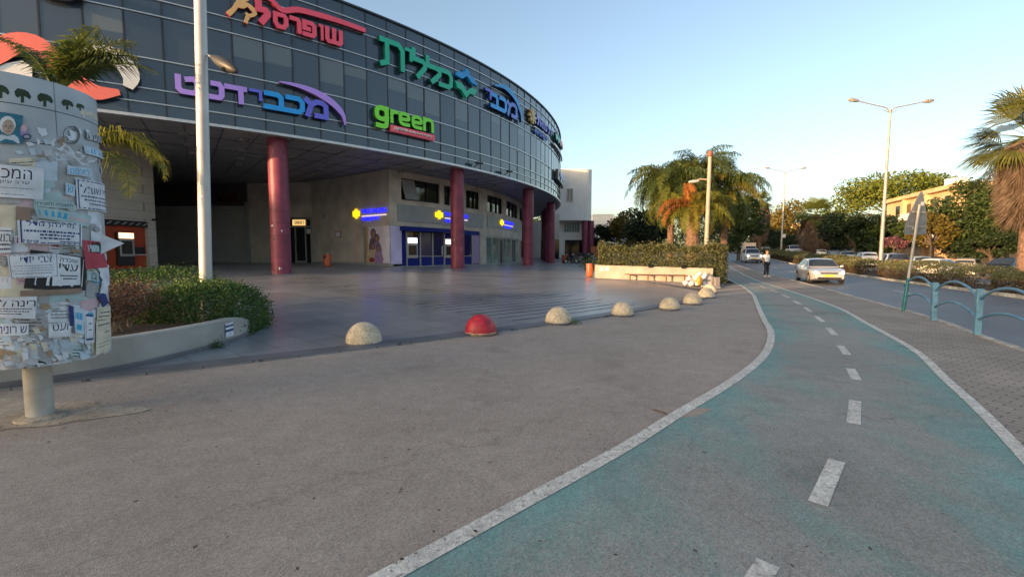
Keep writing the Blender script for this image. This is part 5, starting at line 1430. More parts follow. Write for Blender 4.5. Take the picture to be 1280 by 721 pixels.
    poster([(-8, 372), (46, 370), (44, 398), (-8, 396)], 'paper_white', [('רינה לוי', 0.05, 0.55, 0.98, 0.90, 0.015)], lines=[(0.42, 0.05, 0.05, 0.9), (0.30, 0.05, 0.1, 0.85), (0.18, 0.05, 0.1, 0.7)], label='white notice with a bold black heading, lower left')
    poster([(26, 363), (100, 360), (100, 366), (26, 370)], 'paper_brown')
    poster([(60, 404), (88, 402), (86, 420), (60, 422)], 'paper_white', [('ועס', 0.15, 0.45, 0.85, 0.95, 0.015)])
    poster([(-4, 404), (36, 404), (36, 418), (-4, 420)], 'paper_white', [('ש רונית', 0.05, 0.2, 0.95, 0.8, 0.01)], ink='ink_blue')
    poster([(84, 381), (90, 383), (90, 408), (85, 407)], 'ink_blue')
    poster([(90, 383), (103, 386), (103, 418), (92, 416)], 'paper_blue', fills=[(0.1, 0.55, 0.8, 0.8, 4), (0.2, 0.15, 0.7, 0.35, 4)])
    poster([(103, 388), (115, 390), (115, 428), (104, 430)], 'paper_white', frame=(0.1, 0.06), fills=[(0.3, 0.85, 0.9, 0.97, 4)], lines=[(0.4, 0.05, 0.4, 0.7), (0.6, 0.05, 0.4, 0.7)], ink='ink_blue')
    poster([(118, 384), (134.5, 382), (134.8, 398), (118, 400)], 'paper_cream', lines=[(0.2, 0.1, 0.1, 0.9), (0.5, 0.1, 0.2, 0.9)])
    poster([(117, 402), (134.5, 398), (134.8, 436), (117, 444)], 'paper_cream', lines=[(0.85, 0.04, 0.1, 0.9), (0.6, 0.03, 0.5, 0.9), (0.3, 0.02, 0.1, 0.9), (0.2, 0.02, 0.1, 0.8)])
    poster([(106, 338), (120, 341), (120, 352), (106, 350)], 'paper_teal', [('גד', 0.1, 0.1, 0.8, 0.9, 0.03)])
    # loose sheet standing off the drum on the right, its corner folded out like an arrow
    p0, p1 = duv(131, 300), duv(131, 345)
    o = dp(*duv(129, 320)); e = Vector((0.7, 0.72, 0))
    zt, zm, zb = duv(131, 296)[1], duv(131, 306)[1], duv(131, 317)[1]
    MB().add([dp(*duv(112, 288), 0.012), dp(*duv(122, 292), 0.02), dp(*duv(126, 304), 0.03) + Vector((0.15, 0.06, 0)), dp(*duv(122, 318), 0.02), dp(*duv(112, 319), 0.012)], [(0, 1, 2, 3, 4), (4, 3, 2, 1, 0)][:1]).build('loose_sheet', 'paper_white', drum)
    blob([(118, 330), (133, 332), (134, 352), (130, 366), (122, 368), (124, 350)], 'paper_white')
    blob([(118, 366), (128, 368), (132, 378), (127, 383), (122, 376)], 'ink_blue')
for nm, c in (('print_teal_deep', (0.01, 0.15, 0.24)), ('print_face', (0.42, 0.33, 0.27)), ('print_lip', (0.24, 0.13, 0.11))): mat(nm, c, 0.5, var=0.12, scale=20)
drum_posters()
# ------------------------------------------------------------------ foliage materials
leaf_mat('hedge_leaf', (0.020, 0.045, 0.012), (0.060, 0.105, 0.030), (0.10, 0.14, 0.045), scale=1.5)
leaf_mat('shrub_leaf', (0.030, 0.075, 0.018), (0.085, 0.155, 0.038), (0.15, 0.21, 0.06), scale=2.0)
leaf_mat('rust_leaf', (0.095, 0.048, 0.034), (0.19, 0.095, 0.068), (0.20, 0.15, 0.08), scale=3.0)
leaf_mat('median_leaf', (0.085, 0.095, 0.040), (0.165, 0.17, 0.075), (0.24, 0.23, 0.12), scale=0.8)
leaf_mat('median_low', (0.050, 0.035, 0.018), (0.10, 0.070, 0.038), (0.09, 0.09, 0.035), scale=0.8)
leaf_mat('dry_hedge_leaf', (0.055, 0.068, 0.026), (0.12, 0.13, 0.055), (0.17, 0.155, 0.075), scale=1.0)
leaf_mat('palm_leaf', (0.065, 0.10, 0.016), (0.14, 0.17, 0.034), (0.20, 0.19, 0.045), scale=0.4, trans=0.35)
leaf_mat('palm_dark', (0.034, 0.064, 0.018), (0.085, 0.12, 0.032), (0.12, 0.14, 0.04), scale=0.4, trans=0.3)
leaf_mat('palm_yellow', (0.12, 0.105, 0.012), (0.22, 0.175, 0.022), (0.24, 0.13, 0.02), scale=0.4, trans=0.35)
leaf_mat('palm_orange', (0.20, 0.075, 0.018), (0.34, 0.13, 0.032), (0.26, 0.12, 0.05), scale=0.4, trans=0.35)
leaf_mat('dead_frond', (0.085, 0.060, 0.042), (0.17, 0.12, 0.085), (0.22, 0.17, 0.12), scale=0.6)
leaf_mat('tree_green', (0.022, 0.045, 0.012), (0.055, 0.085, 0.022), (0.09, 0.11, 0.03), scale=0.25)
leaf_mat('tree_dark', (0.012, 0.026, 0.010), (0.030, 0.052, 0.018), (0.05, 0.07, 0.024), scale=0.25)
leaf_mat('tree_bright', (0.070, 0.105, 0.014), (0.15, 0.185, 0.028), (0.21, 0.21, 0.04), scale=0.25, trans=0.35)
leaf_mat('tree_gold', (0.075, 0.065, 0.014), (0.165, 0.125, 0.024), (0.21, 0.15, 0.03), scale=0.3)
leaf_mat('blossom', (0.10, 0.05, 0.06), (0.24, 0.10, 0.13), scale=1)
mat('bark', (0.10, 0.075, 0.055), 0.9, var=0.3, scale=5, bump=0.6, bscale=14)
mat('palm_trunk', (0.17, 0.105, 0.075), 0.9, var=0.3, scale=6, bump=0.7, bscale=10)
mat('twig', (0.26, 0.19, 0.135), 0.8, var=0.25, scale=8)
# ------------------------------------------------------------------ left planter, its shrubs, street lamp
mat('planter_concrete', (0.36, 0.35, 0.325), 0.8, var=0.16, scale=1.6, bump=0.25, bscale=30)
mat('planter_warm', (0.46, 0.385, 0.325), 0.8, var=0.14, scale=1.4, bump=0.2, bscale=30)
def wall_ring(name, P, th, z0, z1, m_, parent, cap=0.0):
    """low wall following P, wall body on the left side of the line"""
    A = [Vector(p) for p in dense(P, 0.2)]; B = [Vector(p) for p in offset_line([tuple(a) for a in A], -th)]
    V = []; n = len(A)
    for a, b_ in zip(A, B):
        za = z0 if not callable(z0) else z0(a); zt = z1 if not callable(z1) else z1(a)
        V += [(a.x, a.y, za), (b_.x, b_.y, za), (b_.x, b_.y, zt), (b_.x + (a.x - b_.x) * 0.93, b_.y + (a.y - b_.y) * 0.93, zt + 0.008), (a.x, a.y, zt - 0.012)]
    Fs = []
    for i in range(n - 1):
        for j in range(5): Fs.append((5 * i + j, 5 * i + (j + 1) % 5, 5 * i + 5 + (j + 1) % 5, 5 * i + 5 + j))
    Fs += [(4, 3, 2, 1, 0), tuple(5 * (n - 1) + j for j in range(5))]
    mb = MB(); mb.add(V, Fs); return mb.build(name, m_, parent)
PL = [(-13.5, 3.6), (-9.5, 3.75), (-7.4, 4.5), (-6.15, 5.3), (-5.4, 6.07), (-5.08, 6.8), (-4.92, 7.5), (-4.86, 8.1), (-4.98, 8.75), (-5.5, 9.25)]
def left_planter():
    t = E('planter', 'low curved grey concrete planter wall round the shrubs beside the poster drum', 'planter', (-5.4, 6.07, T(-5.4, 6.07)))
    wall_ring('planter_wall', PL, 0.20, lambda p: T(*p) - 0.05, lambda p: 0.47 + 0.35 * max(0, T(*p)) - 0.25 * sstep(8.0, 9.25, p.y), 'planter_concrete', t)
    wall_ring('foot_course', offset_line(dense(PL, 0.3)[:-3], 0.02), 0.06, lambda p: T(*p) - 0.05, lambda p: T(*p) + 0.09, 'plaza_edge', t)
    A = [Vector(p) for p in dense(PL, 0.3)]
    V = [(-9.0, 8.0, 0.42)] + [(p.x - 0.12, p.y + 0.02, 0.38 + 0.3 * max(0, T(*p)) - 0.2 * sstep(8.0, 9.25, p.y)) for p in A] + [(-7, 11.4, 0.42), (-13.5, 11.4, 0.45)]
    MB().add(V, [(0, i + 1, i + 2) for i in range(len(V) - 2)] + [(0, len(V) - 1, 1)]).build('soil', 'soil', t)
    # white paper stuck on the wall end
    W_ = dense(PL, 0.1); W_ = [Vector((x, y)) for x, y in offset_line(W_, 0.012) if 7.72 < y < 8.06]
    V = []
    for p in W_: V += [(p.x, p.y, T(*p) + 0.13), (p.x, p.y, T(*p) + 0.37)]
    MB().add(V, [(2 * k, 2 * k + 2, 2 * k + 3, 2 * k + 1) for k in range(len(W_) - 1)]).build('paper_notice', 'paper_white', t)
    V = []
    W2 = [Vector((x, y)) for x, y in offset_line(dense(PL, 0.1), 0.0135) if 7.78 < y < 8.0]
    for k, (z0, z1) in enumerate(((0.30, 0.33), (0.22, 0.26))):
        o_ = MB(); V = []
        for p in W2: V += [(p.x, p.y, T(*p) + z0), (p.x, p.y, T(*p) + z1)]
        o_.add(V, [(2 * i, 2 * i + 2, 2 * i + 3, 2 * i + 1) for i in range(len(W2) - 1)]).build('printed_line', 'ink_blue', t)
left_planter()
def bush(name, label, cat, c, rx, ry, z0, h, n, leaf, size, stems=8, group=None, seed=1, lum=0.18, stem_mat='twig', hollow=0.45, up=0.4, sq=3.0):
    """rounded shrub of many small leaves: lumpy outline, stems inside; parts foliage and stems"""
    rs = np.random.default_rng(seed)
    t = E(name, label, cat, (c[0], c[1], z0), group=group)
    k = 40
    cl = rs.normal(size=(k, 3)); cl /= np.linalg.norm(cl, axis=1)[:, None]
    amp = rs.uniform(-lum, lum, k)
    d = rs.normal(size=(n, 3)); d[:, 2] = np.abs(d[:, 2]) * 1.1 - 0.25; d /= np.linalg.norm(d, axis=1)[:, None]
    # superellipsoid: boxier than a ball
    s = (np.abs(d) ** sq).sum(1) ** (-1 / sq)
    wgt = np.exp(9 * (d @ cl.T - 1)); rad = s * (1 + (wgt * amp).sum(1) / (wgt.sum(1) + 0.15))
    rad *= rs.uniform(hollow, 1.0, n) ** 0.35 * (1 + 0.05 * rs.normal(size=n))
    P = d * rad[:, None] * np.array([rx, ry, h])
    P[:, 2] = np.clip(P[:, 2], 0.02, None) 
    P += np.array([c[0], c[1], z0])
    V, Q = leaves(P, size, rs, up=up)
    arrays_obj('foliage', V, Q, leaf, parent=t)
    if stems:
        mb = MB()
        for i in range(stems):
            a = rs.uniform(0, 2 * PI); r0 = rs.uniform(0, 0.3); r1 = rs.uniform(0.3, 0.8)
            p0 = Vector((c[0] + rx * r0 * math.cos(a), c[1] + ry * r0 * math.sin(a), z0 - 0.05)); p2 = Vector((c[0] + rx * r1 * math.cos(a), c[1] + ry * r1 * math.sin(a), z0 + h * rs.uniform(0.6, 0.85)))
            m_ = (p0 + p2) / 2 + Vector(rs.normal(size=3)) * 0.04
            mb.tube([p0, m_, p2], [0.018, 0.013, 0.006], 5)
        mb.build('stems', stem_mat, t)
    return t
bush('shrub', 'clipped dark green shrub spilling over the round end of the grey planter', 'shrub', (-5.95, 8.85), 1.08, 0.95, 0.02, 1.02, 24000, 'shrub_leaf', 0.05, seed=3, hollow=0.72, lum=0.12, sq=3.4)
bush('shrub', 'pale green sprawling shrub at the foot of the white lamp post', 'shrub', (-7.6, 9.75), 1.5, 1.0, 0.15, 1.10, 18000, 'shrub_leaf', 0.05, seed=5, lum=0.22, hollow=0.65)
bush('shrub', 'light green shrub against the orange cash machine, left of the lamp post', 'shrub', (-9.6, 9.9), 1.3, 0.9, 0.15, 1.14, 9000, 'shrub_leaf', 0.06, seed=6, lum=0.3)
bush('shrub', 'low green shrub in the planter directly behind the poster drum', 'shrub', (-8.4, 7.6), 0.9, 0.9, 0.3, 0.75, 6000, 'shrub_leaf', 0.055, seed=7, lum=0.3)
def rust_bush():
    """bare legged reddish bush: crooked pale stems with leaves only at the top"""
    rs = np.random.default_rng(21)
    t = E('bush', 'bare legged reddish brown bush with crooked stems in the grey planter', 'bush', (-6.6, 7.6, 0.4))
    mb = MB(); tips = []
    for i in range(26):
        x0, y0 = -6.7 + rs.uniform(-0.75, 0.75), 7.5 + rs.uniform(-0.55, 0.45)
        p = Vector((x0, y0, 0.35)); pts = [p]; d = Vector((rs.normal() * 0.35, rs.normal() * 0.25, 1.0))
        L = rs.uniform(0.35, 0.62)
        for k in range(4):
            p = p + d.normalized() * L / 4; d += Vector((rs.normal() * 0.3, rs.normal() * 0.3, 0)); pts.append(p)
        mb.tube(pts, [0.016, 0.013, 0.011, 0.008, 0.005], 5)
        for j in range(3):
            q = pts[2 + j % 3] ; e = q + Vector((rs.normal() * 0.18, rs.normal() * 0.18, rs.uniform(0.1, 0.3))); mb.tube([q, (q + e) / 2 + Vector((0.02, 0, 0.02)), e], [0.008, 0.006, 0.003], 4); tips.append(e)
        tips.append(p)
    mb.build('stems', 'twig', t)
    P = np.concatenate([np.array(e)[None] + rs.normal(size=(95, 3)) * np.array([0.12, 0.12, 0.085]) for e in tips])
    V, Q = leaves(P, 0.042, rs, up=0.3); arrays_obj('foliage', V, Q, 'rust_leaf', parent=t)
rust_bush()
def weeds():
    for lab, px, py, n, m_ in (('small green weed tuft at the foot of the planter wall', 271, 436, 60, 'shrub_leaf'), ('small weed in the joint beside the third dome bollard', 719, 405.5, 40, 'shrub_leaf')):
        g = ground_at(px, py); rs = np.random.default_rng(int(px)); r = Vector((0.04, 0.0, 0))
        t = E('weed', lab, 'weed', tuple(g))
        P = np.array(g)[None] + np.abs(rs.normal(size=(n * 4, 3))) * np.array([0, 0, 0.06]) + rs.normal(size=(n * 4, 3)) * np.array([0.06, 0.05, 0]) + np.array([0, 0, 0.02])
        V, Q = leaves(P, 0.05, rs, up=1.2, aspect=0.2); arrays_obj('foliage', V, Q, m_, parent=t)
weeds()
mat('lamp_tan', (0.40, 0.30, 0.24), 0.5, var=0.1, scale=3)
mat('lamp_white', (0.52, 0.51, 0.50), 0.45, metal=0.2, var=0.08, scale=2)
mat('lamp_steel', (0.36, 0.345, 0.33), 0.5, metal=0.3, var=0.12, scale=3)
mat('lamp_dark', (0.04, 0.04, 0.04), 0.5)
mat('lamp_glass', (0.42, 0.41, 0.38), 0.25)
def left_lamp():
    b0 = at_d(256, 350, 9.6); top = at_d(249.5, -20, 9.75); top = b0 + (top - b0) * 1.32
    t = E('street_lamp', 'white round street lamp post rising out of the planter, past the picture top', 'street lamp', (b0.x, b0.y, 0.35))
    b0.z = 0.3
    MB().tube([b0, b0 + (top - b0) * 0.5, top], [0.118, 0.112, 0.104], 24).build('post', 'lamp_white', t, smooth=40)
    MB().cyl(b0 - Vector((0, 0, 0.1)), b0 + Vector((0, 0, 0.12)), 0.17, 0.16, 20).build('base_collar', 'lamp_white', t, smooth=40)
    a = at_d(252, 66, 9.7); e = at_d(268, 74, 9.75)
    o = MB().tube([a, (a + e) / 2 + Vector((0, 0, 0.01)), e], 0.028, 10).build('arm', 'lamp_white', t, smooth=40)
    h0, h1 = at_d(264, 71, 9.7), at_d(297, 90, 9.4)
    d = (h1 - h0); L = d.length
    prof = [(0.0, 0.035), (0.06, 0.07), (0.15, 0.10), (0.35, 0.15), (0.6, 0.165), (0.85, 0.12), (0.96, 0.06), (1.0, 0.01)]
    MB().tube([h0 + d * s for s, r in prof], [r * 0.75 for s, r in prof], 14).build('lamp_head', 'lamp_dark', o, smooth=60)
    u = Vector((0, 0, -1)); c = h0 + d * 0.62 + u * 0.075
    MB().sphere(c, 0.12, 12, 6, sq=(1.2, 1.0, 0.45)).build('lamp_glass', 'screen_dark', o, smooth=60)
left_lamp()
# ------------------------------------------------------------------ dome bollards
def terrazzo():
    m, nt, b = new_mat('dome_stone'); N, L = nt.nodes, nt.links
    tc = N.new('ShaderNodeTexCoord'); v = N.new('ShaderNodeTexVoronoi'); v.inputs['Scale'].default_value = 55
    L.new(tc.outputs['Object'], v.inputs['Vector'])
    rp = N.new('ShaderNodeValToRGB'); e = rp.color_ramp.elements
    e[0].position = 0.05; e[0].color = (0.20, 0.16, 0.11, 1); e[1].position = 0.9; e[1].color = (0.66, 0.57, 0.43, 1)
    x = e.new(0.3); x.color = (0.52, 0.44, 0.32, 1)
    L.new(v.outputs['Color'], rp.inputs['Fac'])
    nz = N.new('ShaderNodeTexNoise'); nz.inputs['Scale'].default_value = 6; L.new(tc.outputs['Object'], nz.inputs['Vector'])
    r2 = N.new('ShaderNodeValToRGB'); r2.color_ramp.elements[0].position = 0.3; r2.color_ramp.elements[0].color = (0.75, 0.73, 0.7, 1); r2.color_ramp.elements[1].position = 0.6; r2.color_ramp.elements[1].color = (1.05, 1.05, 1.05, 1)
    L.new(nz.outputs['Fac'], r2.inputs['Fac'])
    mx = N.new('ShaderNodeMix'); mx.data_type = 'RGBA'; mx.blend_type = 'MULTIPLY'; mx.inputs['Factor'].default_value = 1
    L.new(rp.outputs['Color'], mx.inputs[6]); L.new(r2.outputs['Color'], mx.inputs[7]); L.new(mx.outputs[2], b.inputs['Base Color'])
    b.inputs['Roughness'].default_value = 0.7
    bp = N.new('ShaderNodeBump'); bp.inputs['Strength'].default_value = 0.35; bp.inputs['Distance'].default_value = 0.01
    L.new(v.outputs['Distance'], bp.inputs['Height']); L.new(bp.outputs['Normal'], b.inputs['Normal'])
terrazzo()
mat('red_paint', (0.42, 0.018, 0.035), 0.45, var=0.22, scale=7, bump=0.15, bscale=50)
mat('red_spill', (0.24, 0.03, 0.045), 0.6, var=0.3, scale=9)
BOLL = [(455, 432.5, 47, 'speckled cream dome bollard nearest the poster drum'), (601, 418.5, 40, 'red painted dome bollard with a worn pale rim'), (698, 405, 34, 'speckled cream dome bollard just right of the red one'),
        (778, 394.5, 28.5, 'cream dome bollard second to the right of the red one'), (837, 387, 26.5, 'cream dome bollard halfway between the red one and the white bags'), (865.5, 380, 24.5, 'cream dome bollard second from the white bags, in front of the touching pair'),
        (883, 372, 22, 'front one of the two touching cream domes by the white bags'), (887, 366, 19.5, 'rear one of the two touching cream domes, nearest the white bags')]
def bollards():
    first = None
    for i, (px, py, w, lab) in enumerate(BOLL):
        g = ground_at(px, py, 0.024)
        d = math.hypot(g.x, g.y); R = w / F * g.y / math.sqrt(1 + (g.x / g.y) ** 2) * 0.5 * 1.02
        c = Vector((g.x, g.y)) + Vector((g.x, g.y)).normalized() * R
        z = T(c.x, c.y) + 0.02
        red = i == 1
        if red or first is None:
            t = E('dome_bollard', lab, 'bollard', (c.x, c.y, z), group='dome bollards along the plaza edge')
            prof = [(0.0, 0.36)] + [(math.sin(a) ** 0.92 * R if False else R * math.sin(a), 0.36 * math.cos(a) ** 0.9) for a in [PI / 2 * k / 14 for k in range(1, 14)]]
            prof = [(R * 1.0, 0.0), (R * 1.0, 0.03)] + [(R * math.sin(PI / 2 * (1 - k / 14)), 0.03 + (R * 1.08) * math.cos(PI / 2 * (1 - k / 14))) for k in range(1, 14)] + [(0.0, 0.03 + R * 1.08)]
            k = 1.0
            mb = MB(); mb.lathe([(r * k, zz * k) for r, zz in prof], (0, 0, 0), 40)
            mb.build('dome', 'red_paint' if red else 'dome_stone', t, smooth=50, local=True)
            MB().lathe([(R * 1.015, -0.02), (R * 1.015, 0.012), (R * 0.99, 0.028)], (0, 0, 0), 40).build('rim', 'dome_stone' if red else 'plaza_edge', t, smooth=50, local=True)
            if red: MB().lathe([(R * 1.02, 0.008), (R * 1.16, 0.0085)], (0, 0, 0), 40).build('paint_spill', 'red_spill', t, local=True)
            if first is None: first = (t, R)
        else:
            n = copy_tree(first[0], (c.x, c.y, z), i * 0.9, lab)
            n.scale = (R / first[1],) * 3
bollards()
# ------------------------------------------------------------------ the long planter with its hedge
def far_planter():
    a, b_ = ground_at(744, 348.3, 0.02), ground_at(891, 355.2, 0.02)
    A, B = Vector((a.x, a.y)), Vector((b_.x, b_.y)); d = (B - A).normalized(); n = Vector((-d.y, d.x)); L = (B - A).length
    zA, zB = T(*A), T(*B); ztop = at_d(891, 335.5, B.y).z
    zt = lambda s: at_d(745, 331.2, A.y).z * (1 - s) + ztop * s
    t = E('planter', 'long pinkish concrete planter wall lit by low sun under a clipped hedge', 'planter', (A.x, A.y, zA))
    def blk(u0, u1, w0, w1, z0, z1a, z1b, mb, mi=0):
        q = [A + d * u0 + n * w0, A + d * u1 + n * w0, A + d * u1 + n * w1, A + d * u0 + n * w1]
        mb.add([(p.x, p.y, z0) for p in q] + [(q[0].x, q[0].y, z1a), (q[1].x, q[1].y, z1b), (q[2].x, q[2].y, z1b), (q[3].x, q[3].y, z1a)], [(0, 3, 2, 1), (4, 5, 6, 7), (0, 1, 5, 4), (1, 2, 6, 5), (2, 3, 7, 6), (3, 0, 4, 7)], mi)
    mb = MB(); blk(0, L, 0, 0.25, -0.2, zt(0), zt(1), mb); mb.build('front_wall', 'planter_warm', t, bevel=0.015)
    mb = MB(); blk(0, 0.25, 0.252, 3.0, -0.2, zt(0) - .004, zt(0.02) - .004, mb); mb.build('side_wall', 'planter_warm', t, bevel=0.015)
    mb = MB(); blk(L - 0.25, L, 0.252, 3.0, -0.2, zt(1) - .004, zt(1) - .004, mb); mb.build('side_wall', 'planter_warm', t, bevel=0.015)
    mb = MB(); blk(0.25, L - 0.25, 0.255, 3.0, -0.2, zt(0) - 0.1, zt(1) - 0.1, mb); mb.build('soil', 'soil', t)
    mb = MB(); blk(-0.25, L + 0.05, -0.55, -0.002, -0.2, zA + 0.075, zB + 0.055, mb); mb.build('foot_course', 'plaza_edge', t, bevel=0.01)
    # bench of thin dark rails fixed before the wall
    def P(px, z, w): 
        r = ray(px, 340); k = r.x / r.y; s = (k * (A.y + n.y * w) - A.x - n.x * w) / (d.x - k * d.y); q = A + n * w + d * s; return Vector((q.x, q.y, z)), s
    bt = E('bench', 'low bench frame of thin rusty rails against the sunlit planter wall', 'bench', tuple(P(818, T(*A), -0.3)[0]))
    s0, s1 = P(781, 0, -0.1)[1], P(856, 0, -0.1)[1]
    q = lambda s, w, z: Vector((*(A + d * s + n * w), z))
    zs = at_d(815, 342.6, (A.y + B.y) / 2).z
    o = MB()
    for k in range(3): o.bar(q(s0, -0.12 - 0.11 * k, zs), q(s1, -0.12 - 0.11 * k, zs - 0.03), 0.07, 0.03)
    o.build('seat', 'bench_rust', bt)
    for i in range(4):
        s = s0 + 0.25 + (s1 - s0 - 0.3) * i / 3; zz = T(*(A + d * s)) 
        MB().bar(q(s, -0.38, zz), q(s, -0.38, zs - 0.03), 0.05, 0.05).build('leg', 'bench_rust', bt); MB().bar(q(s, -0.40, zs - 0.045), q(s, -0.005, zs - 0.045), 0.05, 0.04).build('bracket', 'bench_rust', bt)
    # two little spotlights on the wall top
    for px, lab in ((811.5, 'small dark spotlight on the sunlit planter wall top, left one'), (852.5, 'small dark spotlight on the sunlit planter wall top, right one, above the bench end')):
        s = P(px, 0, 0.1)[1]; z = zt(s / L)
        lt = E('spotlight', lab, 'spotlight', tuple(q(s, 0.1, z)), group='spotlights on the planter wall')
        MB().tube([q(s, 0.1, z), q(s, 0.02, z + 0.10)], 0.025, 8).build('bracket', 'dark_metal', lt)
        MB().tube([q(s, 0.06, z + 0.10), q(s, -0.16, z + 0.02)], [0.06, 0.09], 12).build('lamp_head', 'dark_metal', lt, smooth=40)
    # white stencil on the wall
    mb = MB()
    for k in range(2):
        u = 0.22 + 0.28 * k; mb.add([q(u, -0.003, zA + 0.45), q(u + 0.2, -0.003, zA + 0.45), q(u + 0.2, -0.003, zA + 0.56), q(u + 0.1, -0.003, zA + 0.68), q(u, -0.003, zA + 0.56)], [(0, 1, 2, 3, 4)])
    mb.build('stencil', 'white_paint', t)
    # hedge
    rs = np.random.default_rng(4)
    hz = at_d(820, 309.0, A.y + 1.6).z
    ht = E('hedge', 'clipped dark green hedge growing along the long sunlit planter', 'hedge', tuple(q(L / 2, 1.3, zt(0.5))))
    N_ = 26000; u = rs.uniform(0.15, L + 0.75, N_); w = rs.uniform(0.1, 2.9, N_); z = rs.uniform(0, 1, N_)
    face = rs.integers(0, 5, N_)
    w = np.where(face < 2, 0.1 + np.abs(rs.normal(0, 0.13, N_)), w); z = np.where((face >= 2) & (face < 4), 1 - np.abs(rs.normal(0, 0.06, N_)), z)
    u = np.where(face == 4, np.where(rs.uniform(size=N_) < 0.5, 0.2 + np.abs(rs.normal(0, .15, N_)), L + 0.7 - np.abs(rs.normal(0, .15, N_))), u)
    nz = 0.09 * np.sin(u * 2.1 + 1) + 0.06 * np.sin(u * 5.3 + w * 3) + 0.05 * np.sin(w * 4.1)
    zb = np.where(u > L, T(*B) + 0.05, zt(0.5) - 0.06)
    spr = rs.uniform(size=N_) < 0.05; z = np.where(spr & (z > 0.8), z + rs.uniform(0.02, 0.22, N_), z)
    X = A.x + d.x * u + n.x * (w - 0.10 * np.sin(u * 3.7) * (w < 0.6)); Y = A.y + d.y * u + n.y * w
    Z = zb + (hz + nz - zb) * z
    V, Q = leaves(np.stack([X, Y, Z], 1), 0.11, rs, up=0.2); arrays_obj('foliage', V, Q, 'dry_hedge_leaf', parent=ht)
    # pile of white bags, yellow bag, stone post
    gx = [(857, 355, 0.22), (864, 356, 0.24), (872, 356, 0.2), (880, 357, 0.24), (888, 357, 0.22), (861, 350, 0.22), (870, 349, 0.24), (879, 349, 0.24), (887, 350, 0.2), (874, 344.5, 0.2), (881, 345, 0.18)]
    labs = {0: 'white rubbish bag at the left end of the heap'}
    for i, (px, py, r) in enumerate(gx):
        dd = (A.y + B.y) / 2 + 1.2 - 0.55; c = at_d(px, py - 1.5, B.y - 0.75 + 0.25 * (py < 352))
        rb = random.Random(i + 3); mb = MB(); mb.sphere((0, 0, 0), r * 0.62, 12, 8, sq=(1.1, 0.9, 0.85))
        mb.v = [tuple(np.array(v) * (1 + 0.16 * math.sin(9 * v[0] / r + i) * math.cos(7 * v[2] / r) + rb.uniform(-0.05, 0.05)) + np.array((c.x, c.y, c.z))) for v in mb.v]
        bt2 = E('rubbish_bag', 'white plastic rubbish bag heaped at the right end of the sunlit planter wall', 'rubbish bag', tuple(c), group='heap of white rubbish bags')
        mb.build('bag_body', 'bag_white', bt2, smooth=60)
        MB().tube([c + Vector((0, 0, r * 0.45)), c + Vector((0.02, -0.02, r * 0.75))], [0.05, 0.02], 7).build('knot', 'bag_white', bt2)
    c = at_d(874.5, 351, B.y - 1.0); bt2 = E('rubbish_bag', 'orange yellow bag standing in front of the white rubbish bags', 'rubbish bag', tuple(c))
    mb = MB(); mb.sphere((0, 0, 0), 0.2, 12, 8, sq=(0.8, 0.7, 1.1)); mb.v = [tuple(np.array(v) * (1 + 0.08 * math.sin(20 * v[2])) + np.array((c.x, c.y, c.z))) for v in mb.v]; mb.build('bag_body', 'bag_yellow', bt2, smooth=60)
    MB().tube([c + Vector((0, 0, 0.2)), c + Vector((0, 0, 0.3))], [0.06, 0.03], 7).build('knot', 'bag_yellow', bt2)
    c = ground_at(895.5, 360.5); h = at_d(895.5, 346.5, c.y).z
    pt = E('stone_post', 'short square pale stone post at the right end of the planter', 'post', (c.x, c.y, c.z))
    MB().box((c.x, c.y + 0.15, (h + c.z) / 2), (0.30, 0.30, h - c.z), rz=0.4).build('shaft', 'planter_warm', pt, bevel=0.03)
    MB().box((c.x, c.y + 0.15, c.z + 0.03), (0.36, 0.36, 0.08), rz=0.4).build('foot', 'kerb_stone', pt, bevel=0.01)
mat('bench_rust', (0.16, 0.085, 0.045), 0.6, var=0.25, scale=8)
mat('bag_white', (0.68, 0.67, 0.68), 0.4, var=0.2, scale=4); mat('bag_yellow', (0.55, 0.32, 0.06), 0.45)
far_planter()
mat('bin_orange', (0.50, 0.10, 0.035), 0.45, var=0.12, scale=6)
def bin_(px, py, w, hpx, lab, slot=False, m_='bin_orange'):
    g = ground_at(px, py, 0.02); R = w / F * g.y / 2 / math.sqrt(1 + (g.x / g.y) ** 2); h = hpx / F * g.y
    t = E('litter_bin', lab, 'litter bin', (g.x, g.y + R, g.z), group='round orange litter bins')
    o = MB().lathe([(R * 0.92, 0.04), (R, 0.06), (R, h * 0.93), (R * 0.96, h * 0.95)], (g.x, g.y + R, g.z), 24).build('bin_body', m_, t, smooth=40)
    MB().lathe([(R * 0.8, 0), (R * 0.8, 0.05)], (g.x, g.y + R, g.z), 20).build('foot', 'dark_metal', t)
    MB().lathe([(R * 1.04, h * 0.93), (R * 1.04, h * 0.97), (R * 0.5, h), (0, h)], (g.x, g.y + R, g.z), 24).build('lid', m_, t, smooth=40)
    if slot:
        MB().box((g.x - R * 0.3, g.y + R * 0.06, g.z + h * 0.75), (R * 0.9, R * 0.2, h * 0.14), rz=-0.2).build('slot', 'black', t)
        MB().lathe([(R * 0.3, h), (R * 0.3, h + 0.08)], (g.x, g.y + R, g.z), 12).build('ashtray', 'frame_alu', t)
bin_(407.5, 333.2, 10, 15.5, 'orange litter bin with ashtray top beside the entrance door', True)
bin_(737.5, 346.2, 8.5, 17, 'orange litter bin at the left end of the sunlit planter wall')
bin_(706, 329.0, 7, 10.5, 'small orange litter bin at the foot of the farthest column', False)
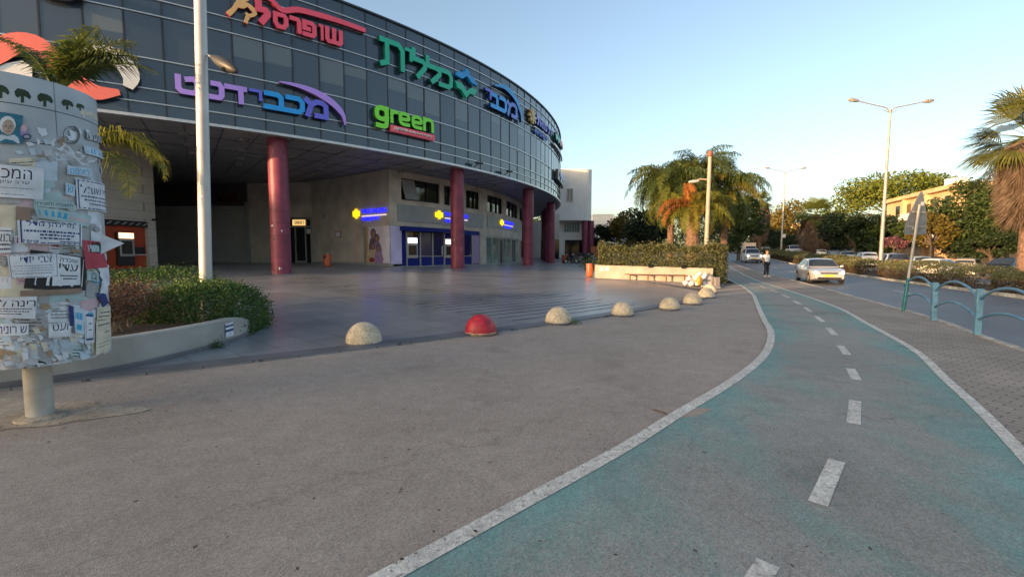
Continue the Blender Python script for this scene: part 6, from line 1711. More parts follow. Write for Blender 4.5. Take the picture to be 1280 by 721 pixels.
# bits of litter and fallen leaves on the paving
def litter():
    rs = np.random.default_rng(17); P = []
    for k in range(760):
        y = rs.uniform(1.6, 13) ; x = rs.uniform(-0.95, 1.0) * y
        P.append((x, y, T(x, y) + 0.012 + (0.02 if math.hypot(x - MC.x, y - MC.y) < 57 else 0)))
    for k in range(160):
        x, y = DC.x + rs.normal() * 0.7, DC.y + rs.normal() * 0.45; P.append((x, y, T(x, y) + 0.012))
    V, Q = leaves(np.array(P), 0.034, rs, aspect=0.6); V = V.reshape(-1, 4, 3); V[:, :, 2] = V[:, :1, 2] + (V[:, :, 2] - V[:, :1, 2]) * 0.15
    o = arrays_obj('leaf_litter', V.reshape(-1, 3), Q, 'litter_leaf'); o['kind'] = 'stuff'
leaf_mat('litter_leaf', (0.03, 0.022, 0.015), (0.10, 0.075, 0.05), (0.5, 0.45, 0.38), trans=0.0)
litter()
# ------------------------------------------------------------------ right side: fence, traffic sign, street lamps
mat('fence_blue', (0.11, 0.26, 0.40), 0.45, var=0.14, scale=7)
mat('teal_paint', (0.012, 0.16, 0.19), 0.45, var=0.18, scale=7)
mat('sign_back', (0.25, 0.255, 0.265), 0.5, metal=0.3, var=0.12, scale=6)
mat('pole_grey', (0.40, 0.385, 0.36), 0.5, metal=0.2, var=0.12, scale=4)
def kpt(px, py):
    return ground_at(px, py)
def fence():
    P = [kpt(1166.5, 400), kpt(1221, 418.5)]
    d = (P[1] - P[0]); d.z = 0; L = d.length; d.normalize()
    t = E('railing', 'blue pavement railing of double arched tubes between square posts', 'railing', tuple(P[0]))
    pts = [P[0] - d * L] + P + [P[1] + d * L * k for k in (1, 2, 3)]
    for i, p in enumerate(pts):
        if i == 0: continue
        z = T(p.x, p.y); k = 1.0
        ang = math.atan2(d.y, d.x)
        MB().box((p.x, p.y, z + 0.44), (0.105, 0.105, 0.96), rz=ang).build('post', 'fence_blue', t, bevel=0.008)
    for i in range(len(pts) - 1):
        a, b_ = pts[i], pts[i + 1]; z = T(a.x, a.y)
        a = Vector((a.x, a.y, z)); b_ = Vector((b_.x, b_.y, T(b_.x, b_.y)))
        for h0, rise in ((0.70, 0.30), (0.30, 0.24)):
            arc = []
            for k in range(15):
                s = k / 14; arc.append(a + (b_ - a) * s + Vector((0, 0, h0 + rise * math.sin(PI * s) ** 0.8)))
            MB().tube(arc, 0.026, 10).build('arch', 'fence_blue', t, smooth=50)
    return pts
fpts = fence()
def traffic_sign():
    f = ground_at(1129, 388.5); d = f.y
    top = at_d(1151, 246, d)
    t = E('traffic_sign', 'back of a grey triangular traffic sign on a leaning white pole with teal foot', 'traffic sign', tuple(f))
    ax = (top - f).normalized()
    tl = at_d(1133.5, 347.5, d)
    MB().tube([f - ax * 0.05, f + ax * (tl - f).length], 0.043, 16).build('pole_foot', 'teal_paint', t, smooth=40)
    MB().tube([f + ax * (tl - f).length, f + ax * ((top - f).length * 0.93)], 0.036, 16).build('pole', 'pole_grey', t, smooth=40)
    # triangle seen from behind: a wide flat foot, apex up, turned to the far traffic
    c = at_d(1147, 272, d + 0.06); r = Vector((0.80, 0.60, 0)).normalized() * -1; r = Vector((1, 0.25, 0)).normalized(); n = Vector((-r.y, r.x, 0))
    q = lambda u, v, w: c + r * u + ax * v + n * w
    S = 0.43
    pts = [(-S * 1.05, -0.42), (-S * 0.98, -0.48), (S * 0.98, -0.48), (S * 1.05, -0.42), (S * 0.9, 0.0), (S * 0.12, 0.72), (-S * 0.12, 0.72), (-S * 0.9, 0.0)]
    sx = 0.92
    MB().prism([(u * sx, v) for u, v in pts], q, 0.0, 0.012).build('sign_plate', 'sign_back', t, bevel=0.004)
    for v in (-0.25, 0.15): 
        MB().prism([(-0.26 * (1 - v), v - 0.02), (0.26 * (1 - v), v - 0.02), (0.26 * (1 - v), v + 0.02), (-0.26 * (1 - v), v + 0.02)], q, -0.03, -0.001).build('bracket', 'pole_grey', t)
    MB().prism([(0.04, 0.34), (0.15, 0.34), (0.15, 0.44), (0.04, 0.44)], q, -0.006, -0.001).build('sticker', 'paper_white', t)
    MB().prism([(-0.16, -0.32), (0.0, -0.32), (-0.02, -0.2), (-0.12, -0.24)], q, -0.006, -0.001).build('sticker', 'paper_white', t)
traffic_sign()
def double_lamp(name_label, bx, by, z0, H, ang, arm=3.0, lean=Vector((0, 0, 0)), box=None):
    t = E('street_lamp', name_label, 'street lamp', (bx, by, z0), group='double armed street lamps on the median')
    b0 = Vector((bx, by, z0)); tp = b0 + Vector((0, 0, H)) + lean
    MB().tube([b0, b0 + (tp - b0) * 0.02, b0 + (tp - b0) * 0.021, b0 + (tp - b0) * 0.5, tp], [0.20, 0.20, 0.15, 0.115, 0.075], 16).build('pole', 'lamp_steel', t, smooth=40)
    MB().cyl(b0, b0 + Vector((0, 0, 0.25)), 0.24, 0.22, 16).build('base_collar', 'kerb_stone', t, smooth=40)
    u = Vector((math.cos(ang), math.sin(ang), 0))
    for s in (-1, 1):
        pts = [tp - Vector((0, 0, 0.25)), tp + u * s * 0.35 + Vector((0, 0, 0.12)), tp + u * s * 1.2 + Vector((0, 0, 0.30)), tp + u * s * (arm - 0.3) + Vector((0, 0, 0.62))]
        o = MB().tube(dense3(pts), 0.045, 8).build('arm', 'lamp_steel', t, smooth=40)
        e0 = tp + u * s * (arm - 0.45) + Vector((0, 0, 0.60)); e1 = tp + u * s * (arm + 0.45) + Vector((0, 0, 0.72)); dd = e1 - e0
        MB().tube([e0 + dd * k for k in (0, 0.1, 0.35, 0.7, 0.92, 1)], [0.05, 0.09, 0.14, 0.15, 0.10, 0.02], 10).build('lamp_head', 'lamp_steel', o, smooth=60)
        MB().sphere(e0 + dd * 0.6 - Vector((0, 0, 0.09)), 0.13, 10, 5, sq=(1.3, 1, 0.5)).build('lamp_glass', 'lamp_glass', o, smooth=60)
    MB().tube([tp + u * -0.5 + Vector((0, 0, -0.05)), tp + Vector((0, 0, -0.28)), tp + u * 0.5 + Vector((0, 0, -0.05))], 0.03, 6).build('brace', 'lamp_steel', t)
    if box:
        MB().box(b0 + Vector((0.25, -0.15, box)), (0.45, 0.3, 0.55)).build('control_box', 'white_paint', t, bevel=0.02)
    return t
def dense3(P, n=6):
    P = [Vector(p) for p in P]; P = [P[0] * 2 - P[1]] + P + [P[-1] * 2 - P[-2]]; out = []
    for i in range(1, len(P) - 2):
        for k in range(n):
            t = k / n; a, b_, c, d = P[i - 1], P[i], P[i + 1], P[i + 2]
            out.append(0.5 * ((2 * b_) + (c - a) * t + (2 * a - 5 * b_ + 4 * c - d) * t * t + (3 * b_ - a - 3 * c + d) * t**3))
    out.append(P[-2]); return out
def lamps():
    p = at_d(1099.5, 345, 36.5); tp = at_d(1113, 137, 36.5)
    z = base(36.5) - 0.1
    double_lamp('tall double armed street lamp nearest on the median, warm lit', p.x, 36.5, z, tp.z - z, math.radians(2), 2.95, Vector((tp.x - p.x - 0.0, 0, 0)) * 1.0)
    p = at_d(976.5, 312, 75); tp = at_d(981.5, 215.5, 75); z = base(75) - 0.1
    double_lamp('double armed street lamp farther along the median, white box at its foot', p.x, 75, z, tp.z - z, math.radians(2), 2.95, Vector((tp.x - p.x, 0, 0)), box=tp.z * 0 + 3.3)
    for px, py0, py1, d, lab in ((1004, 310, 270, 80, 'thin pale pole behind the parked cars, left of the shaggy fan palm'), (931, 312, 280, 88, 'thin pale pole at the far bend of the road beside the trees')):
        a, b_ = at_d(px, py0, d), at_d(px + 1, py1, d)
        t = E('pole', lab, 'pole', tuple(a)); 
        MB().tube([a - Vector((0, 0, 1.0)), b_], [0.13, 0.09], 8).build('shaft', 'pole_grey', t); MB().box(b_, (0.5, 0.25, 0.2)).build('lamp_head', 'lamp_steel', t)
    # pale slim lamp post with one short arm behind the long planter
    a, b_ = at_d(882.5, 318, 28.2), at_d(887.5, 196, 28.2)
    t = E('street_lamp', 'slim pinkish lamp post with one short arm behind the hedge, before the palms', 'street lamp', (a.x, a.y, T(a.x, a.y)))
    MB().tube([Vector((a.x, a.y, T(a.x, a.y))), a, b_], [0.135, 0.13, 0.105], 16).build('post', 'lamp_tan', t, smooth=40)
    MB().lathe([(0.135, 0), (0.19, 0.08), (0.16, 0.3), (0.05, 0.36), (0, 0.36)], b_, 14).build('lamp_cap', 'rust_cap', t, smooth=50)
    e = at_d(866, 227, 28.2); m_ = at_d(886, 225, 28.2); o = MB().tube([m_, (m_ + e) / 2 + Vector((0, 0, 0.10)), e], 0.05, 8).build('arm', 'lamp_tan', t, smooth=40)
    MB().tube([e + Vector((0.35, 0, 0.02)), e, e - Vector((0.25, 0, 0.03))], [0.05, 0.10, 0.06], 10).build('lamp_head', 'lamp_white', o, smooth=50)
mat('rust_cap', (0.22, 0.09, 0.05), 0.6)
lamps()
def cables():
    for k, (y0, y1) in enumerate(((208, 166), (216, 176))):
        a, b_ = at_d(1105, y0 + 4, 60), at_d(1285, y1 - 22, 44)
        pts = [a + (b_ - a) * s - Vector((0, 0, 0.5 * math.sin(PI * s))) for s in [i / 12 for i in range(13)]]
        t = solid('overhead_cable', *[(lambda m: (m.v, m.f))(MB().tube(pts, 0.010, 5))[i] for i in (0, 1)], 'pole_grey', 'thin overhead cable crossing the sky left of the tall fan palm, %s one' % ('upper' if k == 0 else 'lower'), 'cable', tuple(pts[0]), group='overhead cables')
cables()
# ------------------------------------------------------------------ median hedges
def median_hedges():
    P = [p for p in dense(KERB, 1.0) if -4 < p[1] < 130]
    segs = [(-6.0, 12.5, 'nearest the railing'), (13.2, 24.0, 'behind the blue railing'), (24.8, 34.5, 'behind the silver sedan up to the tall lamp'), (36.8, 52, 'beyond the tall lamp'), (53.5, 75, 'beyond the oncoming white car'), (76.5, 128, 'at the far bend')]
    for i, (y0, y1, lab) in enumerate(segs):
        rs = np.random.default_rng(30 + i)
        ln = [p for p in P if y0 - 1 <= p[1] <= y1]
        A = np.array(offset_line(ln, 6.65)); B = np.array(offset_line(ln, 8.95))
        c = (A[0] + B[0]) / 2
        t = E('hedge', 'low median hedge, pale top, brown flanks, %s' % lab, 'hedge', (c[0], c[1], base(c[1]) - 0.1), group='hedges along the road median')
        n = int(min(26000, 1500 * (y1 - y0))) if y0 < 40 else int(450 * (y1 - y0))
        s = rs.uniform(0, len(ln) - 1.001, n); k = s.astype(int); f = (s - k)[:, None]
        a = A[k] * (1 - f) + A[k + 1] * f; b_ = B[k] * (1 - f) + B[k + 1] * f
        w = rs.uniform(0, 1, n); zz = rs.uniform(0, 1, n); pick = rs.uniform(size=n)
        w = np.where(pick < 0.42, np.abs(rs.normal(0, 0.06, n)), w); top = (pick >= 0.42) & (pick < 0.85); zz = np.where(top, 1 - np.abs(rs.normal(0, 0.05, n)), zz)
        endf = np.minimum(1, np.minimum(s, len(ln) - 1 - s) / 0.5)
        w = 0.5 + (w - 0.5) * (0.8 + 0.2 * np.minimum(1, endf))
        q = a + (b_ - a) * w[:, None]
        H = (0.92 if y0 < 24 else 1.05) + 0.11 * np.sin(q[:, 0] * 1.3) + 0.09 * np.sin(q[:, 1] * 2.3 + q[:, 0]) + 0.06 * np.sin(q[:, 1] * 5.1)
        H = H * (1 - 0.2 * (np.abs(w - 0.5) * 2) ** 4)
        zb = np.array([base(y) - 0.08 for y in q[:, 1]])
        Z = zb + 0.05 + (H - 0.05) * zz
        C = np.stack([q[:, 0], q[:, 1], Z], 1) + rs.normal(size=(n, 3)) * 0.03
        V, Q = leaves(C, 0.085 if y0 < 25 else (0.12 if y0 < 50 else 0.2), rs, up=0.3)
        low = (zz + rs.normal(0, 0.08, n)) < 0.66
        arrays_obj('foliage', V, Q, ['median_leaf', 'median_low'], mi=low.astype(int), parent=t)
median_hedges()
# ------------------------------------------------------------------ vehicles
mat('tyre', (0.018, 0.018, 0.019), 0.85); mat('rim_metal', (0.42, 0.42, 0.43), 0.35, metal=0.7); mat('car_trim', (0.02, 0.02, 0.022), 0.5)
mat('car_glass', (0.025, 0.032, 0.040), 0.06, spec=0.7, var=0.0); mat('headlight_lit', (0.9, 0.85, 0.7), 0.2, emit=(1.0, 0.86, 0.62), estr=3.2); mat('headlight_off', (0.5, 0.5, 0.5), 0.15)
mat('tail_red', (0.35, 0.012, 0.015), 0.25); mat('plate_yellow', (0.75, 0.48, 0.03), 0.5, var=0.03); mat('underbody', (0.012, 0.012, 0.012), 0.9)
for nm, c, mt in (('car_silver', (0.52, 0.525, 0.53), 0.4), ('car_white', (0.66, 0.66, 0.65), 0.0), ('car_blue', (0.03, 0.085, 0.21), 0.2), ('car_lightblue', (0.34, 0.44, 0.52), 0.2), ('car_black', (0.018, 0.02, 0.024), 0.1), ('car_beige', (0.46, 0.42, 0.365), 0.3), ('car_dark', (0.035, 0.036, 0.045), 0.2), ('car_grey', (0.20, 0.21, 0.22), 0.4)):
    mat(nm, c, 0.28, metal=mt, var=0.03, coat=0.5)
KINDS = {   # length, width, height, body top profile (s from tail 0 to nose 1), roof profile
 'sedan': dict(L=4.55, W=1.76, H=1.45, top=[(0, .56), (.03, .62), (.16, .665), (.3, .64), (.68, .625), (.85, .575), (.95, .51), (1, .40)], roof=[(.10, .655), (.28, .95), (.36, 1.0), (.50, .99), (.55, .965), (.725, .625)]),
 'hatch': dict(L=4.1, W=1.74, H=1.50, top=[(0, .50), (.02, .58), (.1, .62), (.3, .62), (.72, .61), (.88, .56), (.96, .50), (1, .38)], roof=[(.01, .60), (.09, .93), (.18, 1.0), (.48, 1.0), (.56, .96), (.76, .62)]),
 'suv': dict(L=4.5, W=1.84, H=1.68, top=[(0, .50), (.015, .57), (.1, .60), (.3, .60), (.70, .60), (.86, .57), (.96, .53), (1, .38)], roof=[(.01, .58), (.07, .93), (.15, 1.0), (.50, 1.0), (.57, .97), (.745, .60)]),
 'van': dict(L=4.4, W=1.82, H=1.82, top=[(0, .45), (.01, .52), (.1, .54), (.3, .54), (.76, .54), (.9, .49), (.97, .44), (1, .34)], roof=[(.004, .52), (.03, .95), (.08, 1.0), (.55, 1.0), (.62, .96), (.84, .54)]),
}
def car(label, cat, x, y, z, head, kind, paint, lit=False, group=None, name='parked_car', rack=False):
    K = KINDS[kind]; L, W, H = K['L'], K['W'], K['H']
    t = E(name, label, cat, (x, y, z), head, group)
    rw = 0.315 if kind != 'suv' else 0.35
    xw = (-L / 2 + L * 0.185, L / 2 - L * 0.18)
    tp = np.array(K['top']); rf = np.array(K['roof'])
    def top(s): return float(np.interp(s, tp[:, 0], tp[:, 1])) * H
    def hw(s): 
        e = max(0, abs(2 * s - 1) - 0.72) / 0.28
        return W / 2 * (1 - 0.20 * e ** 2.2)
    S = sorted(set([0, .006, .02, .04, .07] + [i / 46 for i in range(3, 44)] + [.95, .97, .985, .995, 1]))
    V = []; Fs = []; m = 14
    for s in S:
        X = -L / 2 + L * s; w = hw(s); zt = top(s); zb = 0.20 + 0.10 * max(0, abs(2 * s - 1) - 0.85) / 0.15
        for c in xw:
            q = (rw * 1.17) ** 2 - (X - c) ** 2
            if q > 0: zb = max(zb, rw + math.sqrt(q) * 0.98)
        zb = min(zb, zt - 0.14); zm = zb + (zt - zb) * 0.5
        half = [(0.0, zb), (w * 0.90, zb), (w * 0.985, zb + 0.03), (w, zm), (w * 0.985, zt - (zt - zm) * 0.25), (w * 0.93, zt - 0.02), (w * 0.80, zt), (0.0, zt + 0.02)]
        V += [(X, a, b_) for a, b_ in half] + [(X, -a, b_) for a, b_ in half[-2:0:-1]]
    n = len(S)
    for i in range(n - 1):
        for j in range(m):
            Fs.append((i * m + j, i * m + (j + 1) % m, (i + 1) * m + (j + 1) % m, (i + 1) * m + j))
    Fs += [tuple(range(m - 1, -1, -1)), tuple(range((n - 1) * m, n * m))]
    mb = MB(); mb.add(V, Fs)
    # cabin
    def zr(s): return float(np.interp(s, rf[:, 0], rf[:, 1])) * H
    s0, s1 = rf[0, 0], rf[-1, 0]
    CS = sorted(set(list(rf[:, 0]) + [s0 + (s1 - s0) * k / 14 for k in range(15)]))
    def cab(s, f, off=0.0):
        """f 0..1 up the flank, 1..2 across half the roof"""
        b_, r = top(s) - 0.02, zr(s); h = max(0.001, r - b_)
        wb = hw(s) * 0.93; wt = wb - 0.34 * h - 0.02
        if f <= 1: p = Vector((0, wb + (wt - wb) * f ** 1.25, b_ + h * 0.93 * f)); nrm = Vector((0, 1, 0.35)).normalized()
        else:
            g = f - 1; p = Vector((0, wt * (1 - g), b_ + h * (0.93 + 0.07 * math.sin(g * PI / 2)))); nrm = Vector((0, 0.2 * (1 - g), 1)).normalized()
        p.x = -L / 2 + L * s; return p + nrm * off
    fl = [0, .35, .7, 1, 1.15, 1.5, 2]
    V = []; Fs = []
    for s in CS:
        h = [cab(s, f) for f in fl]; V += h + [Vector((p.x, -p.y, p.z)) for p in h[-2::-1]]
    m2 = len(fl) * 2 - 1
    for i in range(len(CS) - 1):
        for j in range(m2 - 1): Fs.append((i * m2 + j, i * m2 + j + 1, (i + 1) * m2 + j + 1, (i + 1) * m2 + j))
    mb.add(V, Fs)
    mb.build('body', paint, t, smooth=42, local=True)
    # glass, lying just proud of the cabin
    def pane(nm, sa_, sb_, f0, f1, side):
        V = []; Fs = []; k = 6
        for i in range(k + 1):
            s = sa_ + (sb_ - sa_) * i / k
            for f in (f0, (f0 + f1) / 2, f1):
                p = cab(s, f, 0.012); V.append((p.x, p.y * side, p.z))
        for i in range(k):
            for j in range(2): Fs.append((3 * i + j, 3 * i + j + 1, 3 * i + 3 + j + 1, 3 * i + 3 + j))
        MB().add(V, Fs).build(nm, 'car_glass', t, smooth=60, local=True)
    sF, sR = rf[-2, 0], rf[1, 0]
    mid = (sF + sR) / 2 + 0.02
    for sd in (1, -1):
        pane('side_window', mid + 0.012, s1 - 0.055, 0.12, 0.88, sd)
        pane('side_window', sR + 0.005, mid - 0.012, 0.12, 0.88, sd)
    def slope(nm, sa_, sb_):
        V = []; Fs = []; k = 5
        for i in range(k + 1):
            s = sa_ + (sb_ - sa_) * i / k; p = cab(s, 1.0); wy = p.y * 0.95; zc = cab(s, 2).z
            up = 0.016
            for u in (-1, -.5, 0, .5, 1): V.append((p.x + (0.012 if sa_ > 0.5 else -0.012), wy * u, p.z + (zc - p.z) * (1 - u * u) + up))
        for i in range(k):
            for j in range(4): Fs.append((5 * i + j, 5 * i + j + 1, 5 * i + 6 + j, 5 * i + 5 + j))
        MB().add(V, Fs).build(nm, 'car_glass', t, smooth=60, local=True)
    slope('windscreen', sF + 0.012, s1 - 0.022); slope('rear_window', sR - 0.008, s0 + 0.03)
    # wheels
    for c in xw:
        for sd in (1, -1):
            yw = sd * (W / 2 - 0.10)
            w = MB().tube([(c, yw - 0.095, rw), (c, yw - 0.08, rw), (c, yw + 0.08, rw), (c, yw + 0.095, rw)], [rw - 0.03, rw, rw, rw - 0.03], 24).build('wheel', 'tyre', t, smooth=40, local=True)
            o = MB(); o.tube([(c, yw + sd * 0.06, rw), (c, yw + sd * 0.102, rw)], [rw * 0.66, rw * 0.62], 20)
            o.build('rim', 'rim_metal', w, smooth=40, local=True)
    MB().box((0, 0, 0.33), (L * 0.86, W * 0.78, 0.20)).build('underbody', 'underbody', t, local=True)
    # lights, grille, plates, mirrors, bumpers
    zn = top(0.955); xn = L / 2
    for sd in (1, -1):
        pts = [(xn - 0.05, sd * W * 0.40), (xn - 0.30, sd * W * 0.475), (xn - 0.02, sd * W * 0.26)]
        mbl = MB()
        P = lambda xx, yy, zz: (xx, yy, zz)
        a = [P(xn - 0.015, sd * W * 0.27, zn - 0.15), P(xn - 0.10, sd * W * 0.425, zn - 0.12), P(xn - 0.27, sd * W * 0.475, zn - 0.05), P(xn - 0.16, sd * W * 0.41, zn - 0.005), P(xn - 0.045, sd * W * 0.28, zn - 0.05)]
        b_ = [(p[0] - 0.15, p[1] * 0.9, p[2]) for p in a]
        f = [(0, 1, 2, 3, 4), (9, 8, 7, 6, 5)] + [(k, 5 + k, 5 + (k + 1) % 5, (k + 1) % 5) for k in range(5)]
        a = [(p[0] + 0.02, p[1] * 1.01, p[2]) for p in a]
        o = mbl.add(a + b_, f).build('headlight', 'headlight_off', t, local=True)
        if lit: MB().sphere((xn - 0.06, sd * W * 0.365, zn - 0.085), 0.085, 10, 6).build('lamp', 'headlight_lit', o, local=True)
        MB().box((-L / 2 + 0.06, sd * W * 0.38, top(0.03) - 0.10), (0.16, W * 0.16, 0.20)).build('tail_light', 'tail_red', t, local=True, bevel=0.03)
        mx = -L / 2 + L * (s1 - 0.07)
        MB().sphere((mx, sd * (W / 2 + 0.10), top(0.66) + 0.06), 0.11, 10, 6, sq=(0.7, 1.1, 0.75)).build('mirror', paint, t, local=True, smooth=60)
        for s in (mid - 0.02, ): MB().box((-L / 2 + L * s, sd * (hw(s) * 0.998), top(s) - 0.16), (0.16, 0.03, 0.03)).build('door_handle', paint, t, local=True)
    MB().box((xn - 0.01, 0, zn - 0.12), (0.05, W * 0.46, 0.075)).build('grille', 'car_trim', t, local=True, bevel=0.01)
    MB().box((xn - 0.01, 0, 0.33), (0.06, W * 0.66, 0.12)).build('air_intake', 'car_trim', t, local=True, bevel=0.02)
    MB().box((xn + 0.015, 0, 0.475), (0.02, 0.52, 0.115)).build('number_plate', 'plate_yellow', t, local=True)
    MB().box((-xn - 0.005, 0, top(0.02) - 0.14), (0.02, 0.52, 0.115)).build('number_plate', 'plate_yellow', t, local=True)
    if rack:
        for sd in (1, -1): MB().bar((-L * 0.3, sd * W * 0.33, H + 0.03), (L * 0.05, sd * W * 0.33, H + 0.03), 0.03, 0.04).build('roof_rail', 'car_trim', t, local=True)
    return t
def road_heading(y):
    a, b_ = kerb_x(y - 2), kerb_x(y + 2); return math.atan2(4, b_ - a)
def vehicles():
    # moving cars: they face the photographer
    g = at_d(1035, 340, 27.3)
    car('silver sedan with lit headlights and yellow plate driving towards the photographer', 'car', g.x + 0.05, 28.2, road_z(0, 28.2), road_heading(28) + PI + math.radians(-2), 'sedan', 'car_silver', lit=True, name='car')
    g = at_d(939.5, 318, 56); 
    car('oncoming white car with lit headlights, farther up the road behind the pedestrian', 'car', g.x, 56, road_z(0, 56) , road_heading(56) + PI, 'suv', 'car_white', lit=True, name='car')
    # the parked row beyond the median: photo x of the centre, photo y of the roof, depth, heading
    rows = [(992, 306.5, 78, 250, 'suv', 'car_white', 'white car parked farthest left in the row, nose towards the road'),
            (1007, 308, 74, 62, 'hatch', 'car_silver', 'silver grey parked car left of the shaggy fan palm'),
            (1026, 312, 66, 60, 'van', 'car_white', 'white parked van right of the shaggy fan palm'),
            (1041, 312.5, 62, 62, 'van', 'car_blue', 'blue parked van beside the white van'),
            (1058, 314, 57, 60, 'sedan', 'car_white', 'white parked sedan with a red tail light behind the silver sedan'),
            (1081, 315, 52, 66, 'suv', 'car_white', 'white parked station car left of the tall lamp post'),
            (1107, 316.5, 50, 70, 'van', 'car_lightblue', 'pale blue parked van just right of the tall lamp post'),
            (1121, 317, 48, 66, 'sedan', 'car_dark', 'dark parked sedan beside the pale blue van'),
            (1147, 320, 45.5, 62, 'hatch', 'car_lightblue', 'pale blue parked hatchback behind the leaning sign pole'),
            (1164, 320.5, 47, 60, 'suv', 'car_dark', 'dark parked car between the pale hatchback and the beige one'),
            (1176, 323, 39.5, 24, 'hatch', 'car_white', 'white parked hatchback showing its side and red tail light'),
            (1211, 322.5, 41.5, 38, 'suv', 'car_beige', 'beige parked estate car with dark rear window'),
            (1258, 322, 36.5, 200, 'hatch', 'car_black', 'black parked car at the right edge of the photo')]
    for px, ry, d, hd, kind, pt, lab in rows:
        p = at_d(px, ry, d); z = p.z - KINDS[kind]['H'] * 0.995
        car(lab, 'car', p.x, d, z, math.radians(hd), kind, pt, group='cars parked beyond the median', rack=False)
    p = at_d(937, 303.5, 84); 
    box_van(p)
    p = at_d(957.5, 309, 80); car('white parked car at the far bend, right of the big van', 'car', p.x, 80, p.z - 1.5, math.radians(250), 'hatch', 'car_white', group='cars parked beyond the median')
    p = at_d(924, 308, 96); car('pale car at the far bend, left of the big van', 'car', p.x, 96, p.z - 1.5, math.radians(250), 'sedan', 'car_silver', group='cars parked beyond the median')
mat('van_box', (0.60, 0.46, 0.35), 0.6)
def box_van(p):
    z = p.z - 2.6
    t = E('van', 'pale box van parked at the far bend of the road', 'van', (p.x, 84, z), math.radians(250))
    MB().box((-0.9, 0, 1.62), (3.2, 1.95, 1.95)).build('cargo_box', 'van_box', t, bevel=0.06, local=True)
    MB().prism([(0.72, 0.45), (2.15, 0.45), (2.2, 1.0), (1.95, 1.15), (1.35, 2.0), (0.72, 2.05)], lambda u, v, w: Vector((u, w, v)), -0.9, 0.9).build('cab', 'car_white', t, bevel=0.05, local=True)
    MB().prism([(1.985, 1.16), (1.40, 1.97), (1.37, 1.95), (1.95, 1.13)], lambda u, v, w: Vector((u + 0.02, w, v)), -0.78, 0.78).build('windscreen', 'car_glass', t, local=True)
    for sd in (-1, 1): MB().prism([(0.95, 1.2), (1.75, 1.2), (1.35, 1.85), (0.95, 1.88)], lambda u, v, w: Vector((u, sd * w, v)), 0.9, 0.91).build('side_window', 'car_glass', t, local=True)
    for c in (-1.7, 1.5):
        for sd in (-1, 1):
            w = MB().tube([(c, sd * 0.72, 0.36), (c, sd * 0.94, 0.36)], 0.36, 18).build('wheel', 'tyre', t, smooth=40, local=True)
            MB().tube([(c, sd * 0.93, 0.36), (c, sd * 0.955, 0.36)], 0.2, 14).build('rim', 'rim_metal', w, local=True)
vehicles()
def scooters():
    """row of parked scooters by the white building"""
    def one(label, x, y, z, head, paint):
        t = E('motor_scooter', label, 'scooter', (x, y, z), head, 'scooters parked by the white building')
        for c in (-0.62, 0.66):
            w = MB(); 
            pts = [(c + 0.21 * math.cos(2 * PI * k / 16), 0, 0.25 + 0.21 * math.sin(2 * PI * k / 16)) for k in range(17)]
            o = w.tube(pts, 0.06, 8).build('wheel', 'tyre', t, local=True, smooth=60)
            MB().tube([(c, -0.04, 0.25), (c, 0.04, 0.25)], 0.15, 12).build('rim', 'rim_metal', o, local=True)
        MB().prism([(-0.95, 0.62), (-0.75, 0.78), (-0.1, 0.70), (-0.05, 0.34), (0.35, 0.28), (0.42, 0.34), (0.55, 0.95), (0.46, 1.0), (0.28, 0.45), (-0.02, 0.30), (-0.35, 0.26), (-0.6, 0.5)], lambda u, v, w: Vector((u, w, v)), -0.17, 0.17).build('body', paint, t, local=True, bevel=0.05)
        MB().prism([(-0.85, 0.78), (-0.15, 0.72), (-0.10, 0.80), (-0.45, 0.86), (-0.82, 0.92)], lambda u, v, w: Vector((u, w, v)), -0.14, 0.14).build('seat', 'black', t, local=True, bevel=0.03)
        MB().tube([(0.66, 0, 0.25), (0.52, 0, 0.75), (0.44, 0, 1.02)], 0.035, 8).build('fork', 'dark_metal', t, local=True)
        MB().tube([(0.40, -0.34, 1.05), (0.44, 0, 1.03), (0.40, 0.34, 1.05)], 0.022, 8).build('handlebar', 'dark_metal', t, local=True)
        MB().sphere((0.55, 0, 0.92), 0.09, 10, 6).build('headlight', 'headlight_off', t, local=True, smooth=60)
        for sd in (-1, 1):
            MB().tube([(0.42, sd * 0.25, 1.05), (0.42, sd * 0.32, 1.24)], 0.012, 6).build('mirror_arm', 'dark_metal', t, local=True); MB().sphere((0.42, sd * 0.33, 1.27), 0.06, 8, 5, sq=(0.4, 1, 0.8)).build('mirror', 'dark_metal', t, local=True)
        MB().box((-1.0, 0, 0.92), (0.36, 0.36, 0.30)).build('top_box', 'black', t, local=True, bevel=0.04)
    labs = ['dark scooter nearest the farthest maroon column of the mall', 'grey scooter second from the farthest maroon column', 'black scooter in the middle of the row by the white building', 'dark scooter under the white building columns']
    for i, (px, pt) in enumerate(((714, 'car_dark'), (721, 'car_grey'), (729, 'car_black'), (737, 'car_dark'))):
        d = 50 + i * 0.9; p = at_d(px, 322, d); one(labs[i], p.x, d, T(p.x, d) + 0.03, math.radians(200 + 15 * i), pt)
scooters()
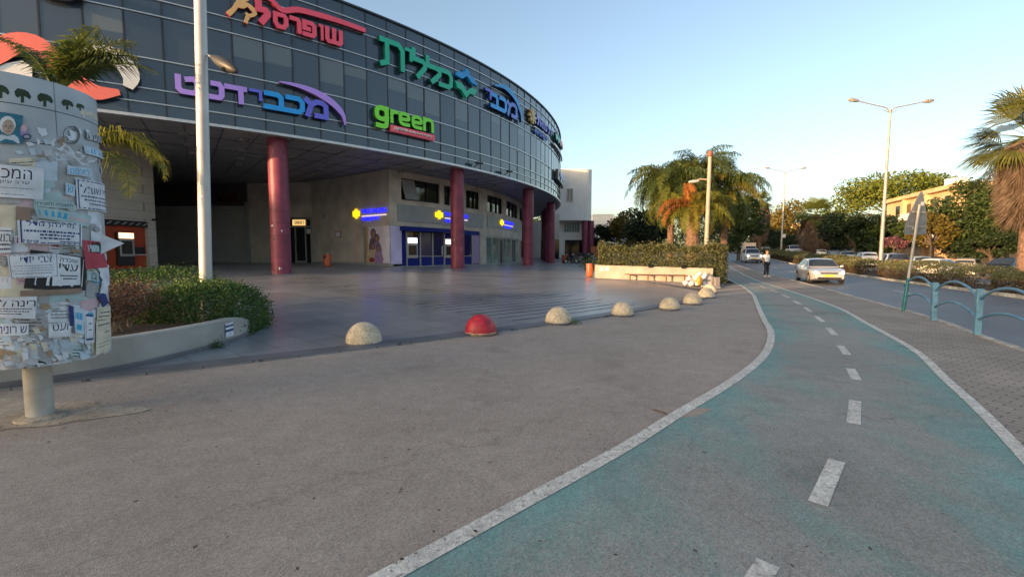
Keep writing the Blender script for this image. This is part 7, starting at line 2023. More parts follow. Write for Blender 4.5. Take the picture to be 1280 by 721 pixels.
# ------------------------------------------------------------------ pedestrian
for nm, c in (('skin', (0.42, 0.22, 0.15)), ('shirt_white', (0.74, 0.72, 0.72)), ('trousers', (0.018, 0.02, 0.03)), ('hair', (0.09, 0.06, 0.045)), ('shoe_white', (0.62, 0.6, 0.58))): mat(nm, c, 0.75, var=0.06, scale=12)
def skin_mesh(name, verts, edges, radii, m_, parent, root=0, sub=1):
    me = bpy.data.meshes.new(name); me.from_pydata([tuple(v) for v in verts], edges, []); me.materials.append(MATS[m_])
    o = bpy.data.objects.new(name, me); COL.objects.link(o); o.parent = parent
    bm = bmesh.new(); bm.from_mesh(me); lay = bm.verts.layers.skin.verify(); bm.verts.ensure_lookup_table()
    for i, r in enumerate(radii):
        bm.verts[i][lay].radius = (r if isinstance(r, tuple) else (r, r)); bm.verts[i][lay].use_root = i == root
    bm.to_mesh(me); bm.free()
    s = o.modifiers.new('skin', 'SKIN'); s.use_smooth_shade = True
    b_ = o.modifiers.new('sub', 'SUBSURF'); b_.levels = sub; b_.render_levels = sub
    return o
def pedestrian():
    g = at_d(957.5, 346.3, 30.2); z = T(g.x, 30.2) + 0.005
    z = g.z
    t = E('person', 'person in white shirt, dark trousers and white shoes walking on the pavement by the road', 'person', (g.x, 30.2, z), 0.35)
    # local frame: faces -y (towards the photographer), x to the viewer's right
    J = {'pel': (0, 0, .95), 'wai': (0, .01, 1.10), 'che': (0, .0, 1.30), 'nb': (0, .01, 1.45), 'nt': (0, -.01, 1.53), 'hd': (0, -.02, 1.62), 'ht': (0, -.015, 1.72),
         'hl': (-.10, 0, .90), 'kl': (-.115, -.05, .50), 'al': (-.12, .04, .09), 'tl': (-.135, -.12, .035), 'hr': (.10, 0, .90), 'kr': (.115, -.01, .50), 'ar': (.12, -.01, .09), 'tr': (.14, -.17, .035),
         'sl': (-.19, .01, 1.41), 'el': (-.33, .03, 1.16), 'wl': (-.42, -.10, .99), 'fl': (-.44, -.15, .93), 'sr': (.19, .01, 1.41), 'er': (.245, .06, 1.14), 'wr': (.25, -.02, .90), 'fr': (.25, -.05, .82)}
    R = {'pel': (.15, .11), 'wai': (.15, .11), 'che': (.165, .115), 'nb': (.075, .065), 'nt': (.055, .055), 'hd': (.078, .095), 'ht': (.058, .07), 'hl': .095, 'kl': .06, 'al': .042, 'tl': (.042, .03), 'hr': .095, 'kr': .06, 'ar': .042, 'tr': (.042, .03),
         'sl': .06, 'el': .043, 'wl': .03, 'fl': (.035, .018), 'sr': .06, 'er': .043, 'wr': .03, 'fr': (.035, .018)}
    Ed = [('pel', 'wai'), ('wai', 'che'), ('che', 'nb'), ('nb', 'nt'), ('nt', 'hd'), ('hd', 'ht'), ('pel', 'hl'), ('hl', 'kl'), ('kl', 'al'), ('al', 'tl'), ('pel', 'hr'), ('hr', 'kr'), ('kr', 'ar'), ('ar', 'tr'), ('che', 'sl'), ('sl', 'el'), ('el', 'wl'), ('wl', 'fl'), ('che', 'sr'), ('sr', 'er'), ('er', 'wr'), ('wr', 'fr')]
    V = [J[k] for k in J]; idx = {k: i for i, k in enumerate(J)}; E_ = [(idx[a], idx[b_]) for a, b_ in Ed]; rad = [R[k] for k in J]
    # fingers: five short unequal chains rooted in each palm, curled
    for hnd, w in (('fl', 'wl'), ('fr', 'wr')):
        p = Vector(J[hnd]); d = (p - Vector(J[w])).normalized(); s = d.cross(Vector((0, 1, 0))).normalized()
        for k, (off, ln) in enumerate(((-.027, .062), (-.009, .075), (.009, .07), (.027, .055))):
            a = len(V); V += [tuple(p + s * off + d * 0.025), tuple(p + s * off + d * (0.025 + ln * .55) + Vector((0, -.006, 0))), tuple(p + s * off + d * (0.02 + ln * .9) + Vector((0, -.026, 0)))]
            E_ += [(idx[hnd], a), (a, a + 1), (a + 1, a + 2)]; rad += [.010, .009, .007]
        a = len(V); V += [tuple(p - d * .02 + Vector((0, -.035, 0)) - s * .02), tuple(p + d * .02 + Vector((0, -.055, 0)) - s * .02)]; E_ += [(idx[hnd], a), (a, a + 1)]; rad += [.011, .009]
    skin_mesh('body', V, E_, rad, 'skin', t, 0, 1)
    # clothing as close skins over the body
    def garment(name, keys, ed, grow, m_, repl={}):
        v = [repl.get(k, J[k]) for k in keys]; ii = {k: i for i, k in enumerate(keys)}
        r = []
        for k in keys:
            q = R.get(k, .05); q = q if isinstance(q, tuple) else (q, q); r.append((q[0] + grow, q[1] + grow))
        skin_mesh(name, v, [(ii[a], ii[b_]) for a, b_ in ed], r, m_, t, 0, 1)
    garment('shirt', ['wai', 'pel', 'che', 'nb', 'sl', 'el', 'sr', 'er'], [('wai', 'pel'), ('wai', 'che'), ('che', 'nb'), ('che', 'sl'), ('sl', 'el'), ('che', 'sr'), ('sr', 'er')], .022, 'shirt_white', {'pel': (0, 0, .96), 'nb': (0, .012, 1.425), 'el': (-.275, .022, 1.26), 'er': (.225, .04, 1.26)})
    garment('trousers', ['pel', 'hl', 'kl', 'al', 'hr', 'kr', 'ar'], [('pel', 'hl'), ('hl', 'kl'), ('kl', 'al'), ('pel', 'hr'), ('hr', 'kr'), ('kr', 'ar')], .016, 'trousers', {'pel': (0, 0, .93), 'al': (-.12, .035, .13), 'ar': (.12, -.01, .13)})
    for k, (a, b_) in enumerate((('al', 'tl'), ('ar', 'tr'))):
        p, q = Vector(J[a]), Vector(J[b_]); mb = MB(); c = (p + q) / 2; c.z = 0.05
        mb.sphere(c, 0.15, 12, 8, sq=(0.36, 0.95, 0.36)); mb.v = [(x, y, max(0.0, zz)) for x, y, zz in mb.v]; mb.build('shoe', 'shoe_white', t, smooth=60, local=True)
    hx = Vector(J['hd'])
    mb = MB(); mb.sphere(hx + Vector((0, 0.022, 0.045)), 0.105, 14, 9, sq=(0.86, 1.0, 0.86)); mb.v = [(x, max(y, hx.y - 0.085 + 0.0) if zz > hx.z + 0.06 else max(y, hx.y + 0.02), zz) for x, y, zz in mb.v]; mb.build('hair', 'hair', t, smooth=60, local=True)
    for sd in (-1, 1):
        MB().sphere(hx + Vector((sd * 0.034, -0.094, 0.012)), 0.011, 8, 5).build('eye', 'ink', t, local=True)
        MB().sphere(hx + Vector((sd * 0.083, 0.0, 0.0)), 0.028, 8, 6, sq=(0.4, 0.7, 1.1)).build('ear', 'skin', t, local=True)
    MB().sphere(hx + Vector((0, -0.104, -0.012)), 0.018, 8, 6, sq=(0.8, 1, 1.3)).build('nose', 'skin', t, local=True); MB().sphere(hx + Vector((0, -0.092, -0.048)), 0.022, 8, 5, sq=(1.1, .5, .35)).build('mouth', 'print_lip', t, local=True)
pedestrian()
# ------------------------------------------------------------------ buildings beyond
mat('white_render', (0.74, 0.72, 0.69), 0.8, var=0.06, scale=0.6)
mat('warm_render', (0.62, 0.43, 0.24), 0.8, var=0.10, scale=0.5)
mat('roof_tile', (0.30, 0.12, 0.07), 0.8, var=0.2, scale=3)
mat('orange_hoarding', (0.42, 0.11, 0.04), 0.6, var=0.15, scale=2)
def white_building():
    d = 65
    t = E('white_building', 'white rendered building with rounded corner on maroon columns, right of the mall', 'building', tuple(at_d(722, 318, d)))
    L_, R_ = at_d(690, 300, d), at_d(735, 300, d); zt = at_d(722, 212.5, d).z; zb = at_d(722, 275.5, d).z; z0 = T(L_.x, d)
    # plan outline: front, rounded corner, side running away
    P = [(L_.x, d), (R_.x - 0.6, d)]
    cc = (R_.x - 0.6, d + 1.2)
    for k in range(1, 9): a = -PI / 2 + PI / 2 * k / 8; P.append((cc[0] + 1.2 * math.cos(a), cc[1] + 1.2 * math.sin(a)))
    P += [(R_.x + 2.2, d + 14), (L_.x, d + 14)]
    MB().prism(P, lambda u, v, w: Vector((u, v, w)), zb, zt).build('wall', 'white_render', t, smooth=40)
    MB().prism([(x + 0.0, y - 0.03) for x, y in P], lambda u, v, w: Vector((u, v, w)), zt - 0.0, zt + 0.12).build('parapet_cap', 'white_render', t)
    def pane(x0, x1, y0, y1, nm='window'):
        a, b_ = at_d(x0, y1, d), at_d(x1, y0, d)
        o = MB().box(((a.x + b_.x) / 2, d - 0.02, (a.z + b_.z) / 2), (b_.x - a.x, 0.1, b_.z - a.z)).build(nm, 'dark_glass', t)
        f = MB()
        for x in (a.x, (a.x + b_.x) / 2, b_.x): f.box((x, d - 0.09, (a.z + b_.z) / 2), (0.08, 0.06, b_.z - a.z))
        for z in (a.z, b_.z): f.box(((a.x + b_.x) / 2, d - 0.085, z), (b_.x - a.x, 0.06, 0.08))
        f.build('frame', 'frame_alu', o)
    pane(708.5, 716, 236, 252)
    sd = P[-2]; e = P[-3]; 
    a = Vector((P[9][0], P[9][1])); dr = (Vector(sd) - a).normalized(); q = a + dr * 2.0
    MB().bar((q.x + 0.03, q.y, at_d(735, 248, d + 3).z), (q.x + 0.03 + dr.x * 1.2, q.y + dr.y * 1.2, at_d(735, 248, d + 3).z), 0.1, 2.4).build('window', 'dark_glass', t)
    # set back ground floor
    MB().box((L_.x + 1.5, d + 5, (z0 + zb) / 2), (9, 6, zb - z0)).build('ground_floor', 'white_render', t)
    a, b_ = at_d(705, 290, d + 2), at_d(724, 279, d + 2)
    o = MB().box(((a.x + b_.x) / 2, d + 1.96, (a.z + b_.z) / 2), (b_.x - a.x, 0.1, b_.z - a.z)).build('window', 'shop_glass', t)
    f = MB()
    for k in range(7): f.box((a.x + (b_.x - a.x) * k / 6, d + 1.88, (a.z + b_.z) / 2), (0.07, 0.06, b_.z - a.z))
    f.build('frame', 'frame_alu', o)
    a, b_ = at_d(706, 330, d + 2), at_d(733, 300, d + 2)
    MB().box(((a.x + b_.x) / 2, d + 1.95, (max(a.z, z0) + b_.z) / 2), (b_.x - a.x, 0.1, b_.z - max(a.z, z0))).build('shop_window', 'dark_glass', t)
    for px, dd in ((731, d + 0.6), (738.5, d + 1.2), (736, d + 7)):
        p = at_d(px, 300, dd); MB().lathe([(0.42, z0 - 0.2), (0.42, zb)], (p.x, p.y, 0), 20).build('column', 'maroon_column', t, smooth=40)
white_building()
def simple_house(label, x0, x1, y0, y1, d, depth, m_='white_render', wins=(), cat='building', name='house', roof=None, base_z=None):
    """block with parapet, recessed windows with frames and sills, seen by its front at depth d"""
    a, b_ = at_d(x0, y1, d), at_d(x1, y0, d); z0 = a.z if base_z is None else base_z
    t = E(name, label, cat, ((a.x + b_.x) / 2, d, z0))
    MB().box(((a.x + b_.x) / 2, d + depth / 2, (z0 + b_.z) / 2), (b_.x - a.x, depth, b_.z - z0)).build('wall', m_, t)
    if roof:
        MB().prism([(a.x - 0.3, b_.z), (b_.x + 0.3, b_.z), ((a.x + b_.x) / 2, b_.z + roof)], lambda u, v, w: Vector((u, w, v)), d - 0.3, d + depth + 0.3).build('roof', 'roof_tile', t)
    else: MB().box(((a.x + b_.x) / 2, d + depth / 2, b_.z + 0.1), (b_.x - a.x + 0.12, depth + 0.12, 0.2)).build('parapet_cap', m_, t)
    for (u0, v0, u1, v1) in wins:
        p, q = at_d(u0, v1, d), at_d(u1, v0, d)
        o = MB().box(((p.x + q.x) / 2, d - 0.01, (p.z + q.z) / 2), (q.x - p.x, 0.08, q.z - p.z)).build('window', 'dark_glass', t)
        MB().box(((p.x + q.x) / 2, d - 0.06, p.z - 0.06), (q.x - p.x + 0.2, 0.2, 0.1)).build('sill', m_, o)
    return t
simple_house('low white building behind the dark round tree, left of the palms', 741, 768, 269, 306, 95, 12, wins=((745, 284, 749, 290), (755, 284, 759, 290)))
simple_house('small white house with a shallow gable behind the long hedge', 766, 784, 291, 304, 80, 8, roof=0.9, wins=((770, 294, 774, 299), (777, 294, 781, 299)))
def yellow_house():
    """flat roofed house facing the low sun"""
    A, B = Vector((57.0, 69.0)), Vector((52.2, 54.5)); d = (B - A).normalized(); n = Vector((d.y, -d.x)); 
    if n.x > 0: n = -n
    L = (B - A).length
    t = E('house', 'flat roofed apartment house with sunlit orange yellow wall among the trees', 'house', (A.x, A.y, 0))
    zt = at_d(1188, 232, 57).z; zb = 0.0
    f = lambda u, v, w: Vector((*(A + d * u + n * w), v))
    q = MB(); rect(q, f, -4, L, zb, zt - 0.5, -9, 0); q.build('wall', 'warm_render', t)
    q = MB(); rect(q, f, -4.3, L + 0.5, zt - 0.5, zt, -9.3, 0.6); q.build('roof', 'warm_render', t)
    for fl in (zt - 1.9, zt - 5.0):
        for k in range(5):
            u = -1.0 + k * 3.2; m_ = MB(); rect(m_, f, u, u + 1.3, fl - 0.9, fl + 0.7, -0.05, 0.02); o = m_.build('window', 'dark_glass', t)
            m_ = MB(); rect(m_, f, u - 0.08, u + 1.38, fl - 0.98, fl - 0.88, 0.0, 0.12); m_.build('sill', 'white_render', o)
        m_ = MB(); rect(m_, f, -4, L, fl - 1.75, fl - 1.6, 0.0, 1.3); rect(m_, f, -4, L, fl - 1.6, fl - 0.85, 1.2, 1.28); m_.build('balcony', 'white_render', t)
    for u in (2.0, 8.0): 
        m_ = MB(); rect(m_, f, u, u + 0.35, zb, zt - 0.5, 0.0, 0.5); m_.build('pier', 'warm_render', t)
    c = f(L - 5.5, zt + 0.6, -2); MB().box(c, (1.6, 1.6, 1.2)).build('roof_hut', 'white_render', t)
yellow_house()
def far_house():
    simple_house('distant sunlit block showing orange between the shaggy palm and the bright tree', 1018, 1066, 286 - 8, 306, 110, 10, m_='warm_render', wins=((1040, 284, 1046, 290), (1052, 284, 1058, 290)))
    t = E('hoarding', 'orange boarding fence under the white building columns', 'fence', tuple(at_d(752, 318, 62)))
    a, b_ = at_d(738, 318, 62), at_d(757, 308, 62)
    MB().box(((a.x + b_.x) / 2, 62, (a.z + b_.z) / 2 - 0.2), (b_.x - a.x, 0.08, b_.z - a.z + 0.4)).build('panel', 'orange_hoarding', t)
    for k in range(3): MB().box((a.x + (b_.x - a.x) * k / 2, 62.1, (a.z + b_.z) / 2 - 0.2), (0.1, 0.1, b_.z - a.z + 0.6)).build('post', 'dark_metal', t)
far_house()
# ------------------------------------------------------------------ trees and palms
def tree(label, base_xy, z0, crown, n, leaf, size, seed, trunk_r=0.22, clumps=26, name='tree', group=None, flat=False, up=0.2, gap=0.55, cat='tree'):
    """tapered trunk and limbs carrying leaf clumps spread over an uneven crown; crown = (centre, rx, ry, rz)"""
    rs = np.random.default_rng(seed); c, rx, ry, rz = crown; c = np.array(c)
    t = E(name, label, cat, (base_xy[0], base_xy[1], z0), group=group)
    d = rs.normal(size=(clumps, 3)); d[:, 2] = (np.abs(d[:, 2]) * 0.9 - 0.25) if flat else d[:, 2] * 0.9 + 0.15
    d /= np.linalg.norm(d, axis=1)[:, None]
    K = c + d * np.array([rx, ry, rz]) * (rs.uniform(0.45, 1.0, clumps) ** 0.6)[:, None]
    kr = rs.uniform(0.55, 1.15, clumps) * min(rx, ry, rz * (1.6 if flat else 1)) * gap
    w = kr ** 2; cnt = np.maximum(20, (n * w / w.sum()).astype(int))
    pts = []
    for i in range(clumps):
        q = rs.normal(size=(cnt[i], 3)); q /= np.linalg.norm(q, axis=1)[:, None]
        r = kr[i] * rs.uniform(0.2, 1.0, cnt[i]) ** 0.5
        q = q * r[:, None] * np.array([1.15, 1.15, 0.55 if flat else 0.8]); pts.append(K[i] + q)
    P = np.concatenate(pts)
    V, Q = leaves(P, size, rs, up=up, aspect=0.6)
    arrays_obj('crown', V, Q, leaf, parent=t)
    mb = MB(); b0 = Vector((base_xy[0], base_xy[1], z0 - 0.2)); cb = Vector(c) - Vector((0, 0, rz * 0.55)); 
    mid = b0 + (cb - b0) * 0.5 + Vector((rs.normal() * 0.15, rs.normal() * 0.15, 0))
    mb.tube([b0, b0 + (mid - b0) * 0.2, mid, cb], [trunk_r * 1.35, trunk_r, trunk_r * 0.85, trunk_r * 0.7], 10)
    for i in range(min(12, clumps)):
        k = Vector(K[i]); m_ = cb + (k - cb) * 0.5 + Vector((0, 0, -0.1 * rz)); mb.tube([cb - Vector((0, 0, 0.1)), m_, k], [trunk_r * 0.5, trunk_r * 0.32, trunk_r * 0.1], 6)
    mb.build('trunk', 'bark', t, smooth=50)
    return t
def tree_px(label, px, py_top, py_bot, wpx, d, n, leaf, size, seed, **kw):
    top, bot = at_d(px, py_top, d), at_d(px, py_bot, d); rx = wpx / 2 / F * d
    z0 = min(T(top.x, d), bot.z - 0.5); rz = (top.z - bot.z) / 2
    return tree(label, (top.x, d), z0, ((top.x, d, (top.z + bot.z) / 2), rx * 0.88, rx * 0.88, rz * 0.85), n, leaf, size, seed, **kw)
def frond(mb, base, az, L, e0, droop, nl=34, ll=0.55, mi=0, rs=None, twist=0.5, hang=1.0, width=0.035):
    """feather frond: arching rib, paired narrow leaflets that hang"""
    dirh = Vector((math.cos(az), math.sin(az), 0)); side = Vector((-math.sin(az), math.cos(az), 0))
    p = Vector(base); pts = [p.copy()]; n = 12; tang = []
    for k in range(n):
        a = e0 - droop * ((k + 0.5) / n) ** 1.2; tg = dirh * math.cos(a) + Vector((0, 0, math.sin(a))); p = p + tg * (L / n); pts.append(p.copy()); tang.append(tg)
    mb.tube(pts, [0.035 * (1 - 0.85 * k / n) for k in range(n + 1)], 4, mi, caps=False)
    V = []; 
    for j in range(nl):
        s = 0.14 + 0.86 * (j + 0.5) / nl; k = min(n - 1, int(s * n)); f = s * n - k
        o = pts[k] + (pts[k + 1] - pts[k]) * f; tg = tang[k]
        l = ll * (math.sin(PI * min(1, s * 0.9 + 0.12)) ** 0.6) * rs.uniform(0.8, 1.15)
        for sd in (-1, 1):
            up = tg.cross(side * sd).normalized(); up = up if up.z > 0 else -up
            d = (side * sd * rs.uniform(0.7, 1.1) + tg * rs.uniform(0.35, 0.7) + up * rs.uniform(-0.1, 0.35)).normalized()
            a1 = o + d * l * 0.5; a2 = a1 + (d * 0.7 - Vector((0, 0, hang * rs.uniform(0.5, 1.1)))).normalized() * l * 0.55
            w = tg * width * (0.6 + 0.4 * l / ll)
            i0 = len(mb.v); mb.v += [tuple(o - w * 0.5), tuple(o + w * 0.5), tuple(a1 + w * 0.6), tuple(a1 - w * 0.6), tuple(a2)]
            mb.f += [(i0, i0 + 1, i0 + 2, i0 + 3), (i0 + 3, i0 + 2, i0 + 4)]; mb.m += [mi, mi]
def feather_palm(label, base_xy, z0, top, nf, L, mats, seed, trunk_r=0.2, ll=0.6, nl=34, pick=None, e_rng=(-0.2, 1.35), droop=(1.3, 2.3), hang=1.0, fronds=None, width=0.035):
    rs = np.random.default_rng(seed); top = Vector(top)
    t = E('palm', label, 'palm tree', (base_xy[0], base_xy[1], z0))
    b0 = Vector((base_xy[0], base_xy[1], z0 - 0.2)); m_ = (b0 + top) / 2 + Vector((rs.normal() * 0.08, rs.normal() * 0.08, 0))
    mb = MB(); N_ = 16; pts = []; rr = []
    for k in range(N_ + 1):
        s = k / N_; pts.append(b0 * (1 - s) ** 2 + m_ * 2 * s * (1 - s) + top * s * s); rr.append(trunk_r * (1.25 - 0.35 * s) * (1 + 0.06 * (k % 2)))
    mb.tube(pts, rr, 12); mb.build('trunk', 'palm_trunk', t)
    parts = {}
    for i in range(nf):
        az = rs.uniform(0, 2 * PI) if fronds is None else fronds[i][0]
        e0 = rs.uniform(*e_rng) if fronds is None else fronds[i][1]
        mi = (pick(az, e0, rs) if pick else 0) if fronds is None else fronds[i][2]
        LL = L * rs.uniform(0.8, 1.1) * (0.75 if e0 > 1.1 else 1) if fronds is None else fronds[i][3]
        mb = MB()
        frond(mb, top + Vector((math.cos(az), math.sin(az), 0)) * trunk_r * 0.6 + Vector((0, 0, 0.2 * (e0 > 0.6))), az, LL, e0, rs.uniform(*droop) if fronds is None else fronds[i][4], nl, ll, 0, rs, hang=hang, width=width)
        mb.build('frond', mats[mi], t)
    return t
def fan_palm(label, base_xy, z0, zc, seed, nf=34, R=1.5, skirt=(0.0, 0.0), trunk_r=0.28, mats=('palm_leaf', 'dead_frond'), pet=1.1, nseg=18, skirt_n=150):
    rs = np.random.default_rng(seed); top = Vector((base_xy[0], base_xy[1], zc))
    t = E('palm', label, 'palm tree', (base_xy[0], base_xy[1], z0))
    MB().tube([(base_xy[0], base_xy[1], z0 - 0.2), (base_xy[0], base_xy[1], z0 + (zc - z0) * 0.5), tuple(top)], [trunk_r * 1.2, trunk_r, trunk_r], 12).build('trunk', 'palm_trunk', t)
    def fan(mb, o, d, R_, cup, mi=0, sag=0.5):
        d = d.normalized(); s = d.cross(Vector((0, 0, 1))); s = s.normalized() if s.length > 1e-3 else Vector((1, 0, 0)); nrm = s.cross(d)
        tilt = rs.uniform(-0.5, 0.5); s2 = s * math.cos(tilt) + nrm * math.sin(tilt)
        for k in range(nseg):
            a = (k + 0.5) / nseg * 2.6 - 1.3; da = 2.6 / nseg * 0.40
            dm = d * math.cos(a) + s2 * math.sin(a); dl = d * math.cos(a - da) + s2 * math.sin(a - da); dr = d * math.cos(a + da) + s2 * math.sin(a + da)
            r = R_ * rs.uniform(0.85, 1.1) * (0.75 + 0.25 * math.cos(a))
            tip = o + dm * r - Vector((0, 0, sag * r * rs.uniform(0.25, 0.6)))
            i0 = len(mb.v); mb.v += [tuple(o), tuple(o + dl * r * 0.55), tuple(tip), tuple(o + dr * r * 0.55)]; mb.f.append((i0, i0 + 1, i0 + 2, i0 + 3)); mb.m.append(mi)
    for i in range(nf):
        az = rs.uniform(0, 2 * PI); e = rs.uniform(-0.75, 1.3); d = Vector((math.cos(az) * math.cos(e), math.sin(az) * math.cos(e), math.sin(e)))
        p = top + d * pet * rs.uniform(0.75, 1.1) - Vector((0, 0, 0.12 * (e < 0.4)))
        mb = MB(); mb.tube([top, p], [0.03, 0.015], 4, caps=False); fan(mb, p, d, R, 0.2); mb.build('frond', mats[0], t)
    if skirt[1] > 0:
        mb = MB()
        for i in range(skirt_n):
            z = zc - skirt[0] * rs.uniform(0, 1) ** 0.9; az = rs.uniform(0, 2 * PI); f = (zc - z) / skirt[0]
            rr = skirt[1] * (0.55 + 0.45 * math.sin(PI * min(1, f * 0.9 + 0.15)))
            o = Vector((base_xy[0] + math.cos(az) * rr * 0.75, base_xy[1] + math.sin(az) * rr * 0.75, z)); d = Vector((math.cos(az) * 0.35, math.sin(az) * 0.35, -1))
            fan(mb, o, d, R * rs.uniform(0.6, 0.95), 0.2, sag=0.2)
        mb.build('dead_skirt', mats[1], t)
    return t
def plant_trees():
    # palm behind the poster drum, its fronds before the coral emblem
    p = at_d(72, 128, 9.0)
    def A(px, py): q = at_d(px, py, 9.0); return q
    fr = []
    for px, py, mi, L, dr in ((178, 118, 1, 2.1, 1.25), (150, 92, 0, 1.9, 1.1), (120, 75, 0, 1.5, 0.7), (95, 62, 0, 1.3, 0.5), (60, 62, 1, 1.2, 0.5), (20, 80, 1, 1.3, 0.9), (40, 95, 1, 1.2, 1.3), (130, 110, 1, 1.7, 1.4), (165, 100, 0, 1.9, 1.4), (110, 120, 1, 1.4, 1.5), (85, 90, 1, 1.1, 0.8)):
        q = A(px, py) - p; fr.append((math.atan2(rng.uniform(-0.25, 0.25), q.x if abs(q.x) > 0.05 else 0.05) , min(1.45, math.atan2(q.z + 0.35, abs(q.x)) + dr * 0.33), mi, L, dr))
    feather_palm('dark feather palm standing close behind the poster drum', (p.x, p.y), 0.3, p, len(fr), 1.5, ['palm_leaf', 'palm_dark'], 3, trunk_r=0.10, ll=0.48, nl=46, fronds=fr, hang=0.9, width=0.020)
    p = at_d(100, 203, 9.2); fr = [(0.15, 0.72, 0, 2.0, 2.4), (-0.3, 0.55, 1, 1.9, 2.5), (0.5, 0.8, 0, 1.8, 2.5), (0.0, 0.95, 0, 1.9, 2.6), (2.8, 0.7, 1, 1.4, 1.8), (-1.0, 0.5, 1, 1.2, 1.6)]
    feather_palm('yellow green feather palm leaning right from behind the poster drum', (p.x - 0.1, p.y + 0.1), 0.3, p, len(fr), 1.5, ['palm_yellow_green', 'palm_leaf'], 4, trunk_r=0.09, ll=0.55, nl=46, fronds=fr, hang=1.2, width=0.020)
    # the clump behind the long planter
    def lit(az, e, rs): return 1 if (math.cos(az - math.atan2(SUN_TO.y, SUN_TO.x)) > 0.4 and rs.uniform() < 0.5) else 0  # half the sun-facing fronds get the lighter leaf colour, painting sunlight in
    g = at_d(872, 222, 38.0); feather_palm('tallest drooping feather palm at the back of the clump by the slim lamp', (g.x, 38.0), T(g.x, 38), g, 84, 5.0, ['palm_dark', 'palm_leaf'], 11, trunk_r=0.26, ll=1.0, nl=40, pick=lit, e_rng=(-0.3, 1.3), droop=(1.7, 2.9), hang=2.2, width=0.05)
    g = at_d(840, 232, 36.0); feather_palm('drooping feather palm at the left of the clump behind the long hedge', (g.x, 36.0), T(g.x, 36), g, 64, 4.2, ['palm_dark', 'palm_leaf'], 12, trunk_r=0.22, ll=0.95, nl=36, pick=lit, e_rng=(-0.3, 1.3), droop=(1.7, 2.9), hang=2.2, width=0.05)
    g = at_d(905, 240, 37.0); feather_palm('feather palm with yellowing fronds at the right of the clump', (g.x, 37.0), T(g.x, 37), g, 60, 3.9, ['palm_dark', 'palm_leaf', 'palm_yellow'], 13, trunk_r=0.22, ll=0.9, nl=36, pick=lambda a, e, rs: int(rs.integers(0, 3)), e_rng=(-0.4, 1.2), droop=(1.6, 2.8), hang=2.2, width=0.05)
    g = at_d(866, 262, 32.5)
    fr = []; rs = np.random.default_rng(5)
    for k in range(46):
        az = rs.uniform(0, 2 * PI); e = rs.uniform(0.0, 1.2); left = math.cos(az) < -0.4
        fr.append((az, e, 3 if (left and e < 0.75 and rs.uniform() < 0.25) else int(rs.choice([0, 1, 1, 2])), 3.0 * rs.uniform(0.75, 1.1), rs.uniform(1.6, 2.6)))  # some left fronds take orange leaves, low sunlight put into their colour
    for k in range(3): fr.append((PI + rs.uniform(-0.5, 0.4), 0.55 + 0.12 * k, 3, 3.1, 2.5))
    for k in range(3): fr.append((rs.uniform(0, 6.28), 1.42, 3, 1.7, 0.2))
    feather_palm('short broad feather palm in front of the clump, its left fronds coloured orange as if sunlit', (g.x, 32.5), T(g.x, 32.5), g, len(fr), 3, ['palm_leaf', 'palm_yellow_green', 'palm_yellow', 'palm_orange'], 14, trunk_r=0.42, ll=0.75, nl=40, fronds=fr, hang=1.9, width=0.045)
    # shaggy fan palms
    g = at_d(1020, 268, 72); fan_palm('stout fan palm with a thick shaggy skirt of dead fronds behind the parked cars', (g.x, 72), T(g.x, 72), g.z, 20, nf=40, R=2.1, skirt=(5.0, 2.1), trunk_r=0.5, pet=1.5, skirt_n=260)
    g = at_d(951, 252, 84); fan_palm('slender fan palm with a long narrow dead skirt near the road bend', (g.x, 84), T(g.x, 84), g.z, 21, nf=34, R=1.5, skirt=(6.5, 1.5), trunk_r=0.4, pet=1.1, skirt_n=260)
    g = at_d(1293, 172, 29); fan_palm('tall fan palm with hanging dead fronds cut by the right photo edge', (g.x, 29), T(g.x, 29), g.z, 22, nf=54, R=1.95, skirt=(4.2, 1.3), trunk_r=0.32, pet=2.0, nseg=24, skirt_n=320, mats=('palm_sunlit', 'dead_frond'))
    # broadleaf trees
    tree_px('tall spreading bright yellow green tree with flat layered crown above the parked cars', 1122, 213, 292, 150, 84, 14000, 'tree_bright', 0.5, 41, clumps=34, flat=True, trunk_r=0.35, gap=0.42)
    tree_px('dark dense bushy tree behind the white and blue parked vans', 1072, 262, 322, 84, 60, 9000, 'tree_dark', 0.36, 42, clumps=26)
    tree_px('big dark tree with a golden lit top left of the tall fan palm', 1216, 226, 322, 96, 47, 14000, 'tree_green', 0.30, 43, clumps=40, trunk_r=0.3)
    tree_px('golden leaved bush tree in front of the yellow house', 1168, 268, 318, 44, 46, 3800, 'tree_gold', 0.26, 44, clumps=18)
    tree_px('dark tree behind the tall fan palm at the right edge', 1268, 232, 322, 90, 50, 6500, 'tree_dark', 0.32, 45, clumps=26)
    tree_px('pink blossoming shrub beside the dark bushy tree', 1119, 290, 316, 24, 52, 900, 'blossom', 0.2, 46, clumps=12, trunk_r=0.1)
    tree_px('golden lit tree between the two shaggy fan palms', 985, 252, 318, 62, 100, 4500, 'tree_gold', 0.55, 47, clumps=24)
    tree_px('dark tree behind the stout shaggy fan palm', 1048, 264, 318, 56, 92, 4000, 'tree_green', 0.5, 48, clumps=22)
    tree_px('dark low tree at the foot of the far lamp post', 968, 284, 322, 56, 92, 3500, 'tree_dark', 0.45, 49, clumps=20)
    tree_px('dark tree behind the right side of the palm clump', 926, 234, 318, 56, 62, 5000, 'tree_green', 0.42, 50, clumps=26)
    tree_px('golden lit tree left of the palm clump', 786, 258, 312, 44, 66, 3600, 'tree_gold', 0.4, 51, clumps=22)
    tree_px('dark tree close behind the palm clump on the left', 812, 262, 318, 58, 52, 5000, 'tree_dark', 0.34, 52, clumps=26)
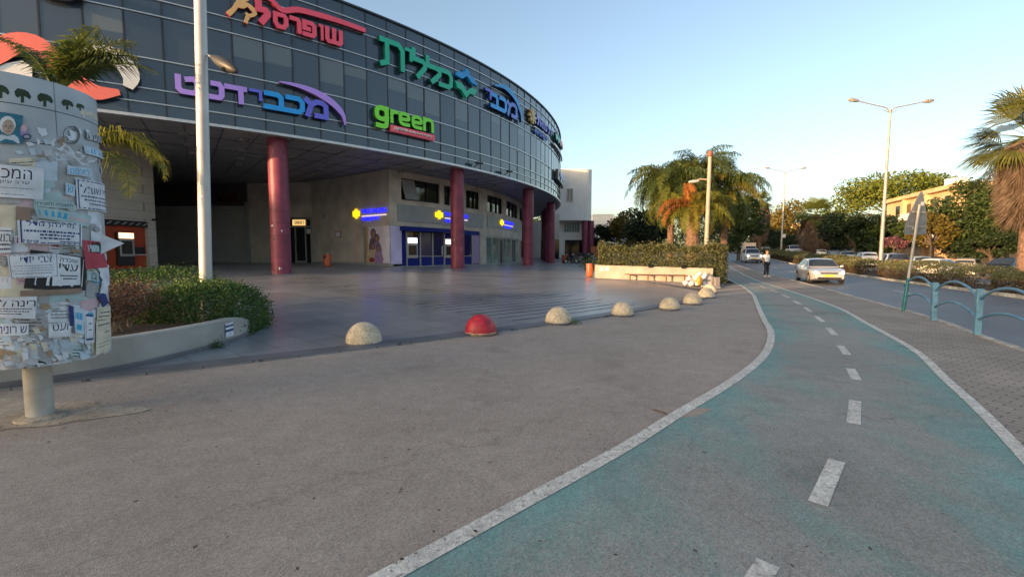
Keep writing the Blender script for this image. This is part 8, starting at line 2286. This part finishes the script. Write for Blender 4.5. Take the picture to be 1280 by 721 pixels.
    tree_px('dark round tree by the right corner of the white building', 753, 280, 318, 44, 70, 3800, 'tree_dark', 0.34, 53, clumps=22)
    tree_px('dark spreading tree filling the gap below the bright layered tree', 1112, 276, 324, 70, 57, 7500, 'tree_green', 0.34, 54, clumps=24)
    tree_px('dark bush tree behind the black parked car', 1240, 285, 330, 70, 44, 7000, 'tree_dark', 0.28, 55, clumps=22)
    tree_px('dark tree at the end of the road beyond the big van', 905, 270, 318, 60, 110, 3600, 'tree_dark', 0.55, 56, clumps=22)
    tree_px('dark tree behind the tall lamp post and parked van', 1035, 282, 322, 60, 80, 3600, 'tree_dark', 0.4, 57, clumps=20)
    # a belt of woodland closing the view
    rs = np.random.default_rng(77); C = []
    for k in range(330):
        a = rs.uniform(-0.05, 1.05); d = rs.uniform(125, 170); x = d * (-0.02 + 1.35 * a); top = 7 + 2.5 * math.sin(x * 0.13) + rs.uniform(-1.5, 2.0)
        n = 70; q = rs.normal(size=(n, 3)) * np.array([2.6, 1.6, 1.7]); C.append(np.array([x, d, T(x, d) + rs.uniform(1, top)]) + q)
    V, Q = leaves(np.concatenate(C), 0.9, rs, aspect=0.7); o = arrays_obj('woodland', V, Q, 'tree_dark'); o['kind'] = 'stuff'
    o['label'] = 'dark belt of trees closing the view behind the parked cars'
    # bed of low plants under the palms
    rs = np.random.default_rng(78); C = []
    for k in range(90):
        x = rs.uniform(5.5, 11.5); y = rs.uniform(31, 38); C.append(np.array([x, y, T(x, y)]) + np.abs(rs.normal(size=(40, 3))) * np.array([0, 0, 0.45]) + rs.normal(size=(40, 3)) * np.array([0.35, 0.35, 0]))
    V, Q = leaves(np.concatenate(C), 0.16, rs, up=0.6); o = arrays_obj('ground_cover', V, Q, 'tree_green'); o['kind'] = 'stuff'
leaf_mat('palm_yellow_green', (0.09, 0.115, 0.014), (0.19, 0.20, 0.03), (0.24, 0.20, 0.035), scale=0.5, trans=0.35)
leaf_mat('palm_sunlit', (0.060, 0.080, 0.018), (0.135, 0.145, 0.035), (0.20, 0.19, 0.06), scale=0.5, trans=0.3)
plant_trees()
